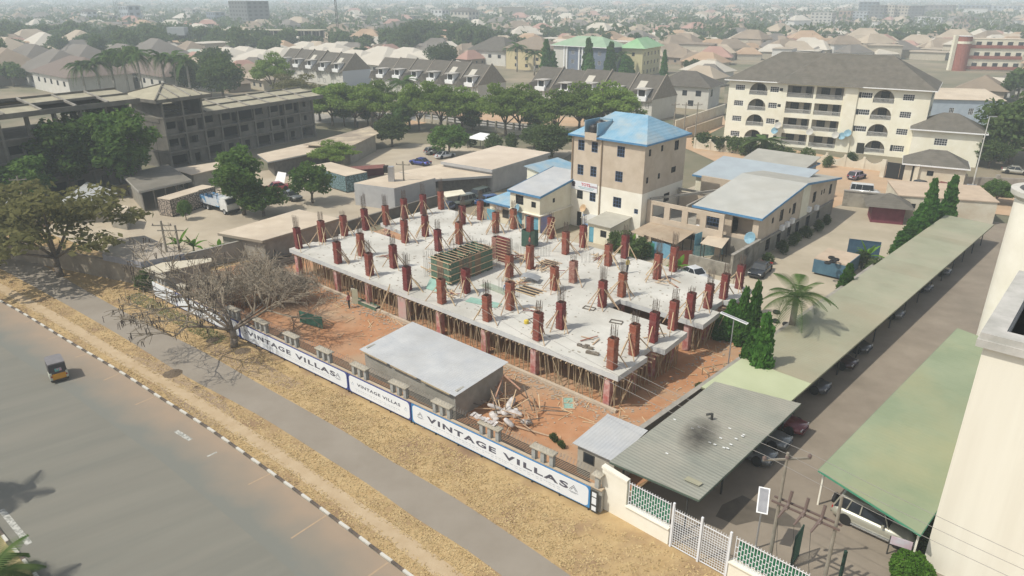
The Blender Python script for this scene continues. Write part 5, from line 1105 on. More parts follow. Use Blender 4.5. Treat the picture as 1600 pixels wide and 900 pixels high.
# ============================================================ apartment block with arches
ab0 = G(1434,249); aang = math.atan2(*(G(1434,249)-G(1130,219)).yx)
AL = (G(1434,249)-G(1130,219)).length; AW = 17.0; AH = 13.3; AC2 = mat('apartment_cream_paint', (.76,.73,.58),(.82,.79,.66), .5,.8,.03,15,stain=(.62,.54,.38),stsc=.25,sta=.4)
ca, sa = math.cos(aang), math.sin(aang)
ap = thing('apartment_block', 'four storey cream apartment block with arched balconies and a brown hipped roof', 'building', ab0, aang)
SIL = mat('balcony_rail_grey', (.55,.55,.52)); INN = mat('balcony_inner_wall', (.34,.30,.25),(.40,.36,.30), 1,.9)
FH = AH/4
def aw(x0, x1, y, ops, arches=()):
    mb = MB(); L = x1-x0
    wallrun(mb, L, 0, AH, .3, ops, 'S'); return mb
# measured along the front from the right corner: fractions of the facade
f = lambda px: AL*(1434-px)/(1434-1130) if False else None
def sx(px, py=235):                    # photograph column -> distance from the right corner
    lo, hi = 0.0, AL
    for _ in range(40):
        m = (lo+hi)/2; X = ab0.x-ca*m; Y = ab0.y-sa*m; v = 800+F*X/(Y*CP+(CH-FH*.4)*SP)
        if v > px: lo = m
        else: hi = m
    return m
E2 = {k: sx(v) for k, v in dict(w1=1403, a1=1366, d1=1345, w2=1340, s0=1327, st=1317, c1=1307, c2=1259, c3=1218, s2=1210, d2=1195, a2=1176, w4=1148, w3=1200).items()}
mb = MB(); ops = []; aops = []
for k in range(4):
    z = k*FH
    ops += [(E2['w1']-1.0,E2['w1']+1.0,z+1.15,z+2.35)]
    if k: ops += [(E2['w2']-1.0,E2['w2']+1.0,z+1.15,z+2.25),(E2['w3']-.9,E2['w3']+.9,z+1.15,z+2.3)]
    else: ops += [(E2['d1']-.8,E2['d1']+.8,z+.02,z+2.2),(E2['d2']-.7,E2['d2']+.7,z+.02,z+2.2)]
    ops += [(E2['s2']-.35,E2['s2']+.35,z+1.5,z+2.1),(E2['w4']-1.0,E2['w4']+1.0,z+1.15,z+2.3),(E2['st']-.35,E2['st']+.35,z+1.5,z+2.1)]
    for a in ('a1','a2'): ops.append((E2[a]-1.9,E2[a]+1.9,z+.35,z+2.95))
    ops += [(E2['c1']+.2,(E2['c1']+E2['c2'])/2+1.6-1.6+2.15,z+.35,z+2.75)]
bay0, bay1 = E2['c1']+.3, E2['c3']-.2; bm = (bay0+bay1)/2
ops = [o for o in ops if not (abs(o[0]-(E2['c1']+.2)) < 1e-6)]
for k in range(4): ops += [(bay0,bm-.25,k*FH+.35,k*FH+2.8),(bm+.25,bay1,k*FH+.35,k*FH+2.8)]
wallrun(mb, AL, 0, AH, .3, ops, 'S'); mb.box(-.3,0,.3,AW,0,AH).box(-AL,-AL+.3,.3,AW,0,AH).box(-AL+.3,-.3,AW-.3,AW,0,AH); part('wall', mb, AC2, ap)
for k in range(4): part('floor_slab', MB().box(-AL+.3,-.3,.3,2.2,k*FH,k*FH+.3), AC2, ap)
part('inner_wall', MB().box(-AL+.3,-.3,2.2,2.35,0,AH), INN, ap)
railm = MB(); railm.box(0,1,-.03,.03,.92,1.0).box(0,1,-.03,.03,.0,.06)
def balus(w):
    m = MB(); m.box(-w/2,w/2,-.04,.04,.92,1.0).box(-w/2,w/2,-.04,.04,0,.08); n = int(w/.22)
    for i in range(n+1): m.box(-w/2+w*i/n-.035,-w/2+w*i/n+.035,-.02,.02,.08,.92)
    return m.mesh('balustrade', SIL)
BA = balus(3.8); BB = balus(bm-.25-bay0)
def archfill(w, h):                    # spandrels that turn the square opening into an arch
    m = MB(); r = w/2; n = 12
    for sgn in (-1,1):
        pts = [(sgn*r, h)]; 
        for i in range(n//2+1):
            a = math.pi/2*i/(n//2); pts.append((sgn*r*math.cos(a), h-r+ r*math.sin(a)))
        k = len(pts); m._a([(p[0],.0,p[1]) for p in pts]+[(p[0],.3,p[1]) for p in pts], [tuple(range(k)), tuple(range(k,2*k))[::-1]]+[(i,(i+1)%k,k+(i+1)%k,k+i) for i in range(k)])
    return m.mesh('arch_spandrel', AC2)
AR = archfill(3.8, 2.6)
for k in range(4):
    z = k*FH
    for a in ('a1','a2'):
        place('arch_spandrel', AR, ap, (-E2[a],.002,z+.35)); place('balustrade', BA, ap, (-E2[a],.15,z+.3))
        put_window(ap, (-E2[a],2.12,z+.5), 0, 1.6, 1.9, 'iron')
    for m0, m1 in ((bay0,bm-.25),(bm+.25,bay1)):
        place('balustrade', BB, ap, (-(m0+m1)/2,.15,z+.3)); put_window(ap, (-(m0+(m1-m0)*.25),2.12,z+.35), 0, 1.2, 2.2, 'plain'); put_window(ap, (-(m0+(m1-m0)*.72),2.12,z+1.1), 0, 1.7, 1.3, 'iron')
    put_window(ap, (-E2['w1'],.08,z+1.15), 0, 2.0, 1.2, 'white', 2 if k in (0,) else False); put_window(ap, (-E2['w4'],.08,z+1.15), 0, 2.0, 1.15, 'white')
    if k: put_window(ap, (-E2['w2'],.08,z+1.15), 0, 2.0, 1.1, 'white', 2); put_window(ap, (-E2['w3'],.08,z+1.15), 0, 1.8, 1.15, 'white')
    else:
        for d in ('d1','d2'): part('door', MB().box(-.7,.7,.1,.15,0,2.15), DARK, ap, (-E2[d],0,.02))
    put_window(ap, (-E2['s2'],.08,z+1.5), 0, .7, .6, 'iron'); put_window(ap, (-E2['st'],.08,z+1.5), 0, .7, .6, 'iron')
    for y in (4.0, 9.5, 13.0): put_window(ap, (.03,y,z+1.3), R(90), .9, 1.2, 'iron')
part('pilaster', MB().box(-E2['st']-1.2,-E2['st']+1.2,-.28,-.001,0,AH), AC2, ap).location.y = 0
part('roof', hip(AL, AW, AH, 5.6, .9), DROOF2, ap); part('fascia', fascia(AL, AW, AH+.02, .9, .18), WHITE, ap)
# wing gablet in the middle of the roof
xm = -(E2['st']+E2['c3'])/2; hw_ = (E2['c3']-E2['st'])/2+2.0
part('roof_wing', MB()._a([(xm-hw_,-1.2,AH),(xm+hw_,-1.2,AH),(xm+hw_,7,AH+4.6),(xm-hw_,7,AH+4.6),(xm,6.5,AH+5.7),(xm-1,AW/2+.0,AH+5.75)],[(0,1,4),(1,5,4),(0,4,5)]), DROOF2, ap)
for i, (px, z) in enumerate(((1210,3.2),(1214,4.4),(1264,3.6),(1304,3.4),(1314,3.3),(1322,4.0))): dish(ap, (-sx(px),-.7,z), .75, DB if i in (0,4,5) else DW, R(-10))
# ---- boundary wall of the block with scalloped panels, gate and gate house
WB = mat('boundary_cream', (.60,.55,.43),(.66,.61,.49), .8,.9,.03,stain=(.45,.34,.22),stsc=.4,sta=.5)
ba, bb = G(1378,268), G(1085,232); d = (ba-bb); bang = math.atan2(d.y,d.x); t = thing('scalloped_wall', 'cream boundary wall with dipped panels along the apartment block', 'wall', bb, bang); n = int(d.length/3.1); w_ = d.length/n
for i in range(n):
    x0 = i*w_; part('pillar', MB().box(x0-.2,x0+.2,-.2,.2,0,2.3), WB, t)
    k = 8; top = [(x0+.2+(w_-.4)*j/k, 2.0-.75*math.sin(math.pi*j/k)) for j in range(k+1)]; pts = [(x0+.2,0)]+top+[(x0+w_-.2,0)]; m_ = len(pts)
    part('wall_panel', MB()._a([(p[0],-.1,p[1]) for p in pts]+[(p[0],.1,p[1]) for p in pts], [tuple(range(m_)),tuple(range(m_,2*m_))[::-1]]+[(q,(q+1)%m_,m_+(q+1)%m_,m_+q) for q in range(m_)]), WB, t)
ga, gb_ = G(1382,278), G(1424,284); d = gb_-ga; t = thing('black_gate', 'black double gate of the apartment compound', 'gate', ga, math.atan2(d.y,d.x)); part('gate_leaf', MB().box(0,d.length/2-.03,-.05,.05,.1,2.9), mat('black_gate_paint',(.02,.02,.02),None,1,.6), t); part('gate_leaf', MB().box(d.length/2+.03,d.length,-.05,.05,.1,2.9), mat('black_gate_paint',(0,0,0)), t)
for x in (-.5, d.length+.5): part('gate_pillar', MB().box(x-.35,x+.35,-.3,.3,0,3.2), WB, t)
gh = G(1500,288); cgh = gh
building('gate_house', 'small cream gate house with a brown hipped roof beside the black gate', 'house', G(1504,292), 9.2, 6.5, 3.1, WB, ang=R(-28), wins=[('S',5.2,1.3,1.0,.9,'iron')], roof=('hip',2.2,.5), rm=DROOF2, fm=WHITE)
building('side_house', 'two storey cream house with a brown hipped roof right of the apartment block', 'house', G(1524,262), 11.5, 9.0, 6.4, AC2, ang=R(-28), wins=[('S',6.6,3.6,2.2,1.3,'white'),('E',2.5,3.4,1.2,1.3,'iron')], roof=('hip',2.8,.7), rm=DROOF2, fm=WHITE)
building('grey_blue_house', 'pale blue grey hall with a tan roof behind the apartment block', 'house', G(1560,196), 24, 14, 6.0, mat('pale_blue_paint',(.36,.42,.48),(.42,.48,.53),.8,.85), ang=R(-12), wins=[('S',7,2.4,1.2,1.6,'white'),('S',11.5,2.4,1.2,1.6,'white'),('S',3,2.8,.9,1.0,'white')], roof=('mono',1.2,.4), rm=TANR)
lw_ = G(1500,295); t = thing('low_wall', 'low brown stone wall beyond the gate house', 'wall', G(1505,290), R(-8)); part('wall', MB().box(0,16,0,.3,0,1.5), CONC, t)
for x in (0,5.2,10.4,15.6): part('pillar', MB().box(x-.3,x+.3,-.1,.4,0,2.0), CONC, t)
# ---- far corner of the side yard: teal gate, gate shelter, tan flat roofs
a_, b_ = G(1348,324), G(1400,330); d = b_-a_; t = thing('teal_gate', 'low teal steel gate at the far end of the side yard', 'gate', a_, math.atan2(d.y,d.x))
TG = mat('teal_gate_paint',(.06,.25,.33),(.09,.31,.39),2,.5)
part('gate_panel', MB().box(0,d.length,-.03,.03,.1,1.5), TG, t)
for i in range(9): part('spike_bar', MB().box(d.length*i/8-.03,d.length*i/8+.03,-.06,.06,.1,2.1), TG, t)
part('top_rail', MB().box(0,d.length,-.05,.05,1.95,2.03), TG, t)
t = thing('yard_wall', 'mossy plastered yard wall beside the teal gate', 'wall', G(1315,322), R(-25)); part('wall', MB().box(0,5.6,0,.3,0,2.4), MO, t); part('coping', MB().box(-.05,5.65,-.1,.4,2.4,2.55), CONC, t)
building('gate_shelter', 'dark red gate shelter with a brown pyramid roof by the mast trees', 'shelter', G(1410,352), 4.2, 4.0, 2.5, mat('dark_red_paint',(.15,.035,.05),(.2,.05,.07),1,.8), ang=R(-20), roof=('hip',1.5,1.0), rm=DROOF2)
building('guard_post', 'flat roofed cream building with a tan deck beside the far end of the olive carport', 'building', G(1550,352), 12.5, 9.5, 3.3, WB, ang=R(-17), wins=[('S',10.6,1.6,.9,.7,'iron'),('S',7.0,1.6,1.2,.7,'iron')], roof=('flat',), rm=mat('tan_deck',(.46,.36,.26),(.53,.42,.31),.5,.95,stain=(.34,.27,.2),stsc=.5,sta=.4))
# side wall between the yard and the carport
wa = G(1118,598,0); t = thing('divider_wall', 'weathered grey block wall between the yard and the olive carport', 'wall', (q0.x-.9, q0.y-.2, 0), math.atan2((q3-q0).y,(q3-q0).x))
part('wall', MB().box(-9,42,0,.3,0,2.2), mat('weathered_block_wall',(.20,.19,.16),(.27,.255,.215),.8,.95,.3,brick=(.45,.225,.012),stain=(.12,.115,.10),stsc=.4,sta=.6), t); part('coping', MB().box(-9,42,-.05,.35,2.2,2.28), CONC, t)
# container office with tyres, flat bed
ctr = G(1345,412,2.4); t = thing('flat_bed_container', 'blue sided open container with a tan deck in the side yard', 'container', (*G(1318,440).xy,0), R(-41.4)); part('deck', MB().box(-3.6,0,0,4.6,1.9,2.05), mat('tan_deck',(0,0,0)), t); part('side_panel', MB().box(.0,.08,0,4.6,.3,2.05), mat('faded_blue_side',(.05,.11,.16),(.08,.16,.21),1,.6,.3,corr='Y',cw=.3), t); part('end_panel', MB().box(-3.6,0,-.06,0,.3,1.9), mat('faded_blue_side',(0,0,0)), t); part('chassis', MB().box(-3.4,-.2,.2,4.4,0,.3), IRON, t)
t = thing('blue_gate_leaf', 'dark blue steel gate leaf standing by the container', 'gate', G(1322,400), R(-24))
part('frame', MB().box(0,3.6,-.04,.04,.1,.22).box(0,3.6,-.04,.04,2.2,2.3).box(0,.1,-.04,.04,.2,2.2).box(1.75,1.85,-.04,.04,.2,2.2).box(3.5,3.6,-.04,.04,.2,2.2), mat('dark_blue_steel',(.03,.07,.11),(.05,.10,.15),2,.5), t); part('leaf_panel', MB().box(.1,3.5,-.01,.01,.2,2.2), mat('dark_blue_steel',(0,0,0)), t)
tyr = MB().lathe([(.18,-.1),(.34,-.11),(.38,0),(.34,.11),(.18,.1),(.16,0),(.18,-.1)],16).mesh('tyre', RUBBER)
tyl = [((1301,410,2.4),'old tyre lying on the tan container deck, front one'),((1306,407,2.4),'old tyre on the container deck beside the front one'),((1299,404,2.4),'old tyre at the back of the group on the container deck'),((1293,412,2.4),'old tyre at the left rim of the container deck'),((1212,503,.1),'old tyre on the ground left of the palm'),((1228,508,.1),'old tyre on the ground right beside the palm trunk'),((1213,489,.1),'mossy tyre behind the two tyres at the palm')]
for (p, lab) in tyl: o = place('discarded_tyre_ring', tyr, None, G(p[0],p[1],p[2])+Vector((0,0,.12))); tag(o, lab, 'tyre', 'old tyres in the side yard')
# ============================================================ left side: raw concrete building
def raw(label, P, W, L, fl, fh, roof_ov=1.6, seed=1, kind='hipdeck', skip=()):
    a = R(-32.2); t = thing('raw_concrete_building', label, 'building', (P[0], P[1], 0), a); q = random.Random(seed)
    H = fl*fh; bay = 4.1; n = max(1, round(W/bay)); bay = W/n
    for k in range(fl+1): part('floor_slab', MB().box(-L,.55,-.1,W+.1,k*fh-.22 if k else 0,k*fh if k else .15), mat('mid_dark_concrete',(.165,.152,.125),(.225,.21,.175),.8,.95), t)
    ops = []
    for k in range(fl):
        z = k*fh
        for i in range(n):
            y = i*bay
            if fl == 4 and k == 3: ops.append((y+.3,y+bay-.3,z+.02,z+fh-.5)); continue
            if k == 0: ops.append((y+.5,y+bay-.5,z+.15,z+2.3) if q.random() < .6 else (y+1.2,y+2.4,z+.15,z+2.1))
            else:
                r_ = q.random()
                if r_ < .72: ops.append((y+.55,y+2.5,z+.95,z+2.25))
                elif r_ < .85: ops.append((y+.3,y+bay-.3,z+.02,z+2.4))
                else: ops.append((y+1.4,y+2.2,z+1.0,z+2.1))
                if r_ < .4: ops.append((y+2.9,y+bay-.25,z+.05,z+2.2))
    m = MB()
    for k in range(fl):
        zz0, zz1 = k*fh+(.15 if k == 0 else 0), (k+1)*fh-.22
        wallrun(m, W, zz0, zz1, .2, [o for o in ops if o[2] >= zz0-.01 and o[3] <= zz1+.2 and zz0 <= o[2] < zz1], 'E')
    part('wall', m, CONCD, t)
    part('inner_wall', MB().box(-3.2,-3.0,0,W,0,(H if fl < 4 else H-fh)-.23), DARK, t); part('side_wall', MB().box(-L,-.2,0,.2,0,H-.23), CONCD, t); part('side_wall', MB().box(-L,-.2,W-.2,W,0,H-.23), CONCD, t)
    pm_ = MB().box(-.15,.45,-.17,.17,0,fh-.23).mesh('pillar', MATS['mid_dark_concrete'])
    for k in range(fl):
        for i in range(n+1): place('pillar', pm_, t, (.0,min(max(i*bay,.18),W-.18),k*fh+.001))
    if kind == 'hipdeck':
        ov = roof_ov; x0, x1, y0, y1 = -L-ov, ov, -ov, W+ov; xm = (x0+x1)/2; rz = 1.25
        part('roof_lip', MB().box(x1-.18,x1,y0,y1,H-.35,H+.42).box(x0,x0+.18,y0,y1,H-.35,H+.42).box(x0+.18,x1-.18,y0,y0+.18,H-.35,H+.42).box(x0+.18,x1-.18,y1-.18,y1,H-.35,H+.42), CONCD, t)
        nb = max(2, round((y1-y0)/5.2)); bw = (y1-y0-.36)/nb
        for i in range(nb):
            ya, yb = y0+.18+i*bw, y0+.18+(i+1)*bw
            if (i, 0) not in skip: part('roof_panel', MB().slabq([(x1-.18,ya,H+.25),(x1-.18,yb,H+.25),((x1+xm)/2,yb,H+.25+rz*.5),((x1+xm)/2,ya,H+.25+rz*.5)],.12), ROOFTOPC, t)
            if (i, 1) not in skip: part('roof_panel', MB().slabq([((x1+xm)/2,ya,H+.25+rz*.5),((x1+xm)/2,yb,H+.25+rz*.5),(xm,yb,H+.25+rz),(xm,ya,H+.25+rz)],.12), ROOFTOPC, t)
            part('roof_panel', MB().slabq([(xm,ya,H+.25+rz),(xm,yb,H+.25+rz),(x0+.18,yb,H+.25),(x0+.18,ya,H+.25)],.12), ROOFTOPC, t)
            part('roof_rib', MB().beam((x1-.1,ya,H+.38),(xm,ya,H+.38+rz),.28,.35), CONC, t)
        part('roof_rib', MB().beam(((x1+xm)/2,y0,H+.3+rz*.5),((x1+xm)/2,y1,H+.3+rz*.5),.3,.4).beam((xm,y0,H+.3+rz),(xm,y1,H+.3+rz),.3,.45), CONCD, t)
    else:
        ov = roof_ov; x0, x1, y0, y1 = -L-ov, ov, -ov, W+ov; xm, ym = (x0+x1)/2, (y0+y1)/2; rz = 2.0
        part('roof_lip', MB().box(x0,x1,y0,y1,H-.3,H+.3), CONCD, t)
        C4 = [(x0,y0,H+.31),(x1,y0,H+.31),(x1,y1,H+.31),(x0,y1,H+.31)]; ap_ = (xm,ym,H+.3+rz)
        for i in range(4): part('roof_panel', MB()._a([C4[i],C4[(i+1)%4],ap_],[(0,1,2)]), ROOFTOPC, t); part('roof_rib', MB().beam(C4[i],ap_,.25,.35), CONCD, t)
        for i in range(1,5):
            y = y0+(y1-y0)*i/5; f_ = min(y-y0,y1-y)/((y1-y0)/2); part('roof_rib', MB().beam((x1,y,H+.4),(x1-(x1-xm)*f_,y,H+.4+rz*f_),.2,.28), CONC, t)
    return t
dv = Vector((math.cos(R(57.8)), math.sin(R(57.8)), 0)); du = Vector((math.sin(R(57.8)), -math.cos(R(57.8)), 0))
raw('long three storey raw concrete building with dusty roof decks behind the yard sheds', Vector((-65.3,135.0,0))-du*.3, 37.0, 11, 3, 2.95, 1.9, 3)
LW0 = Vector((-63.5,124.3,0))-du*1.4
raw('four storey raw concrete wing at the far left, half hidden by trees', LW0-dv*46, 44.5, 11, 4, 3.4, 1.5, 5, skip={(1,1),(2,0),(3,1),(6,0),(7,0),(5,1)})
raw('raised concrete pavilion with a pyramid roof joining the two raw wings', Vector((-62.7,131,0))-du*1.8+dv*.2, 8.5, 9, 4, 3.15, 1.6, 8, 'pyr')
# ============================================================ sheds of the yard, drawn from their measured roof corners
def polyshed(name, label, pts, z, rm, wm, inset=.35, fh=.25, fm=None, cat='shed', thick=.12, open_=()):
    P = [G(*p, z) for p in pts]; o = sum(P, Vector())/len(P); o.z = 0; t = thing(name, label, cat, o); Q = [p-o for p in P]
    n = len(Q); ar = sum(Q[i].x*Q[(i+1)%n].y-Q[(i+1)%n].x*Q[i].y for i in range(n))
    if ar < 0: Q = Q[::-1]
    part('roof', MB().prism([(q.x,q.y) for q in Q], z-thick, z), rm, t)
    if fm: 
        b = MB()
        for i in range(n): a_, b_ = Q[i], Q[(i+1)%n]; b.beam((a_.x,a_.y,z-fh/2-.02),(b_.x,b_.y,z-fh/2-.02),.1,fh)
        part('fascia', b, fm, t)
    c = Vector((0,0,0)); I = [Vector((q.x,q.y,0))*(1-inset*2/max(4,q.length)) for q in Q]; w = MB()
    for i in range(n):
        if i in open_:
            for k in range(5): p = I[i].lerp(I[(i+1)%n], k/4); w.beam((p.x,p.y,0),(p.x,p.y,z-thick-.01),.14,.14)
        else: w.beam((I[i].x,I[i].y,(z-thick)/2-.01),(I[(i+1)%n].x,I[(i+1)%n].y,(z-thick)/2-.01),.16,z-thick-.03)
    part('wall', w, wm, t); return t
GW = mat('light_grey_cladding', (.36,.36,.36),(.42,.42,.41), .8,.6,.15,corr='X',cw=.3); YW = mat('grey_yard_wall', (.26,.24,.20),(.33,.31,.26), .9,.9,.1)
polyshed('warehouse', 'light grey clad warehouse with a sharp front corner behind the slab', [(553,286),(616,294),(680,278),(622,269)], 3.5, TANR, GW, .02, .4, GW)
polyshed('warehouse', 'lower tan roof running from the grey warehouse towards the blue porch', [(681,280),(769,274),(769,266),(700,254),(624,268)], 3.0, TANR, mat('shed_void_shade',(.10,.095,.085),(.15,.14,.12)), .5, .35, GW)  # dark wall colour paints the shaded void under the roof
polyshed('warehouse', 'large pale flat roofed warehouse before the tower block', [(769,265),(860,238),(778,227),(689,252)], 3.9, mat('pale_dusty_roof',(.55,.46,.36),(.62,.53,.42),.3,.85,stain=(.46,.38,.29),stsc=.1,sta=.6), GW, .25, .5, GW)
w_ = polyshed('side_canopy', 'small cream sheet canopy at the foot of the tan roof', [(697,308),(728,303),(722,296),(690,300)], 1.9, CREAM, YW)
t = thing('vent_duct', 'grey bent exhaust duct on the light grey warehouse', 'duct', G(612,283,3.5)); part('duct', MB().box(-.45,.45,-.45,.45,0,1.5).prism([(-.45,-.45),(.45,-.45),(.45,.45),(-.45,.45)],1.5,2.3), SILV, t); part('duct_mouth', MB().box(-1.1,-.45,-.5,.5,1.4,2.4), DARK, t)
polyshed('low_shed', 'grey fasciaed flat shed at the left end of the site wall', [(160,397),(220,409),(287,396),(262,384),(225,368),(184,373)], 3.0, mat('dusty_flat_roof',(.36,.31,.25),(.42,.37,.30),.4,.9,stain=(.28,.24,.19),stsc=.15,sta=.6), YW, .8, .7, mat('grey_fascia',(.24,.24,.26),(.29,.29,.31)))
polyshed('low_shed', 'long pale tan shed roof left of the slab', [(410,376),(340,364),(467,327),(531,341)], 3.0, TANR, YW, .3, .3, mat('brown_edge',(.30,.26,.20)))
polyshed('low_shed', 'narrow cream roof over the wall corner by the power poles', [(221,421),(243,428),(331,408),(330,403),(254,410)], 2.5, mat('cream_deck',(.50,.45,.34),(.56,.51,.40),.8,.9), YW, .2)
DKR = mat('dark_dusty_roof', (.17,.155,.125),(.22,.20,.165), .4,.9,stain=(.12,.11,.09),stsc=.2,sta=.6)
polyshed('yard_shed', 'dark roofed open shed under the spreading trees', [(190,272),(217,299),(299,281),(262,257)], 3.4, DKR, YW, .5, .3, mat('pale_edge',(.4,.38,.33)), open_=(1,2))
t = polyshed('yard_shed', 'shed with a bright metal roof left of the dark roofed one', [(90,318),(172,315),(184,300),(136,284)], 3.2, TINL, YW, .5)
polyshed('yard_shed', 'tan roofed store between the dark shed and the big round tree', [(268,264),(299,273),(347,262),(345,252)], 3.0, TANR, YW, .4)
polyshed('yard_shed', 'long tan shed roof at the foot of the raw concrete building', [(402,241),(419,253),(532,230),(500,219)], 3.0, TANR, mat('shed_void_shade',(.10,.095,.085),(.15,.14,.12)), .9, .2, SILV)
polyshed('yard_shed', 'brown roof with peeling cream patches beyond the long tan shed', [(474,226),(545,230),(592,208),(578,197)], 3.6, mat('peeling_brown_roof',(.27,.22,.17),(.34,.28,.21),.4,.85,.2,corr='X',cw=.3,stain=(.62,.52,.36),stsc=.28,sta=.9), YW, .6, .2)
polyshed('yard_shed', 'small flat roof almost covered by the big tree at the left edge', [(-20,330),(48,322),(40,306),(-20,312)], 3.0, TINL, YW)
polyshed('yard_shed', 'rounded tan tank-like roof by the yard gate', [(168,328),(196,333),(201,322),(178,318)], 2.6, TANR, YW)
STN = mat('stone_print_sheet', (.50,.42,.33),(.12,.10,.09), 4.5,.7, contrast=(.42,.52), detail=1); STB = mat('blue_stone_print_sheet', (.20,.30,.31),(.07,.12,.13), 4.5,.7, contrast=(.42,.52), detail=1)
def container(label, pa, pb, w, z, m, top):
    a, b = G(*pa, z), G(*pb, z); d = b-a; t = thing('container', label, 'container', (a.x,a.y,0), math.atan2(d.y,d.x)); L = d.length
    part('body', MB().box(0,L,0,w,.15,z-.06), m, t); part('top', MB().box(-.03,L+.03,-.03,w+.03,z-.06,z), top, t); part('frame', MB().box(0,.1,-.04,0,.1,z-.07).box(L-.1,L,-.04,0,.1,z-.07).box(.1,L-.1,-.04,0,.1,.22), IRON, t)
    for x in (0, L-.1): part('corner_post', MB().box(x,x+.1,w,w+.04,.1,z-.07), IRON, t)
    return t
container('long container covered in brown stone-patterned sheet behind the lorry', (265,312), (335,291), 2.5, 2.7, STN, TANR)
container('container covered in blue green stone-patterned sheet behind the round tree', (484,259), (540,275), 4.2, 2.9, STB, TANR)
t = thing('red_shed', 'low dark red open shed between container and grey warehouse', 'shed', G(575,279), R(20)); part('wall', MB().box(-3.2,3.2,1.5,1.65,0,1.9).box(-3.2,-3.05,-1,1.5,0,1.9), mat('dark_red_paint',(0,0,0)), t); part('roof', MB().box(-3.4,3.4,-1.2,1.8,1.9,1.98), mat('dark_red_sheet',(.16,.06,.05),(.22,.09,.07)), t)
t = thing('white_awning', 'white leaning sheet beside the red car in the yard', 'sheet', G(435,292), R(-30)); part('sheet', MB().slabq([(-1.2,0,.1),(1.2,0,.1),(1.0,1.2,2.3),(-1.0,1.2,2.3)],.05), WHITE, t); part('post', MB().box(-.9,-.8,1.2,1.3,0,2.25), IRON, t)
t = thing('white_canopy', 'bright white canopy at the back edge of the yard beside the round tree', 'canopy', G(752,232), R(-35)); part('canopy_top', MB().slabq([(-2.6,-2,2.3),(2.2,-2.3,2.3),(3.0,2,2.9),(-1.9,2.2,2.9)],.06), WHITE, t)
for x, y in ((-2.3,-1.7),(2,-2),(2.7,1.7),(-1.7,1.9)): part('post', MB().box(x-.05,x+.05,y-.05,y+.05,0,2.3), IRON, t)
# site walls on the left and back
def wallpx(label, a, b, h, m=CONC, th=.25, name='yard_wall'):
    a, b = G(*a), G(*b); d = b-a; t = thing(name, label, 'wall', a, math.atan2(d.y,d.x)); part('wall', MB().box(0,d.length,0,th,0,h), m, t); part('coping', MB().box(-.03,d.length+.03,-.05,th+.05,h,h+.07), m, t); return t
wallpx('grey block wall between the site and the long tan shed', (243,440), (533,365), 2.3, BLOCK)
wallpx('rough wall along the back of the site behind the slab', (535,366), (700,316), 1.5, CONCD)
wallpx('brownish wall along the verge under the big spreading tree', (-60,388), (232,448), 2.3, mat('stained_brown_wall',(.26,.215,.16),(.33,.28,.21),.8,.95,stain=(.16,.13,.1),stsc=.4,sta=.6))
# long rail fence beside the back road
def post_wall(label, a, b, hgt, n):
    a, b = G(*a), G(*b); d = b-a; t = thing('panel_fence', label, 'fence', a, math.atan2(d.y,d.x)); s = d.length/n
    for i in range(n+1): part('pillar', MB().box(i*s-.18,i*s+.18,-.18,.18,0,hgt+.25), mat('old_cream_pillar',(.48,.43,.34),(.55,.50,.40)), t)
    for i in range(n): part('panel', MB().box(i*s+.18,(i+1)*s-.18,-.06,.06,0,hgt*.45), mat('old_cream_pillar',(0,0,0)), t); part('rail', MB().box(i*s+.18,(i+1)*s-.18,-.03,.03,hgt*.9,hgt), IRON, t); part('rail', MB().box(i*s+.18,(i+1)*s-.18,-.03,.03,hgt*.65,hgt*.72), IRON, t)
post_wall('long cream pillar fence beside the tree-lined back road', (652,190), (860,218), 2.4, 16)
post_wall('pillar fence behind the brown patched roof', (505,178), (600,188), 2.3, 8)
wallpx('long pale wall running up to the apartment block beside the power poles', (1055,206), (1132,178), 2.6, WB)
wallpx('second lower wall along the lane behind the tower block', (1072,216), (1128,196), 2.2, mat('tan_wall',(.42,.34,.25),(.48,.40,.30),.8,.9))
sheet('lane', [G(1000,215),G(1072,228),G(1135,196),G(1130,180),G(1050,206)], .068, REDR)
sheet('back_road', [G(400,196),G(640,188),G(900,214),G(900,203),G(640,176),G(400,180)], .07, mat('back_road_asphalt',(.27,.25,.22),(.32,.30,.26),.3,.9))
# ============================================================ terraced houses
TW, TD, TH = 8.4, 12.5, 5.6; TWALL = mat('terrace_white_wall', (.52,.50,.44),(.60,.58,.52), .5,.8,stain=(.5,.49,.45),stsc=.3,sta=.4); TEND = mat('terrace_end_render', (.52,.49,.42),(.57,.54,.47),.4,.9)
th_ = thing('terraced_house', 'x', 'house', (0,0,0), YAW)
part('wall', MB().box(-TW,-TW+.01,0,TD,0,TH).box(-TW+.01,-.01,.0,.25,0,TH).box(-TW+.01,-.01,TD-.25,TD,0,TH).box(-.01,0,0,TD,0,TH), TWALL, th_)
rz = 5.4
part('roof', gable(TW-.02, TD, TH, rz, .0, 'x').add(MB(), Matrix()), DROOF, th_)
part('eave', MB().slabq([(-TW+.02,-.7,TH-.55),(-.02,-.7,TH-.55),(-.02,0.1,TH+.12),(-TW+.02,.1,TH+.12)],.12), DROOF, th_)
part('party_wall', MB()._a([(-.12,-.3,TH-.1),(-.12,TD/2,TH+rz+.5),(-.12,TD+.3,TH-.1),(.12,-.3,TH-.1),(.12,TD/2,TH+rz+.5),(.12,TD+.3,TH-.1)],[(0,1,2),(5,4,3),(0,3,4,1),(1,4,5,2)]), mat('party_wall_coping',(.22,.19,.15),(.28,.245,.2)), th_)
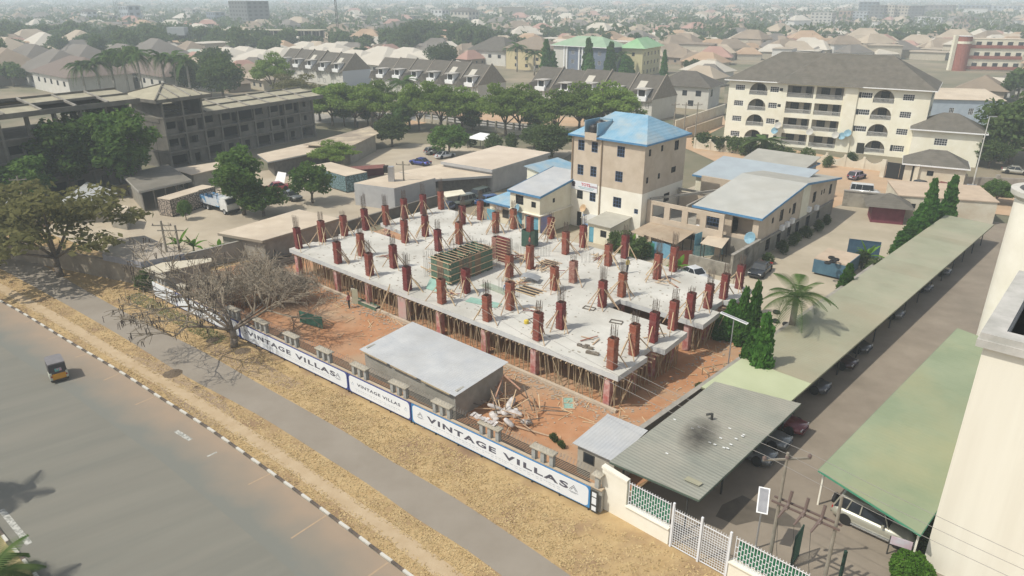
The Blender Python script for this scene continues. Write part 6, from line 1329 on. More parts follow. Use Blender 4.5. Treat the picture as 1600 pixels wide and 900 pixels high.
dm = part('dormer_balcony', MB().box(-4.6,-1.9,-.1,3.6,TH,TH+2.3).box(-5.0,-1.5,-.9,-.1,TH-.6,TH+.5), WHITE, th_); part('dormer_roof', MB().box(-5.0,-1.5,-1.0,3.7,TH+2.3,TH+2.45), mat('dormer_roof_grey',(.42,.40,.36)), dm); part('opening', MB().box(-4.2,-2.3,-.13,-.101,TH+.55,TH+2.1), DARK, dm)
for x in (-7.2,-5.6,-3.4,-1.4): put_window(th_, (-x*-1,-.02,3.2) if False else (x,-.03,3.3), 0, .9, 1.3, 'plain')
for x in (-6.6,-3.0): put_window(th_, (x,-.03,.8), 0, 1.4, 1.4, 'plain')
part('front_gable', MB()._a([(-TW+.3,-1.6,TH-.9),(-TW+3.6,-1.6,TH-.9),(-TW+1.95,-1.6,TH+1.5),(-TW+.3,3,TH+.9+1.1),(-TW+3.6,3,TH+2.0),(-TW+1.95,3.2,TH+2.1)],[(0,1,2),(0,2,5,3),(2,1,4,5)]), DROOF, th_)
rec = snap(th_)
rows = [(G(1017,190), 5, 'nearest dark-roofed terrace'), (G(747,163), 6, 'middle dark-roofed terrace'), (G(537,136), 5, 'farthest dark-roofed terrace')]
words = ['end house by the bare gable wall', 'second house from the gable end', 'third house from the gable end', 'fourth house from the gable end', 'fifth house from the gable end', 'sixth house from the gable end']
first = True; SKY = mat('pale_roof_sheet',(.45,.42,.35),(.5,.47,.4))
for ri, (C, n, rl) in enumerate(rows):
    for i in range(n):
        p = C + SU*(i*TW); p.z = rnd.choice([-.25,0,.0,.25])
        if first: o = th_; o.location = p; o['label'] = words[i]+' of the '+rl; o['group'] = 'dark roofed terraced houses'; first = False
        else: o = dup_at(rec, p, YAW, None, words[i]+' of the '+rl, 'dark roofed terraced houses')
        if i == 0: part('end_wall', MB()._a([(.01,0,0),(.01,TD,0),(.01,TD,TH),(.01,0,TH),(.01,TD/2,TH+rz)],[(0,1,2,4,3)]), TEND if ri != 2 else mat('bluish_end_wall',(.50,.53,.56)), o)
        if (ri, i) in ((0,0),(0,2),(1,0),(1,1),(2,0),(2,2)): part('roof_patch', MB().slabq([(-6.5,1.6,TH+1.45),(-4.2,1.6,TH+1.45),(-4.2,4.4,TH+3.9),(-6.5,4.4,TH+3.9)],.06), SKY, o)
wh = building('white_house', 'white two storey house with a dark hipped roof right of the gable end terrace', 'house', G(1105,172), 16, 12, 6.2, TWALL, wins=[('S',3,3.6,1.6,1.6,'plain'),('S',7,3.6,1.4,1.5,'plain'),('S',12,3.6,1.2,1.5,'plain'),('E',3,3.4,2,2,'plain'),('S',5,.8,1.6,1.6,'plain')], roof=('hip',3.8,.8), rm=DROOF, ang=R(-30))
building('dark_roof_house', 'white house with a big dark hipped roof behind the middle terrace', 'house', G(790,104), 24, 18, 6.5, TWALL, wins=[('S',4,3.4,2,1.6,'plain'),('S',10,3.4,2,1.6,'plain'),('S',17,3.4,2,1.6,'plain')], roof=('hip',6,1), rm=DROOF)
building('yellow_brown_block', 'yellow block with a brown hipped roof left of the green roofed buildings', 'building', G(850,112), 22, 16, 9, mat('yellow_ochre_wall',(.50,.42,.24),(.55,.47,.29)), wins=[('S',4+6*i,1.2+3*k,1.6,1.4,'plain') for i in range(3) for k in range(3)], roof=('hip',4.5,1), rm=mat('brown_sheet_roof',(.20,.16,.12),(.26,.21,.16)))
# green roofed blocks
GRR = mat('pale_green_roof', (.24,.35,.23),(.30,.41,.28), .3,.6,.1,stain=(.36,.40,.30),stsc=.1,sta=.5)
building('blue_grey_block', 'blue grey and white block with a pale green hipped roof', 'building', G(945,122), 26, 14, 11.5, mat('blue_grey_wall',(.13,.16,.22),(.17,.20,.26),.6,.8), wins=[('S',3+4.4*i,1.3+3.5*k,1.6,1.5,'white') for i in range(6) for k in range(3)], roof=('hip',3.6,1.2), rm=GRR, fm=WHITE)
t = COL.objects['blue_grey_block'] if 'blue_grey_block' in COL.objects else None
for x in (-8,-9.6,-11.2,-12.8,-19,-20.4): part('white_fin', MB().box(x-.3,x+.3,-.5,-.01,0,11.3), WHITE, t)
part('white_bay', MB().box(-26,-19.6,-.25,-.012,0,11.4), TWALL, t)
building('yellow_block', 'pale yellow three storey block with a bright green hipped roof', 'building', G(1002,121), 9, 21, 11.0, mat('pale_yellow_wall',(.52,.47,.27),(.57,.52,.32),.5,.85,stain=(.42,.36,.2),stsc=.2,sta=.4), wins=[('E',2.5+4*i,1.2+3.4*k,1.5 if i%2 else .8,1.4,'plain') for i in range(5) for k in range(3)]+[('S',4,1.2+3.4*k,1.2,1.4,'plain') for k in range(3)], roof=('hip',3.6,1.3), rm=mat('bright_green_roof',(.22,.40,.20),(.28,.46,.26),.3,.6,stain=(.34,.44,.3),stsc=.15,sta=.5), ang=R(-30))
# ============================================================ buildings further off, placed where they stand
def proj(p): fz = p[1]*CP+CH*SP; return 800+F*p[0]/fz, 450+F*(CH*CP-p[1]*SP)/fz
def where(p):
    x, y = proj(p); d = 'nearer' if y > 112 else ('farther' if y < 84 else 'middle distance')
    for lim, w_ in ((120,'at the far left edge'),(240,'behind the royal palms'),(345,'left of the office tower'),(430,'below the office tower'),(540,'about the lattice mast'),(700,'behind the middle terrace'),(860,'left of the green roofed blocks'),(980,'behind the blue grey block'),(1070,'behind the yellow block'),(1130,'between yellow block and apartment block'),(1200,'above the left end of the apartment roof'),(1300,'behind the middle of the apartment roof'),(1400,'below the right skyline'),(1490,'left of the brick tower')):
        if x < lim: return w_+', '+d
    return 'right of the brick tower, '+d
placed0 = []
def far_block(name, label, x0, x1, yb, yt, wm, rm=None, roof='flat', floors=4, cols=5, asp=.55, ang=YAW, wst='plain', wins=True, cat='building'):
    g = G((x0+x1)/2, yb); zc = g.y*CP + CH*SP; w = (x1-x0)/F*zc; H = (CH - 0) ; 
    H = ZT(g, yt); L = w*.86; W = w*.5 if asp is None else w*asp
    s, c = abs(math.sin(ang)), abs(math.cos(ang)); k = w/(L*c+W*s); L *= k; W *= k
    C = g + Vector((w/2 - W*s, 0, 0)); rr = 0 if roof == 'flat' else min(4.5, W*.22)
    t = building(name, label, cat, C, L, W, H-rr, wm, ang=ang, roof=('flat',) if roof == 'flat' else ('hip', rr, .8), rm=rm or CONC)
    if wins:
        fh = (H-rr)/floors; ww = L/cols*.5; m = MB().box(-ww/2,ww/2,-.06,-.01,0,fh*.45).mesh('window', GLASS); w2 = W/max(2,cols-2)*.5; m2 = MB().box(.01,.06,-w2/2,w2/2,0,fh*.45).mesh('window', GLASS)
        for k in range(floors):
            for i in range(cols): place('window', m, t, (-(i+.5)*L/cols, 0, k*fh+fh*.32))
            for i in range(max(2,cols-2)): place('window', m2, t, (0, (i+.5)*W/max(2,cols-2), k*fh+fh*.32))
    return t
cm = lambda n, c: mat(n, c, tuple(min(1,x*1.15) for x in c), .3, .85)
FB = [
 ('office_tower','tall dark glass and concrete office tower at the upper left',350,416,52,2,cm('tower_grey',(.13,.135,.13)),'flat',8,6,.6),
 ('office_block','pale hospital-like block with mast beside it at the upper left',180,218,45,9,cm('pale_grey_block',(.32,.35,.37)),'flat',4,4,.5),
 ('office_block','white block left of the lattice mast',120,150,42,14,cm('white_block',(.50,.50,.48)),'hip',4,4,.5),
 ('office_block','cream block just right of the lattice mast',155,182,44,24,cm('cream_block',(.42,.38,.31)),'flat',3,4,.5),
 ('office_block','pair of pale slabs behind the office tower, wider one',283,312,34,15,cm('pale_block',(.40,.385,.34)),'flat',4,4,.5),
 ('office_block','narrow blue grey block behind the office tower',318,350,44,19,cm('bluegrey_block',(.17,.20,.235)),'flat',4,4,.5),
 ('office_block','long low block with a red roof left of the unfinished frame',262,330,56,38,cm('cream_block',(0,0,0)),'flat',3,7,.3),
 ('office_block','blue roofed hall at the far left',32,106,58,40,cm('brick_red_wall',(.30,.17,.12)),'hip',2,8,.5),
 ('office_block','dark blue glazed block behind the far building frame',578,688,66,35,cm('dark_blue_wall',(.10,.13,.18)),'hip',3,10,.4),
 ('office_block','white framed block with dark glass on the skyline',672,701,38,15,cm('white_block',(0,0,0)),'flat',3,3,.5),
 ('office_block','yellowish block with a dark hipped roof on the skyline',702,748,42,12,cm('cream_block',(0,0,0)),'hip',3,5,.5),
 ('skyline_block','pale cream block, leftmost of the skyline at the right',1273,1310,40,20,cm('pale_block',(0,0,0)),'flat',4,5,.5),
 ('skyline_block','brown block with a pale yellow front on the right skyline',1313,1333,40,17,cm('brown_block',(.28,.20,.15)),'flat',3,3,.5),
 ('skyline_block','grey banded block under the tallest skyline tower',1335,1360,40,18,cm('pale_grey_block',(0,0,0)),'flat',5,4,.5),
 ('skyline_block','tallest grey glass tower of the right skyline',1345,1374,36,3,cm('glass_grey',(.13,.16,.18)),'flat',7,4,.5),
 ('skyline_block','second grey tower of the right skyline with a white edge',1362,1385,38,8,cm('tower_grey',(0,0,0)),'flat',6,3,.5),
 ('skyline_block','cream tower with white fins on the right skyline',1380,1400,38,8,cm('cream_block',(0,0,0)),'flat',6,4,.5),
 ('skyline_block','beige grid-fronted tower on the right skyline',1400,1422,38,9,cm('beige_block',(.40,.36,.29)),'flat',6,4,.5),
 ('skyline_block','dark grey slab tower on the right skyline',1421,1446,37,9,cm('dark_grey_block',(.09,.095,.10)),'flat',6,4,.5),
 ('skyline_block','wide brown grey block with blue roof line on the right skyline',1455,1500,31,8,cm('brown_grey_block',(.16,.145,.135)),'flat',4,6,.5),
 ('skyline_block','long blue grey hall on the right skyline',1510,1556,28,8,cm('bluegrey_block',(0,0,0)),'flat',3,7,.5),
 ('skyline_block','pale hall at the right end of the skyline',1556,1602,28,9,cm('pale_grey_block',(0,0,0)),'flat',3,6,.5),
 ('skyline_block','small white block at the foot of the right skyline',1436,1450,42,26,cm('white_block',(0,0,0)),'flat',3,3,.5),
 ('skyline_block','white fronted shop block before the wide brown one',1454,1476,42,27,cm('white_block',(0,0,0)),'flat',3,4,.5),
 ('skyline_block','dark hip roofed block before the blue grey hall',1500,1535,44,25,cm('brown_block',(0,0,0)),'hip',2,4,.5),
]
XB = random.Random(77); XW = ['dark grey','pale','cream','white','brown']; XM = [cm('dark_grey_block',(0,0,0)),cm('pale_block',(0,0,0)),cm('cream_block',(0,0,0)),cm('white_block',(0,0,0)),cm('brown_block',(0,0,0))]
for i, (x_, yb_, w_, h_) in enumerate(((8,62,26,16),(22,40,20,12),(58,36,22,12),(84,48,24,12),(104,62,30,14),(146,66,34,14),(206,60,26,16),(236,44,30,14),(250,66,20,10),(430,40,24,14),(452,58,28,12),(470,34,20,10),(505,40,22,10),(560,52,26,12),(610,26,30,8),(648,46,20,10),(720,58,30,16),(770,40,22,10),(800,52,26,10),(835,36,22,9),(905,34,22,8),(960,46,24,10),(1010,38,30,8),(1080,34,26,8),(1140,30,22,8),(1205,36,28,10),(1240,28,24,8),(1340,60,30,10),(1420,64,34,12),(1560,64,36,14))):
    k_ = XB.randrange(5); FB.append(('office_block', ['small ','wide ','narrow ','low ','square ','plain '][i%6]+XW[k_]+' mid rise block number of floors showing over roofs', x_-w_/2, x_+w_/2, yb_, yb_-h_, XM[k_], 'flat' if XB.random() < .6 else 'hip', max(2,int(h_/4)), 5, .5))
SPOT = {}
for nm, lab, x0, x1, yb, yt, wm, rf, fl, cl, asp in FB:
    if 'number of floors' in lab:
        p_ = G((x0+x1)/2, yb); lab = lab.split(' number')[0]+' '+where(p_)
    far_block(nm, lab, x0, x1, yb, yt, wm, {'blue roofed hall at the far left': mat('far_blue_roof',(.16,.30,.40)), 'long low block with a red roof left of the unfinished frame': mat('far_red_roof',(.45,.20,.14))}.get(lab, DROOF if rf == 'hip' else CONC), rf, fl, cl, asp)
# unfinished frames beyond the pale roofs
def frame_block(label, x0, x1, yb, yt, floors):
    g = G((x0+x1)/2, yb); zc = g.y*CP+CH*SP; w = (x1-x0)/F*zc; H = ZT(g, yt); t = thing('unfinished_storey_block', label, 'building', g-Vector((w/2,0,0)), R(-4)); fh = H/floors; n = int(w/4.5)
    for k in range(1, floors+1): part('floor_slab', MB().box(0,w,0,16,k*fh-.4,k*fh), CONC if k < floors else ROOFTOPC, t)
    pm_ = MB().box(-.3,.3,0,.6,0,H-.4).mesh('pillar', CONC)
    for i in range(n+1): place('pillar', pm_, t, (i*w/n,.1,0)); place('pillar', pm_, t, (i*w/n,8,0))
    part('back_wall', MB().box(0,w,9,9.3,0,H-.4), DARK, t)
frame_block('long two storey unfinished frame beyond the pale roofs', 336, 505, 80, 47, 2); frame_block('low unfinished frame right of the long one', 500, 592, 78, 66, 1); frame_block('raw unfinished floors on the centre skyline', 548, 665, 40, 24, 2)
# red brick towered school at the right
g = G(1500,110); BR_ = mat('red_brick_paint', (.26,.09,.065),(.32,.12,.09),1,.85)
t = thing('brick_tower', 'round red brick tower with a white band at the right edge of town', 'tower', G(1496,110)); part('drum', MB().lathe([(3.1,0),(3.1,14.2)],18), BR_, t); part('band', MB().lathe([(3.16,11.2),(3.16,12.2)],18), CREAM, t); part('top', MB().lathe([(3.1,14.2),(3.3,14.3),(0,14.4)],18), WHITE, t); part('wing_wall', MB().box(-4.6,-3.2,-.8,.8,0,14.6), CREAM, t)
t = far_block('school_block', 'cream three storey block with red balcony bands right of the brick tower', 1508, 1600, 112, 62, CREAM, TANR, 'flat', 3, 6, .3, R(-14))
for k in range(3): part('red_band', MB().box(-24,-.5,-.5,-.1,k*4.4+.6,k*4.4+1.9), BR_, t)
# lattice masts
def lattice(label, px, yb, top, w0, w1, red=False):
    g = G(px, yb); t = thing('lattice_mast', label, 'mast', g); m = MB(); n = 12
    for i in range(n):
        z0, z1 = top*i/n, top*(i+1)/n; a, b = w0+(w1-w0)*i/n, w0+(w1-w0)*(i+1)/n
        for sx_, sy_ in ((-1,-1),(1,-1),(1,1),(-1,1)): m.beam((sx_*a/2,sy_*a/2,z0),(sx_*b/2,sy_*b/2,z1),.16,.16)
        m.beam((-a/2,-a/2,z0),(b/2,-b/2,z1),.1,.1).beam((a/2,-a/2,z0),(-b/2,-b/2,z1),.1,.1).beam((a/2,-a/2,z0),(b/2,b/2,z1),.1,.1)
    part('lattice', m, IRON, t); return t
lattice('lattice mast rising out of the picture right of the office tower', 530, 72, 52, 1.2, .7); lattice('wide lattice mast before the pale block at the upper left', 190, 46, 44, 5, 3)
lattice('thin mast on the skyline above the yellow brown block', 887, 54, 15, .8, .4)
t = thing('water_stand', 'elevated square steel water tank on a trestle at the upper left', 'water tank', G(283,80)); part('tank', MB().box(-5,5,-3,3,9,13.5), mat('steel_tank',(.36,.38,.37),(.42,.44,.43)), t)
for x in (-4,0,4): part('leg', MB().box(x-.2,x+.2,-2.6,-2.2,0,9), IRON, t)
part('platform', MB().box(-5.5,5.5,-3.4,3.4,8.8,9), IRON, t)
sheet('bare_land', [G(1180,52),G(1640,62),G(1640,50),G(1400,44),G(1200,45)], .08, mat('brown_bare_land',(.36,.22,.14),(.42,.28,.19),.02,.95))
sheet('town_ground', [G(-400,150),G(1130,190),G(1133,115),G(1500,110),G(1700,100),G(1900,48),G(-500,48)], .03, mat('town_dirt',(.20,.175,.12),(.32,.26,.18),.06,.95,stain=(.09,.11,.05),stsc=.03,sta=.8))
for px, py, L, W, lab in ((112,152,34,20,'big brown hip roofed white house at the left behind the raw concrete wing'),(262,150,38,18,'second big brown hip roofed white house behind the royal palms')):
    building('brown_roof_house', lab, 'house', G(px,py), L, W, 6.0, TWALL, wins=[('S',4+6*i,3,1.8,1.6,'plain') for i in range(5)], roof=('hip',5.2,.9), rm=mat('brown_shingle_roof',(.15,.115,.095),(.19,.15,.125)))
    placed0.append(G(px,py)+Vector((-14,10,0)))
# ---- houses of the town: individuals first, then the far mass
HROOF = [mat('tan_town_roof',(.345,.285,.21),(.42,.35,.265),.15,.85), mat('pale_town_roof',(.46,.42,.345),(.53,.485,.41),.15,.8), mat('brown_town_roof',(.22,.175,.13),(.29,.23,.17),.15,.9), mat('orange_town_roof',(.35,.24,.155),(.42,.30,.20),.15,.9), mat('dark_town_roof',(.15,.135,.115),(.19,.17,.15),.15,.9), mat('faded_red_roof',(.34,.20,.16),(.40,.25,.20),.15,.9), mat('grey_green_town_roof',(.32,.36,.30),(.38,.42,.36),.15,.85)]
HN = ['tan','pale cream','brown','orange tan','dark grey','faded red','grey green']
HW = [mat('town_wall_cream',(.45,.40,.31),(.52,.47,.37)), mat('town_wall_white',(.58,.57,.53)), mat('town_wall_brown',(.30,.24,.18))]
HP_ = []
for i, rm in enumerate(HROOF):
    L, W, H = 12, 10, 3.2; t = thing('town_house', 'x', 'house', (0,-500,0), 0)
    b = MB().box(-L/2,L/2,-W/2,W/2,0,H); 
    part('wall', b, HW[i%3], t); r_ = hip(L, W, H, 4.1, .9, .8); r_.v = [(x+L/2, y-W/2, z) for x, y, z in r_.v]; part('roof', r_, rm, t)
    wm_ = MB(); 
    for x in (-4,0,4): wm_.box(x-.6,x+.6,-W/2-.04,-W/2-.005,1.0,2.2)
    part('windows', wm_, GLASS, t, kind='stuff'); HP_.append(t)
recs = [snap(t) for t in HP_]
used = [False]*len(HP_); placed = [(p, 24) for p in placed0]
EX = [(425,102,1078,215),(1118,84,1520,270),(-200,142,520,400),(845,100,1075,150),(330,58,600,82),(1480,95,1620,140),(770,92,860,125),(1080,140,1135,190)]
hr = random.Random(21)
def free(p, rad, ex=True):
    x, y = proj(p)
    if not (-80 < x < 1690): return False
    if ex:
        for a, b, c, d in EX:
            if a < x < c and b < y < d: return False
    for q_, r_ in placed:
        if (q_[0]-p[0])**2+(q_[1]-p[1])**2 < (rad+r_)**2: return False
    return True
def put_house(p, k, s, rz, lab=None, grp=None):
    lab = lab or HN[k]+' hip roofed house '+where(p); grp = grp or HN[k]+' roofed town houses'
    placed.append((p, 6.0*max(s[0],s[1])))
    if not used[k]: o = HP_[k]; used[k] = True; o.location = p; o.rotation_euler = (0,0,rz); o.scale = s; o['label'] = lab; o['group'] = grp
    else: dup_at(recs[k], p, rz, s, lab, grp)
nh = 0
# pale roof estate behind the terraces
for (px, py) in ((235,118),(268,120),(400,112),(412,104),(440,100),(470,97),(500,98),(530,101),(560,105),(595,110),(630,112),(665,108),(430,92),(480,88),(520,91),(600,98),(640,100),(360,100),(330,104),(385,98)):
    put_house(G(px,py), 1, (1.9,1.7,1.05), YAW+hr.uniform(-.08,.08), 'large pale cream roofed estate house '+where(G(px,py)), 'pale roofed estate houses'); nh += 1
for (px, py, k) in ((60,118,4),(140,120,4),(20,128,2),(100,132,4),(200,118,4),(250,104,4),(15,100,0),(75,88,1),(130,82,0)):
    put_house(G(px,py), k, (2.2,1.9,1.7), YAW+hr.uniform(-.1,.1), None, None); nh += 1
tries = 0
while nh < 285 and tries < 20000:
    tries += 1; Y = 222+(hr.random()**.85)*170; X = hr.uniform(-.78,.80)*Y; p = Vector((X,Y,.0)); x, y = proj(p)
    s = hr.uniform(.8,1.15)
    if x < 700 and hr.random() < .72: continue
    if not free(p, 5.6*s): continue
    k = hr.choices(range(7), (5,3,3.2,2.2,1.2,.9,.5) if x > 900 else (2.5,2,2,1,2.4,1,.8))[0]
    put_house(p, k, (s*hr.uniform(.8,1.3), s*hr.uniform(.8,1.2), s*hr.uniform(.8,1.15)), YAW+hr.choice([0,0,R(90),R(20)])+hr.uniform(-.15,.15)); nh += 1
for i, u_ in enumerate(used):
    if not u_: 
        for c in kids(HP_[i]): bpy.data.objects.remove(c)
        bpy.data.objects.remove(HP_[i])
dt = MB(); q = random.Random(5)
for i in range(6800):
    Y = 385+(q.random()**1.35)*2600; X = q.uniform(-.82,.82)*Y; s = q.uniform(.65,1.25) * (1+Y/2600)
    px_, py_ = proj((X,Y,0))
    if 1160 < px_ < 1640 and 40 < py_ < 64: continue
    a = q.choice([-.72,.85,-.3,.2])+q.uniform(-.2,.2); c, sn = math.cos(a), math.sin(a); L, W, H = 6.5*s, 4.8*s, 3.1*s*(q.choice([1,1,1,1.8]) ); r_ = 3.3*s*q.choice([1,1,.15])
    if q.random() < .035 and Y > 900: H *= q.uniform(1.6,2.6)*min(1,900/Y); r_ = .2; L *= 1.4
    f_ = lambda x, y, z: (X+c*x-sn*y, Y+sn*x+c*y, z)
    wm_ = q.choice([0,0,1]); km = 2+q.choices(range(6), (4,2.4,2.6,1.6,1.6,1.2) if px_ > 800 else (2,1.6,2.6,1,4,.8))[0]
    if px_ < 800 and q.random() < .3: continue
    dt._a([f_(-L,-W,0),f_(L,-W,0),f_(L,W,0),f_(-L,W,0),f_(-L,-W,H),f_(L,-W,H),f_(L,W,H),f_(-L,W,H)], [(0,1,5,4),(1,2,6,5),(3,0,4,7)], wm_)
    dt._a([f_(-L*1.1,-W*1.1,H),f_(L*1.1,-W*1.1,H),f_(L*1.1,W*1.1,H),f_(-L*1.1,W*1.1,H),f_(-L*.4,0,H+r_),f_(L*.4,0,H+r_)], [(0,1,5,4),(1,2,5),(2,3,4,5),(3,0,4)], km)
o = place('distant_town', dt.mesh('distant_town', [HW[0],HW[1]]+HROOF[:6])); tag(o, 'hazy mass of low rooftops running to the horizon', None, None, 'stuff')
# ============================================================ plants
def leafcloud(clumps, n, size, seed, flat=.0, vert=0., inner=.25):
    """many small leaf faces spread in a shell through each clump; clumps: (x,y,z,rx,ry,rz,weight)"""
    g_ = np.random.default_rng(seed); cl = np.array([c[:6] for c in clumps], float); w = np.array([c[6] if len(c) > 6 else c[3]*c[4] for c in clumps], float); w /= w.sum()
    idx = g_.choice(len(cl), n, p=w); c = cl[idx]; d = g_.normal(size=(n,3)); d /= np.linalg.norm(d,axis=1)[:,None]; r = (inner+(1-inner)*g_.random(n))**.6
    lump = 1+.18*np.sin(d[:,0]*7+idx)*np.cos(d[:,1]*6+idx*2)
    P = c[:,:3]+d*c[:,3:6]*(r*lump)[:,None]
    nrm = g_.normal(size=(n,3))+d*.8; nrm[:,2] += flat; nrm /= np.linalg.norm(nrm,axis=1)[:,None]
    a = np.cross(nrm, g_.normal(size=(n,3))); a /= np.linalg.norm(a,axis=1)[:,None]
    if vert: a[:,2] -= vert; a /= np.linalg.norm(a,axis=1)[:,None]
    b = np.cross(nrm, a); b /= np.linalg.norm(b,axis=1)[:,None]; s = size*g_.uniform(.6,1.35,n)[:,None]; a = a*s; b = b*s*.55
    V = np.stack([P-a, P-b*1.0, P+a, P+b*1.0], 1).reshape(-1,3)
    return V, np.arange(4*n).reshape(-1,4)
def cloudmesh(name, m, *args, **kw):
    V, Fc = leafcloud(*args, **kw); me = bpy.data.meshes.new(name); me.vertices.add(len(V)); me.vertices.foreach_set('co', V.ravel().astype(np.float32))
    me.loops.add(Fc.size); me.loops.foreach_set('vertex_index', Fc.ravel()); me.polygons.add(len(Fc)); me.polygons.foreach_set('loop_start', np.arange(0,Fc.size,4)); me.polygons.foreach_set('loop_total', np.full(len(Fc),4)); me.update(calc_edges=True); me.materials.append(m); return me
def limbs(q, H, fork, R0, ends, m=6):
    mb = MB(); mb.path([(0,0,0),(q.uniform(-.1,.1),q.uniform(-.1,.1),fork*.5),(0,0,fork)], R0, m, R0*.7)
    for e in ends:
        mid = (e[0]*.5+q.uniform(-.2,.2), e[1]*.5+q.uniform(-.2,.2), fork+(e[2]-fork)*.62); mb.path([(0,0,fork*.95), mid, e], R0*.5, 5, R0*.12)
    return mb
TREES = {}
def treeproto(kind, seed):
    q = random.Random(seed); nm, lm, H = {'spread': ('spreading_tree', LEAFU, 10), 'round': ('round_tree', LEAFR, 7), 'dark': ('dark_tree', LEAFD, 9), 'tall': ('leafy_tree', LEAFR, 9)}[kind]
    cl = []; ends = []
    if kind == 'spread':                  # layered flat plates of foliage
        for k in range(15):
            a = k*2.4+q.uniform(-.3,.3); r = 6.6*math.sqrt((k+.5)/15); z = 8.7-.05*r*r+q.uniform(-2.6,.6); cl.append((r*math.cos(a),r*math.sin(a),z,q.uniform(2.0,2.9),q.uniform(2.0,2.9),q.uniform(.7,1.2)))
        cl += [(2.6*math.cos(k*1.5),2.6*math.sin(k*1.5),5.2+.3*(k%3),2.0,2.0,.9) for k in range(5)]
        ends = [(c[0]*.85,c[1]*.85,c[2]-.3) for c in cl[3:15:2]]; n, s, fork, R0, fl = 5600, .34, 2.2, .36, 1.3
    elif kind == 'round':
        for k in range(14):
            a = k*2.4; ph = math.acos(1-1.6*(k+.5)/14); r = 2.2; cl.append((r*math.sin(ph)*math.cos(a)*1.1,r*math.sin(ph)*math.sin(a)*1.1,4.1+r*math.cos(ph)*1.05,q.uniform(1.1,1.6),q.uniform(1.1,1.6),q.uniform(.9,1.3)))
        ends = [(c[0]*.6,c[1]*.6,c[2]) for c in cl[::3]]; n, s, fork, R0, fl = 4000, .25, 1.6, .24, .5
    elif kind == 'dark':
        for k in range(13):
            a = k*2.4; r = 3.0*math.sqrt((k+.5)/13); cl.append((r*math.cos(a),r*math.sin(a),6.2-.16*r*r+q.uniform(-1.4,1.2),q.uniform(1.5,2.2),q.uniform(1.5,2.2),q.uniform(1.2,1.9)))
        cl += [(2*math.cos(k*2),2*math.sin(k*2),3.2,1.6,1.6,1.3) for k in range(4)]
        ends = [(c[0]*.7,c[1]*.7,c[2]) for c in cl[::3]]; n, s, fork, R0, fl = 4600, .30, 1.6, .3, .5
    else:
        for k in range(16):
            a = k*2.4; z = 3.2+5.6*((k*7)%16)/16; r = 2.6*math.sin(math.pi*min(.95,max(.12,(z-2.4)/7.2)))*q.uniform(.5,1); cl.append((r*math.cos(a),r*math.sin(a),z,q.uniform(1.0,1.7),q.uniform(1.0,1.7),q.uniform(.8,1.3)))
        ends = [(c[0]*.7,c[1]*.7,c[2]) for c in cl[::3]]; n, s, fork, R0, fl = 3800, .27, 2.2, .26, .6
    n = 3600 if seed == 11 else n; t = thing(nm, 'x', 'tree', (0,-500,0)); part('trunk', limbs(q, H, fork, R0, ends), BARK, t, smooth=True)
    place('crown', cloudmesh('crown', LEAFO if kind == 'spread' and seed == 11 else lm, cl, n, s, seed, flat=fl), t)['kind'] = 'stuff'
    return t, H
TP = {k: [treeproto(k, 10+i*7+j) for j in range(2)] for i, k in enumerate(('spread','round','dark','tall'))}
TR_ = {k: [[snap(t), H, False, t] for t, H in v] for k, v in TP.items()}
def tree(kind, px, py, h, wid, label, group=None, z=0, pos=None):
    r = TR_[kind][1 if ('left' in label or 'yellowish' in label) and 'row' not in label else 0] if kind == 'spread' else rnd.choice(TR_[kind]); p = pos or G(px, py, z); base = {'spread': 16.5, 'round': 7.2, 'dark': 9.0, 'tall': 7.4}[kind]; s = (wid/base, wid/base, h/r[1])
    if not r[2]: r[2] = True; o = r[3]; o.location = p; o.scale = s; o.rotation_euler = (0,0,rnd.uniform(0,6)); o['label'] = label; o['group'] = group or 'trees around the yards'
    else: o = dup_at(r[0], p, rnd.uniform(0,6), s, label, group or 'trees around the yards')
    return o
tree('spread', 95, 432, 11.2, 20, 'big spreading tree over the left end of the road verge'); tree('spread', -25, 412, 9.0, 14, 'spreading tree cut by the left picture edge')
tree('tall', 205, 303, 13, 13.5, 'tall leafy tree before the pavilion of the raw concrete building'); tree('tall', 118, 308, 12, 12.5, 'tall leafy tree left of the one before the pavilion'); tree('tall', 55, 330, 8, 9, 'lower leafy tree under the far left concrete wing'); tree('tall', 165, 290, 13, 12, 'leafy tree rising between the two tall ones')
tree('tall', 382, 336, 9.6, 9.2, 'dense green tree beside the white lorry'); tree('round', 412, 338, 4.6, 7.4, 'low spreading tree before the dense green one'); tree('round', 489, 318, 6.2, 7.0, 'round dark green tree in the middle of the yard')
tree('spread', 523, 264, 5.4, 9.5, 'small umbrella shaped tree on the beige yard'); tree('round', 291, 344, 2.9, 2.2, 'tiny round tree on the paving before the stone container'); tree('round', 702, 244, 6.2, 8.8, 'round tree at the back edge of the yard'); tree('dark', 613, 229, 7.4, 8.5, 'dark tree at the end of the brown patched roof')
tree('dark', 862, 246, 8.0, 9.6, 'dense dark tree against the left side of the tower block'); tree('dark', 835, 232, 5.5, 7, 'lower dark tree left of the tower block')
for i, (px, py, h, w_) in enumerate(((520,196,10,13),(556,199,10.5,13),(592,202,10,11),(585,186,10,12),(655,204,11,10),(690,206,11.5,13),(722,205,10,11),(790,212,11.5,12),(812,209,11,12),(870,212,10,13),(905,206,11,13),(945,208,11.5,13),(968,205,9,10))):
    tree('spread', px, py, h*1.05, w_*1.28, ['leftmost','second','third','rear','fifth','sixth','seventh','eighth','ninth','tenth','eleventh','twelfth','rightmost'][i]+' bright umbrella tree of the row along the back road', 'umbrella trees along the back road')
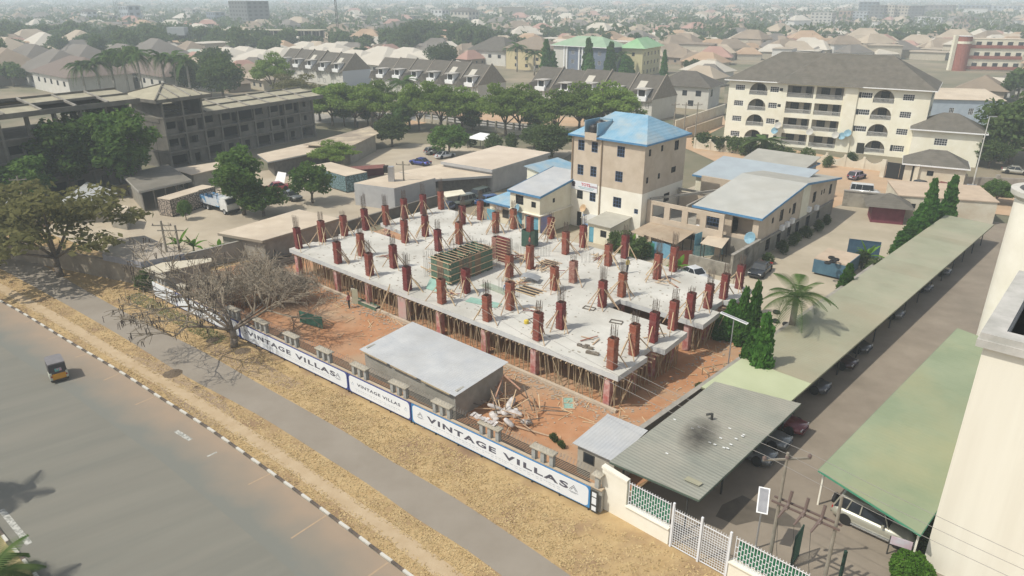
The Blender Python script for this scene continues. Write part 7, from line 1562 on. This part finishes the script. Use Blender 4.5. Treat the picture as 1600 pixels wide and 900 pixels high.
for i, (px, py, h, w_) in enumerate(((538,197,7.5,8),(575,196,6,7),(628,206,6.5,8),(640,198,8,8),(738,207,5.5,7),(835,212,7.5,8),(925,207,7,8),(500,190,8,10))):
    tree('tall', px, py, h, w_, ['first','second','third','fourth','fifth','sixth','seventh','eighth','ninth','tenth','eleventh','twelfth','outer'][i]+' bushy tree filling the gaps of the umbrella tree row', 'bushy trees between the umbrella trees')
tree('dark', 350, 158, 15, 16, 'big dark tree behind the right raw concrete wing'); tree('spread', 428, 150, 14, 15, 'layered tree behind the end of the raw concrete building'); tree('spread', 460, 160, 9, 16, 'low yellowish tree behind the raw concrete building end'); tree('dark', 305, 150, 12, 13, 'dark tree between the royal palms and the big dark tree')
tree('dark', 692, 112, 13, 16, 'green tree before the dark hipped roof in the distance'); tree('dark', 668, 78, 18, 30, 'huge dark tree in the far middle of the town')
tree('dark', 1578, 256, 15, 17, 'big dark tree at the right edge behind the cars'); tree('dark', 1545, 262, 6.5, 7.5, 'bushy tree beside the thin pale lamp pole'); tree('dark', 1606, 245, 13, 14, 'dark tree cut by the right picture edge'); tree('round', 1555, 318, 3.6, 5.2, 'green bush over the black car by the round tower')
for k_ in TR_:                          # prototypes that were never planted are removed again
    for r_ in TR_[k_]:
        if not r_[2]:
            for c_ in kids(r_[3]): bpy.data.objects.remove(c_)
            bpy.data.objects.remove(r_[3])
# mast trees: narrow drooping cones
def mast(seed, n=4200):
    q = random.Random(seed); cl = []
    for k in range(16): z = .5+k*.44; r = .22+1.0*(1-(k/16.0))**.75*(.55 if k < 2 else 1); a = q.uniform(0,6); cl.append((q.uniform(-.12,.12),q.uniform(-.12,.12),z,r,r,.5,r+.15))
    t = thing('mast_tree', 'x', 'tree', (0,-500,0)); part('trunk', MB().tube((0,0,0),(0,0,7),.13,.03,6), BARK, t); place('crown', cloudmesh('crown', LEAFC, cl, n, .22, seed, vert=1.6, inner=.45), t)['kind'] = 'stuff'; return t
MT = [mast(3), mast(4)]; MR = [snap(t) for t in MT]; mi = 0
def mast_at(px, py, top, w_, label):
    global mi
    p = G(px, py, 2.2 if 'nearest mast' in label or 'short mast' in label else 0); p.z = 0; h = ZT(p, top); s = (w_/2.2, w_/2.2, h/7.5)
    if mi < 2: o = MT[mi]; o.location = p; o.scale = s; o['label'] = label; o['group'] = 'mast trees along the side wall'
    else: dup_at(MR[mi%2], p, rnd.uniform(0,6), s, label, 'mast trees along the side wall')
    mi += 1
for a in ((1187,582,491,3.0,'nearest mast tree, standing against the olive carport roof'),(1170,570,515,2.6,'short mast tree left of the nearest one'),(1171,545,440,2.2,'tallest mast tree at the right end of the slab'),(1154,540,449,2.1,'slim mast tree left of the tallest one'),(1137,532,468,2.4,'third slim mast tree beside the slab end'),(1122,530,492,2.2,'small leafy mast tree at the foot of the slab end'),(1316,476,412,2.6,'single mast tree between palm and container'),
          (1402,404,362,2.6,'lowest mast tree of the far group by the wall'),(1414,396,342,2.8,'second mast tree of the far group'),(1427,386,318,3.0,'third mast tree of the far group'),(1441,374,280,2.8,'left tall pointed mast tree of the far group'),(1456,366,318,3.2,'mast tree between the two tall pointed ones'),(1473,360,275,2.9,'right tall pointed mast tree of the far group'),(1482,366,330,2.4,'rightmost drooping mast tree of the far group')): mast_at(*a[:3], a[3]*(.74 if a[1] > 430 else .88), a[4])
# palms
def frond(L, droop, n=9, w=.55, lw=.10):
    mb = MB(); pts = []
    for i in range(n+1):
        t_ = i/n; pts.append(Vector((L*t_*(1-.18*t_), 0, L*(.42*t_-droop*t_*t_))))
    for i in range(n): mb.tube(pts[i], pts[i+1], .035*(1-i/n)+.01, n=3, cap=False)
    m = 26
    for i in range(2, m):
        t_ = i/m; k = t_*n; j = min(int(k), n-1); p = pts[j].lerp(pts[j+1], k-j); l_ = w*L*.36*math.sin(math.pi*min(1,t_*.9+.12))+.1
        for s_ in (-1, 1):
            tip = p+Vector((l_*.55, s_*l_, -l_*.45)); mb._a([p, p+Vector((lw,0,0)), tip+Vector((.02,0,0)), tip], [(0,1,2,3)])
    return mb
def palm(name, label, loc, H, L, nf, rt, droop=.75, group=None, trunk=BARKG, shaft=None, seed=1, lw=.10):
    q = random.Random(seed); t = thing(name, label, 'palm', loc, q.uniform(0,6), group); part('trunk', MB().path([(0,0,0),(.05,0,H*.5),(0,0,H)], rt*1.25, 9, rt), trunk, t, smooth=True)
    if shaft: part('crownshaft', MB().tube((0,0,H-.1),(0,0,H+1.0),rt*1.05,rt*.5,8), shaft, t)
    top = H+(.9 if shaft else 0); fm_ = [frond(L, droop*k, lw=lw).mesh('frond', LEAFP) for k in (.75,1,1.3)]
    for i in range(nf): el = q.uniform(-.35,.55) if i < nf*.7 else q.uniform(.5,1.0); place('frond', fm_[i%3], t, (0,0,top), (0,-el,i*2.4+q.uniform(-.2,.2)), q.uniform(.85,1.1))
    return t
palm('garden_palm', 'feathery palm standing against the divider wall by the tyres', (25.0,57.4,0), 5.6, 3.6, 18, .26, .8, seed=4)
palm('road_palm', 'palm on the grassy island at the lower left corner', G(-2,935), 1.5, 2.9, 22, .2, .8, seed=7); palm('road_palm', 'palm just outside the left edge shading the road', G(-80,795), 4.6, 2.8, 14, .2, .8, seed=9)
RS = mat('palm_crownshaft', (.10,.16,.05))
rp = palm('royal_palm', 'leftmost royal palm behind the raw concrete wing', G(137,157), 9, 5.0, 24, .3, 1.15, 'royal palms behind the raw concrete building', shaft=RS, seed=2, lw=.34); rr = snap(rp)
for i, (px, h) in enumerate(((183,1.25),(204,1.3),(226,1.3),(262,1.22),(300,1.12),(160,1.08),(280,1.18))):
    dup_at(rr, G(px,153+(i%3)*2), i*1.3, (1,1,h), ['second','third','fourth','fifth','rightmost','short second-row','second-row right'][i]+' royal palm behind the raw concrete wing', 'royal palms behind the raw concrete building')
for i, (px, py, h) in enumerate(((523,184,.75),(632,180,.85),(583,200,.6),(808,112,1.0),(835,118,.85),(970,122,.85),(1190,246,.35),(800,104,.8))): dup_at(rr, G(px,py), i, (.95,.95,h), ['palm behind the umbrella trees at the left','palm rising in the row of umbrella trees','short palm left of the row of umbrella trees','palm before the yellow brown block','second palm before the yellow brown block','palm between the two green roofed blocks','small palm by the apartment wall','palm behind the middle terrace'][i], 'palms of the neighbourhood')
# pencil trees by the far green roofed blocks and shrubs by walls
for i, (px, py, tp) in enumerate(((853,122,62),(862,122,80),(918,124,60),(920,126,84),(952,126,66),(975,128,86),(982,128,92),(1036,124,78))):
    mast_at(px, py, tp, 5.5 if i != 7 else 3.2, ['dark pencil tree left of the blue grey block','lower dark tree at the foot of the blue grey block','tall pencil tree before the blue grey block','bright low tree before the blue grey block','pencil tree between the green roofed blocks','dark tree before the yellow block corner','small dark tree at the yellow block corner','slim ivy-like pencil tree before the yellow block'][i])
sh0 = thing('wall_shrub', 'x', 'shrub', (0,-500,0)); place('foliage', cloudmesh('foliage', LEAFD, [(-.5,0,1.2,1.2,1.0,1.2),(.7,.2,1.5,1.1,1.0,1.1),(0,0,2.2,.9,.8,.8)], 900, .2, 5), sh0)['kind'] = 'stuff'; part('stem', MB().tube((0,0,0),(0,0,1.4),.07,n=5), BARK, sh0); srec = snap(sh0); sused = [False]
def shrub(px, py, s, label, group='shrubs along the walls'):
    p = G(px, py)
    if not sused[0]: sused[0] = True; sh0.location = p; sh0.scale = (s,s,s); sh0['label'] = label; sh0['group'] = group
    else: dup_at(srec, p, rnd.uniform(0,6), s, label, group)
for i in range(14): shrub(1092+i*10.5, 229+i*1.7+(i%2)*2, rnd.uniform(.95,1.25), 'leafy shrub of the dense row along the scalloped wall')
for px, py, s, l in ((1258,253,1.0,'small tree before the scalloped wall'),(1293,262,.8,'thin shrub right of the small tree before the scalloped wall'),(1328,258,.9,'round shrub inside the apartment compound'),(850,250,1.2,'shrub at the back fence beside the white canopy'),(770,238,1.4,'bush between white canopy and dark tree'),(800,236,1.3,'bush before the pillar fence'),(735,230,1.0,'low bush by the pillar fence'),
                     (1290,352,.55,'dusty shrub at the far foot of the long building'),(1277,362,.6,'dusty shrub second along the long building wall'),(1258,372,.6,'dusty shrub third along the long building wall'),(1240,384,.65,'dusty shrub fourth along the long building wall'),(1222,396,.6,'dusty shrub nearest the black saloon'),
                     (232,455,.9,'green bush at the left end of the hoarding'),(960,392,.9,'bush at the foot of the little cream house'),(975,398,1.1,'leafy bush beside the banana plants'),(1000,405,1.0,'leafy bush before the green sheet fence'),(1380,452,.9,'bush in the strip behind the divider wall'),(1362,440,1.0,'leafy bush beside the bright banana plant'),(1345,420,.8,'low bush behind the blue gate leaf'),
                     (1200,412,.5,'small weed patch at the end of the slab'),(878,700,.22,'weed clump by the site wall'),(866,690,.25,'dark weed clump near the rubbish heap'),(1094,612,.3,'small weed on the soil by the carport')): shrub(px, py, s, l)
# round clipped bush at lower right
V = G(1419,905); t = thing('clipped_bush', 'bright round clipped bush at the foot of the tall cream building', 'bush', V); place('foliage', cloudmesh('foliage', LEAFB, [(0,0,.75,1.1,1.1,.85)], 5200, .09, 2, inner=.75), t)['kind'] = 'stuff'; part('stem', MB().tube((0,0,0),(0,0,.6),.1,n=6), BARK, t)
V = G(1440,850); t = thing('dark_bush', 'dark leafy bush between the carport post and the cream wall', 'bush', V); place('foliage', cloudmesh('foliage', LEAFD, [(0,0,.8,1.0,1.5,1.0),(.4,1.5,.9,.9,1.2,1.0)], 2400, .13, 4), t)['kind'] = 'stuff'; part('stem', MB().tube((0,0,0),(0,0,.8),.1,n=6), BARK, t)
# banana plants
def banana(label, px, py, h, seed):
    q = random.Random(seed); t = thing('banana_plant', label, 'plant', G(px,py)); part('stem', MB().tube((0,0,0),(0,0,h*.5),.14,.09,7), mat('banana_stem',(.16,.2,.08)), t)
    for i in range(8):
        a = i*2.4; L = h*q.uniform(.6,.8); el = q.uniform(.35,1.2); mb = MB(); P = []
        for k in range(6):
            u_ = k/5; x = L*u_*math.cos(el); z = h*.45+L*u_*math.sin(el)-L*.55*u_*u_*math.cos(el); w_ = .28*math.sin(math.pi*min(.97,u_*.9+.1)); P.append((Vector((x,-w_,z-.05)),Vector((x,0,z)),Vector((x,w_,z-.05))))
        for k in range(5): mb._a([P[k][0],P[k][1],P[k+1][1],P[k+1][0],P[k][2],P[k+1][2]],[(0,1,2,3),(1,4,5,2)])
        part('leaf', mb, LEAFB, t, rz=a)
for l, px, py, h, sd in (('banana plant with upright bright leaves left of the site wall',283,404,4.2,1),('smaller banana plant beside the upright one',305,402,3.2,2),('banana plant before the brown shack',985,400,3.4,3),('bright banana plant at the back edge of the slab',1060,430,2.6,4),('banana plant behind the divider wall by the container',1352,418,3.4,5),('banana plant right of the gate house',1548,240,6.0,6),('banana plant between long shed and site wall',345,400,2.4,7)): banana(l, px, py, h, sd)
# ---- the bare tree with hanging pods
bt = thing('bare_tree', 'leafless tree with hanging dark pods spreading over path and hoarding', 'tree', G(366,542)); q = random.Random(17); tips = []
BK = mat('grey_bare_bark', (.17,.135,.10),(.25,.205,.16), 4,.95)
tr = MB(); br = MB()
def grow(p, d, L, r, depth, dest):
    pts = [p]; n = 3
    for i in range(n):
        d = (d+Vector((q.uniform(-.28,.28),q.uniform(-.28,.28),q.uniform(-.2,.16)))).normalized(); p = p+d*(L/n); pts.append(p)
    r = max(r, .024); dest.path(pts, r, 5 if r > .05 else 3, max(.02, r*.62))
    if depth == 0: tips.append((p, d)); return
    for k in range(q.choice([3,3,4]) if depth > 1 else 5):
        nd = (d+Vector((q.uniform(-.95,.95),q.uniform(-.95,.95),q.uniform(-.45,.5)))).normalized(); grow(p if k < 2 else pts[2], nd, L*q.uniform(.62,.8), r*.58, depth-1, br)
tr.path([(0,0,0),(.1,.1,.9),(.0,.2,1.7)], .36, 9, .28)
for d, L in (((-1,-.15,.55),4.3),((-.5,.5,.8),3.4),((.45,.7,.7),3.6),((1,.2,.5),3.6),((.2,-.6,.75),2.8),((-.9,-.55,.30),4.4),((.8,.9,.55),3.8),((-.2,.95,.6),3.4)): grow(Vector((0,.2,1.6)), Vector(d).normalized(), L, .15, 4, tr)
part('trunk', tr, BK, bt, smooth=True); part('twigs', br, mat('twig_grey', (.22,.18,.13),(.32,.27,.20), 3,.95), bt, kind='stuff')
pods = MB()
for p, d in tips:
    if p.x < 1.0 and p.y < 2.5 and q.random() < .26 or q.random() < .02:
        for k in range(q.choice([1,2,2,3])): a = p+Vector((q.uniform(-.15,.15),q.uniform(-.15,.15),0)); pods.tube(a, a+Vector((q.uniform(-.08,.08),q.uniform(-.08,.08),-q.uniform(.35,.6))), .028, .02, 4)
part('pods', pods, mat('dark_pods', (.055,.042,.035)), bt, kind='stuff')
tw2 = MB(); tv = []
# dry thicket of the crown over the site
tk = thing('dry_thicket', 'dense grey leafless thicket behind the hoarding at the left end of the site', 'shrub', G(425,478)); 
V_, F_ = leafcloud([(-4,-.5,2.2,3.2,2.6,1.4),(0,0,2.6,3.4,3.0,1.7),(3,1.2,2.0,2.4,2.2,1.2),(-1,3,2.2,3,2.4,1.3),(-6.5,1,2.2,2.6,2.4,1.2),(-3,4,2.4,3,2.2,1.2)], 15000, .42, 9, inner=.0)
th_m = bpy.data.meshes.new('twigs'); 
V_ = V_.reshape(-1,4,3); cen = V_.mean(1, keepdims=True); V2 = V_.copy(); V2[:,1] = cen[:,0]+(V_[:,1]-cen[:,0])*.10; V2[:,3] = cen[:,0]+(V_[:,3]-cen[:,0])*.10
th_m.from_pydata(V2.reshape(-1,3).tolist(), [], F_.tolist()); th_m.materials.append(mat('thicket_twigs',(.22,.185,.135),(.33,.285,.22),3,.95)); place('twigs', th_m, tk)['kind'] = 'stuff'
stm = MB(); 
for i in range(60):
    a = q.uniform(0,6.28); r = q.uniform(0,3.5); b_ = Vector((r*math.cos(a)-1.5, r*math.sin(a)+1, 0)); stm.path([b_, b_+Vector((q.uniform(-.5,.5),q.uniform(-.5,.5),1.4)), b_+Vector((q.uniform(-1.4,1.4),q.uniform(-1.4,1.4),q.uniform(2.4,3.8)))], .05, 4, .015)
part('stems', stm, BK, tk, kind='stuff')
# ---- far trees: individuals, then the mass
ft = thing('town_tree', 'x', 'tree', (0,-500,0)); part('trunk', MB().tube((0,0,0),(0,0,3),.3,.2,5), BARK, ft); q = random.Random(8)
place('crown', cloudmesh('crown', LEAFD, [(q.uniform(-2.4,2.4),q.uniform(-2.4,2.4),q.uniform(3.6,6.6),q.uniform(1.5,2.3),q.uniform(1.5,2.3),q.uniform(1.1,1.8)) for _ in range(9)], 900, .55, 3), ft)['kind'] = 'stuff'
fr_ = snap(ft); n = 0; fu = False; tries = 0
while n < 290 and tries < 9000:
    tries += 1; Y = 205+(hr.random()**.75)*300; X = hr.uniform(-.80,.80)*Y; p = Vector((X,Y,0)); x, y = proj(p)
    if x > 760 and hr.random() < .66: continue
    if not free(p, 1.5, True): continue
    s = hr.uniform(.9,2.0) if x < 760 else hr.uniform(.7,1.4); placed.append((p, 2)); lab = hr.choice(['small','tall','broad'])+' dark tree '+where(p)
    if not fu: fu = True; ft.location = p; ft.scale = (s,s,s); ft['label'] = lab; ft['group'] = 'town trees'
    else: dup_at(fr_, p, hr.uniform(0,6), (s,s,s*hr.uniform(.8,1.2)), lab, 'town trees')
    n += 1
g_ = np.random.default_rng(4); m = 8500; Y = 480+(g_.random(m)**1.1)*2600; X = (g_.random(m)-.5)*1.64*Y; s = (3+3.5*g_.random(m))*(1+Y/2200)
keep = ~((X/Y*F+800 > 1180) & (Y > 560) & (Y < 900) & (g_.random(m) < .8)); X, Y, s = X[keep], Y[keep], s[keep]
cl = [(X[i],Y[i],s[i]*.85,s[i]*1.15,s[i]*1.15,s[i]*.85,1.0) for i in range(len(X))]
me = cloudmesh('distant_trees', LEAFD, cl, 190000, 2.2, 6, inner=.6); o = place('distant_trees', me); tag(o, 'hazy dark belt of tree crowns between the distant rooftops', None, None, 'stuff')
# ---- grass tufts of the verge, weeds
def tufts(name, label, n, region, m, smin, smax, seed):
    q = random.Random(seed); V = []; Fc = []
    for i in range(n):
        p = region(q)
        if p is None: continue
        for k in range(3):
            a = q.uniform(0,6.28); h = q.uniform(smin,smax); b = len(V); dx, dy = math.cos(a)*.06, math.sin(a)*.06; ox, oy = q.uniform(-.08,.08), q.uniform(-.08,.08)
            V += [(p[0]+ox-dx,p[1]+oy-dy,.02),(p[0]+ox+dx,p[1]+oy+dy,.02),(p[0]+ox+q.uniform(-.16,.16),p[1]+oy+q.uniform(-.16,.16),.02+h)]; Fc.append((b,b+1,b+2))
    me = bpy.data.meshes.new(name); me.from_pydata(V,[],Fc); me.materials.append(m); o = place(name, me); tag(o, label, None, None, 'stuff')
def bandpt(A, B, f0, f1, skip=None):
    def f_(q):
        fr = q.uniform(f0,f1)
        if skip and skip[0] < fr < skip[1]: return None
        t_ = q.random(); i = t_*(len(A)-1); j = int(i); a = A[j].lerp(A[min(j+1,len(A)-1)], i-j); i = t_*(len(B)-1); j = int(i); b = B[j].lerp(B[min(j+1,len(B)-1)], i-j); return a.lerp(b, fr)
    return f_
HL = [HP(58-i*3.0, .8).xy for i in range(20)]
HL = [Vector(p) for p in HL] + [Vector((A1+Vector((-.2,-.3,0))).xy), Vector((A2).xy)+Vector((1,-1.5))]
DRYG = mat('dry_grass_blades', (.42,.30,.14),(.51,.385,.20), 1.2,.95)
tufts('dry_grass', 'dry yellow grass tufts between the road kerb and the service path', 9000, bandpt(KERB[8:], PN[4:], .03, .97, (.34,.54)), DRYG, .015, .06, 1)
tufts('dry_grass', 'dry yellow grass tufts between the service path and the hoarding', 11000, bandpt(PF[10:], HL, .02, 1.0), DRYG, .015, .07, 2)
tufts('green_weeds', 'thin green weeds along the foot of the hoarding', 1500, bandpt([p+Vector((-1.2,-1.5)) for p in HL[:7]], HL[:7], .15, 1.0), mat('weed_green',(.13,.16,.06),(.22,.22,.10),1.2,.9), .03, .10, 3)
# ============================================================ small things of the site
# worker
def person(label, loc, rz, shirt, trousers):
    t = thing('person', label, 'person', loc, rz)
    sk = MB(); me = bpy.data.meshes.new('body')
    J = [(0,0,.95),(0,0,1.15),(0,0,1.38),(0,0,1.50),(0,0,1.60),(0,.0,1.72),( .09,0,.9),(.11,.06,.5),(.11,.0,.08),(.11,.10,.04),(-.09,0,.9),(-.11,-.04,.5),(-.11,-.10,.08),(-.11,0,.04),(.19,0,1.40),(.25,.02,1.14),(.22,.16,.92),(-.19,0,1.40),(-.26,0,1.13),(-.24,.08,.90)]
    E_ = [(0,1),(1,2),(2,3),(3,4),(4,5),(0,6),(6,7),(7,8),(8,9),(0,10),(10,11),(11,12),(12,13),(2,14),(14,15),(15,16),(2,17),(17,18),(18,19)]
    RR = [.13,.125,.15,.06,.095,.085,.09,.065,.045,.04,.09,.065,.045,.04,.06,.045,.035,.06,.045,.035]
    me.from_pydata(J, E_, []); o = place('body', me, t); md = o.modifiers.new('skin', 'SKIN'); 
    for i, r in enumerate(RR): me.skin_vertices[0].data[i].radius = (r, r*.85)
    me.skin_vertices[0].data[0].use_root = True; o.modifiers.new('sub', 'SUBSURF').levels = 1; o.modifiers['sub'].render_levels = 1
    m = bpy.data.materials.new('worker_clothes'); m.use_nodes = True; n = m.node_tree.nodes; l = m.node_tree.links; tc = n.new('ShaderNodeTexCoord'); sp = n.new('ShaderNodeSeparateXYZ'); l.new(tc.outputs['Object'], sp.inputs[0]); cr = n.new('ShaderNodeValToRGB'); cr.color_ramp.interpolation = 'CONSTANT'
    mr = n.new('ShaderNodeMath'); mr.operation = 'MULTIPLY'; mr.inputs[1].default_value = .5; l.new(sp.outputs[2], mr.inputs[0]); l.new(mr.outputs[0], cr.inputs[0]); el = cr.color_ramp.elements; el[0].color = (.05,.04,.04,1); el[1].position = .04; el[1].color = (*trousers,1); e = el.new(.49); e.color = (*shirt,1); e = el.new(.735); e.color = (.09,.05,.035,1)
    l.new(cr.outputs[0], n['Principled BSDF'].inputs['Base Color']); n['Principled BSDF'].inputs['Roughness'].default_value = .85; me.materials.append(m)
    part('hair', MB().lathe([(.0,1.84),(.06,1.82),(.092,1.75),(.09,1.70)],10), IRON, t); return t
person('worker in a red and white shirt and dark trousers on the orange soil', G(546,482), R(60), (.45,.16,.14), (.05,.05,.05))
person('worker in a pale shirt beside the upright sheet by the slab', G(553,470), R(-20), (.50,.50,.42), (.05,.05,.06))
person('worker in a red shirt standing beside the small green formwork box on the slab', S(24.0,18.0,3.2), R(100), (.40,.12,.10), (.06,.06,.08)); person('worker in a blue shirt bending by the middle of the slab', S(16.5,5.6,3.2), R(30), (.12,.18,.30), (.08,.07,.06)); person('worker in a yellow shirt near the back edge of the slab', S(11.5,19.0,3.2), R(210), (.50,.38,.10), (.05,.05,.06))
t = thing('upright_board', 'pale board standing before the props near the workers', 'board', G(556,475), R(-20)); part('board', MB().box(-.35,.35,-.03,.03,0,1.7), mat('pale_olive_board',(.36,.35,.24),(.42,.41,.30)), t)
t = thing('mould_frame', 'long green and grey steel mould lying before the slab props', 'mould', G(573,478), math.atan2(*(G(583,485)-G(556,474)).yx)); part('side_plate', MB().box(-1.9,1.9,-.35,-.3,0,.4), GREENF, t); part('side_plate', MB().box(-1.9,1.9,.3,.35,0,.4), GREENF, t); part('end_plate', MB().box(1.9,1.95,-.35,.35,0,.45), IRON, t); part('bed', MB().box(-1.9,1.9,-.3,.3,0,.25), CONC, t)
# green board panel leaning on braces
t = thing('site_board', 'green painted board standing on braces behind the left hoarding', 'board', G(487,510), R(-30)); part('board', MB().box(-1.5,1.5,-.04,.04,.15,1.35), mat('site_board_green',(.05,.16,.11),(.08,.21,.15),1,.7), t)
for x in (-1.3,0,1.3): part('brace', MB().beam((x,.05,1.3),(x+.3,1.5,.0),.06,.06), TIMBD, t); part('brace', MB().beam((x,.05,.6),(x+.3,1.5,.05),.06,.06), TIMBD, t)
# rubbish heap
hp_ = thing('rubbish_heap', 'heap of white cement sacks and broken timber beside the site store', 'rubbish heap', G(800,648), YAW); q = random.Random(31)
SK = mat('cement_sack', (.42,.39,.36),(.62,.59,.56), 3,.8,.3,8,stain=(.45,.36,.32),stsc=1.5,sta=.5)
sk = MB()
for i, (a0, r_) in enumerate(((0,1),)):
    for k in range(6):
        x = -.55+k*.22
    prof = [(0,-.55),(.2,-.5),(.27,-.3),(.29,0),(.27,.3),(.2,.5),(0,.55)]; sk.lathe(prof, 9)
skm = sk.mesh('sack', SK, True)
for i in range(12): place('sack', skm, hp_, (q.gauss(-.2,1.1), q.gauss(0,.8), .2+q.random()*.7*max(0,1-abs(i-13)/18)), (R(90)+q.uniform(-.5,.5), q.uniform(-.5,.5), q.uniform(0,6)), (1,.6,q.uniform(.8,1.3)))
for i in range(48):
    a = Vector((q.gauss(.3,1.4), q.gauss(0,1.2), .1+q.random()*.5)); d = Vector((q.uniform(-1,1),q.uniform(-1,1),q.uniform(-.1,.55))).normalized()*q.uniform(.8,2.4); part('broken_timber', MB().beam(a, a+d, .07, .05), TIMB if q.random() < .6 else DK, hp_)
part('broken_timber', MB().beam((.5,-1.5,.2),(4.3,-.4,.1),.14,.06), TIMB, hp_)
for a, b in (((-3.0,1.2,.1),(-2.3,1.6,2.0)),((-2.3,1.6,2.0),(0,1.0,1.8)),((-2.3,1.6,2.0),(-1.5,-.6,.5)),((-3.0,1.2,1.0),(-1.7,.8,.8))): part('frame_timber', MB().beam(a, b, .09, .09), mat('reddish_timber',(.40,.22,.15),(.5,.3,.2)), hp_)
w = thing('rubbish_sheet', 'torn white sacking draped over a wall pier', 'sacking', HP(9.3,-.2,2.72), HANG); mb = MB()
for i in range(9): mb.slabq([(-1.1+i*.25,-.1+q.uniform(-.06,.06),q.uniform(0,.12)),(-.85+i*.25,-.1+q.uniform(-.06,.06),q.uniform(0,.12)),(-.85+i*.25,.35,q.uniform(.02,.2)),(-1.1+i*.25,.35,q.uniform(.02,.2))],.02)
part('sacking', mb, SK, w)
# green framed board lying on the soil
t = thing('framed_board', 'green board in a timber frame lying on the orange soil', 'board', G(888,631), R(-2)); part('board', MB().box(-.38,.38,-.8,.8,.03,.06), GREENL, t); part('frame', MB().box(-.48,-.38,-.9,.9,.02,.1).box(.38,.48,-.9,.9,.02,.1).box(-.38,.38,.8,.9,.02,.1).box(-.38,.38,-.9,-.8,.02,.1).box(-.38,.38,-.04,.04,.061,.1), TIMB, t)
t = thing('crate_stack', 'open timber crate frames by the solar lamp at the right of the site', 'crates', G(1125,590), R(20))
for k in range(3):
    x = -1.2+k*1.1; part('crate', MB().beam((x,0,0),(x,0,.7),.06,.06).beam((x+.9,0,0),(x+.9,0,.7),.06,.06).beam((x,0,.7),(x+.9,.0,.7),.06,.06).beam((x,.9,0),(x,.9,.7),.06,.06).beam((x,.9,.7),(x,0,.7),.06,.06).beam((x+.9,.9,.7),(x+.9,0,.7),.06,.06).beam((x,.9,.7),(x+.9,.9,.7),.06,.06), TIMBD, t)
t = single('long_pole', MB().beam((0,0,.08),(3.4,2.4,.25),.09,.07), TIMB, 'long timber lying on the soil beside the corrugated carport', 'timber', G(1057,632), 0)
tp = thing('timber_stack', 'stacks of dark poles on the soil left of the slab', 'timber stack', G(430,414), R(48))
for i in range(28): part('pole', MB().beam((q.uniform(-3.2,-2.4),-1.6+i*.125*1.0,.1+(i%3)*.13),(q.uniform(2.2,3.2),-1.6+i*.125+q.uniform(-.2,.2),.1+(i%3)*.13),.10,.09), DK if i%3 else TIMBD, tp)
# scattered rubble, stones and sticks
def litter(name, label, n, pts, m, s0, s1, seed):
    q = random.Random(seed); mb = MB()
    for i in range(n):
        u_, v_ = pts(q); p = S(u_, v_, .035); s_ = q.uniform(s0, s1); mb.box(p.x-s_,p.x+s_*q.uniform(.3,1.2),p.y-s_*q.uniform(.3,1),p.y+s_,.035,.035+s_*q.uniform(.3,.9))
    o = place(name, mb.mesh(name, m)); tag(o, label, None, None, 'stuff')
litter('rubble', 'small stones and rubble scattered over the orange soil', 1000, lambda q: (q.uniform(-6,47), -abs(q.gauss(0,1))*4-.4), mat('pale_rubble',(.36,.25,.16),(.46,.36,.26),3,.95), .02, .09, 1)
litter('rubble', 'grey rubble along the slab edge', 1100, lambda q: (q.choice([q.uniform(0,45)]), -abs(q.gauss(.0,.7))-.2), mat('grey_rubble',(.34,.27,.20),(.42,.36,.29),3,.95), .03, .11, 2)
litter('rubble', 'stones on the soil right of the slab', 500, lambda q: (-abs(q.gauss(1,2.2))-.3, q.uniform(-6,24)), mat('grey_rubble',(0,0,0)), .02, .1, 3)
st2 = MB(); q = random.Random(4)
for i in range(170):
    u_, v_ = (q.uniform(-5,46), -abs(q.gauss(1.0,2.6))) if q.random() < .7 else (-abs(q.gauss(1,2)), q.uniform(-4,22)); p = S(u_, v_, .06); a = q.uniform(0,3.14); L = q.uniform(.3,1.6); st2.beam(p, p+Vector((math.cos(a)*L, math.sin(a)*L, q.uniform(0,.1))), .05, .04)
o = place('timber_scraps', st2.mesh('timber_scraps', TIMB)); tag(o, 'timber scraps strewn over the soil around the slab', None, None, 'stuff')
mb = MB(); 
for i in range(900):
    u_, v_ = q.uniform(.8,44), q.uniform(.3,22.8)
    if u_ < 8.6 and 9.8 < v_ < 13.2 or u_ > 37 and 9.8 < v_ < 13.6: continue
    p = S(u_, v_, 3.2); a = q.uniform(0,3.14); s_ = q.uniform(.03,.10); mb.box(p.x-s_,p.x+s_,p.y-s_*.6,p.y+s_*.6,3.2,3.2+s_*.5)
o = place('slab_debris', mb.mesh('slab_debris', mat('slab_crumbs',(.30,.27,.22),(.42,.38,.31),3,.95))); tag(o, 'crumbs and offcuts scattered on the concrete slab', None, None, 'stuff')
# dark burnt spots on the verge
for i, (px, py, r_) in enumerate(((270,584,.55),(333,532,.45),(379,549,.5))):
    t = single('ash_heap', MB().lathe([(r_*1.5,.0),(r_*1.1,.05),(r_*.5,.16),(0,.2)],9), mat('ash_and_leaves',(.10,.075,.05),(.16,.12,.08),5,.95,.4), ['dark heap of swept leaves between kerb and path','dark leaf heap under the bare tree','reddish leaf heap beside the hoarding'][i], 'leaf heap', G(px,py)+Vector((0,0,.03)))
# ------------------------------------------------------------ haze
hz = MB(); hz.box(-7900, 7900, -200, 7900, -1, 60)
hm = bpy.data.materials.new('haze'); hm.use_nodes = True; hn = hm.node_tree.nodes; hl = hm.node_tree.links; hn.clear()
ho = hn.new('ShaderNodeOutputMaterial'); pv = hn.new('ShaderNodeVolumePrincipled'); hl.new(pv.outputs[0], ho.inputs[1])
pv.inputs['Color'].default_value = (.84, .94, 1, 1); pv.inputs['Density'].default_value = .00066; pv.inputs['Anisotropy'].default_value = 0
o = place('haze', hz.mesh('haze', hm)); o['kind'] = 'stuff'; o['label'] = 'pale dry-season dust haze over the town'
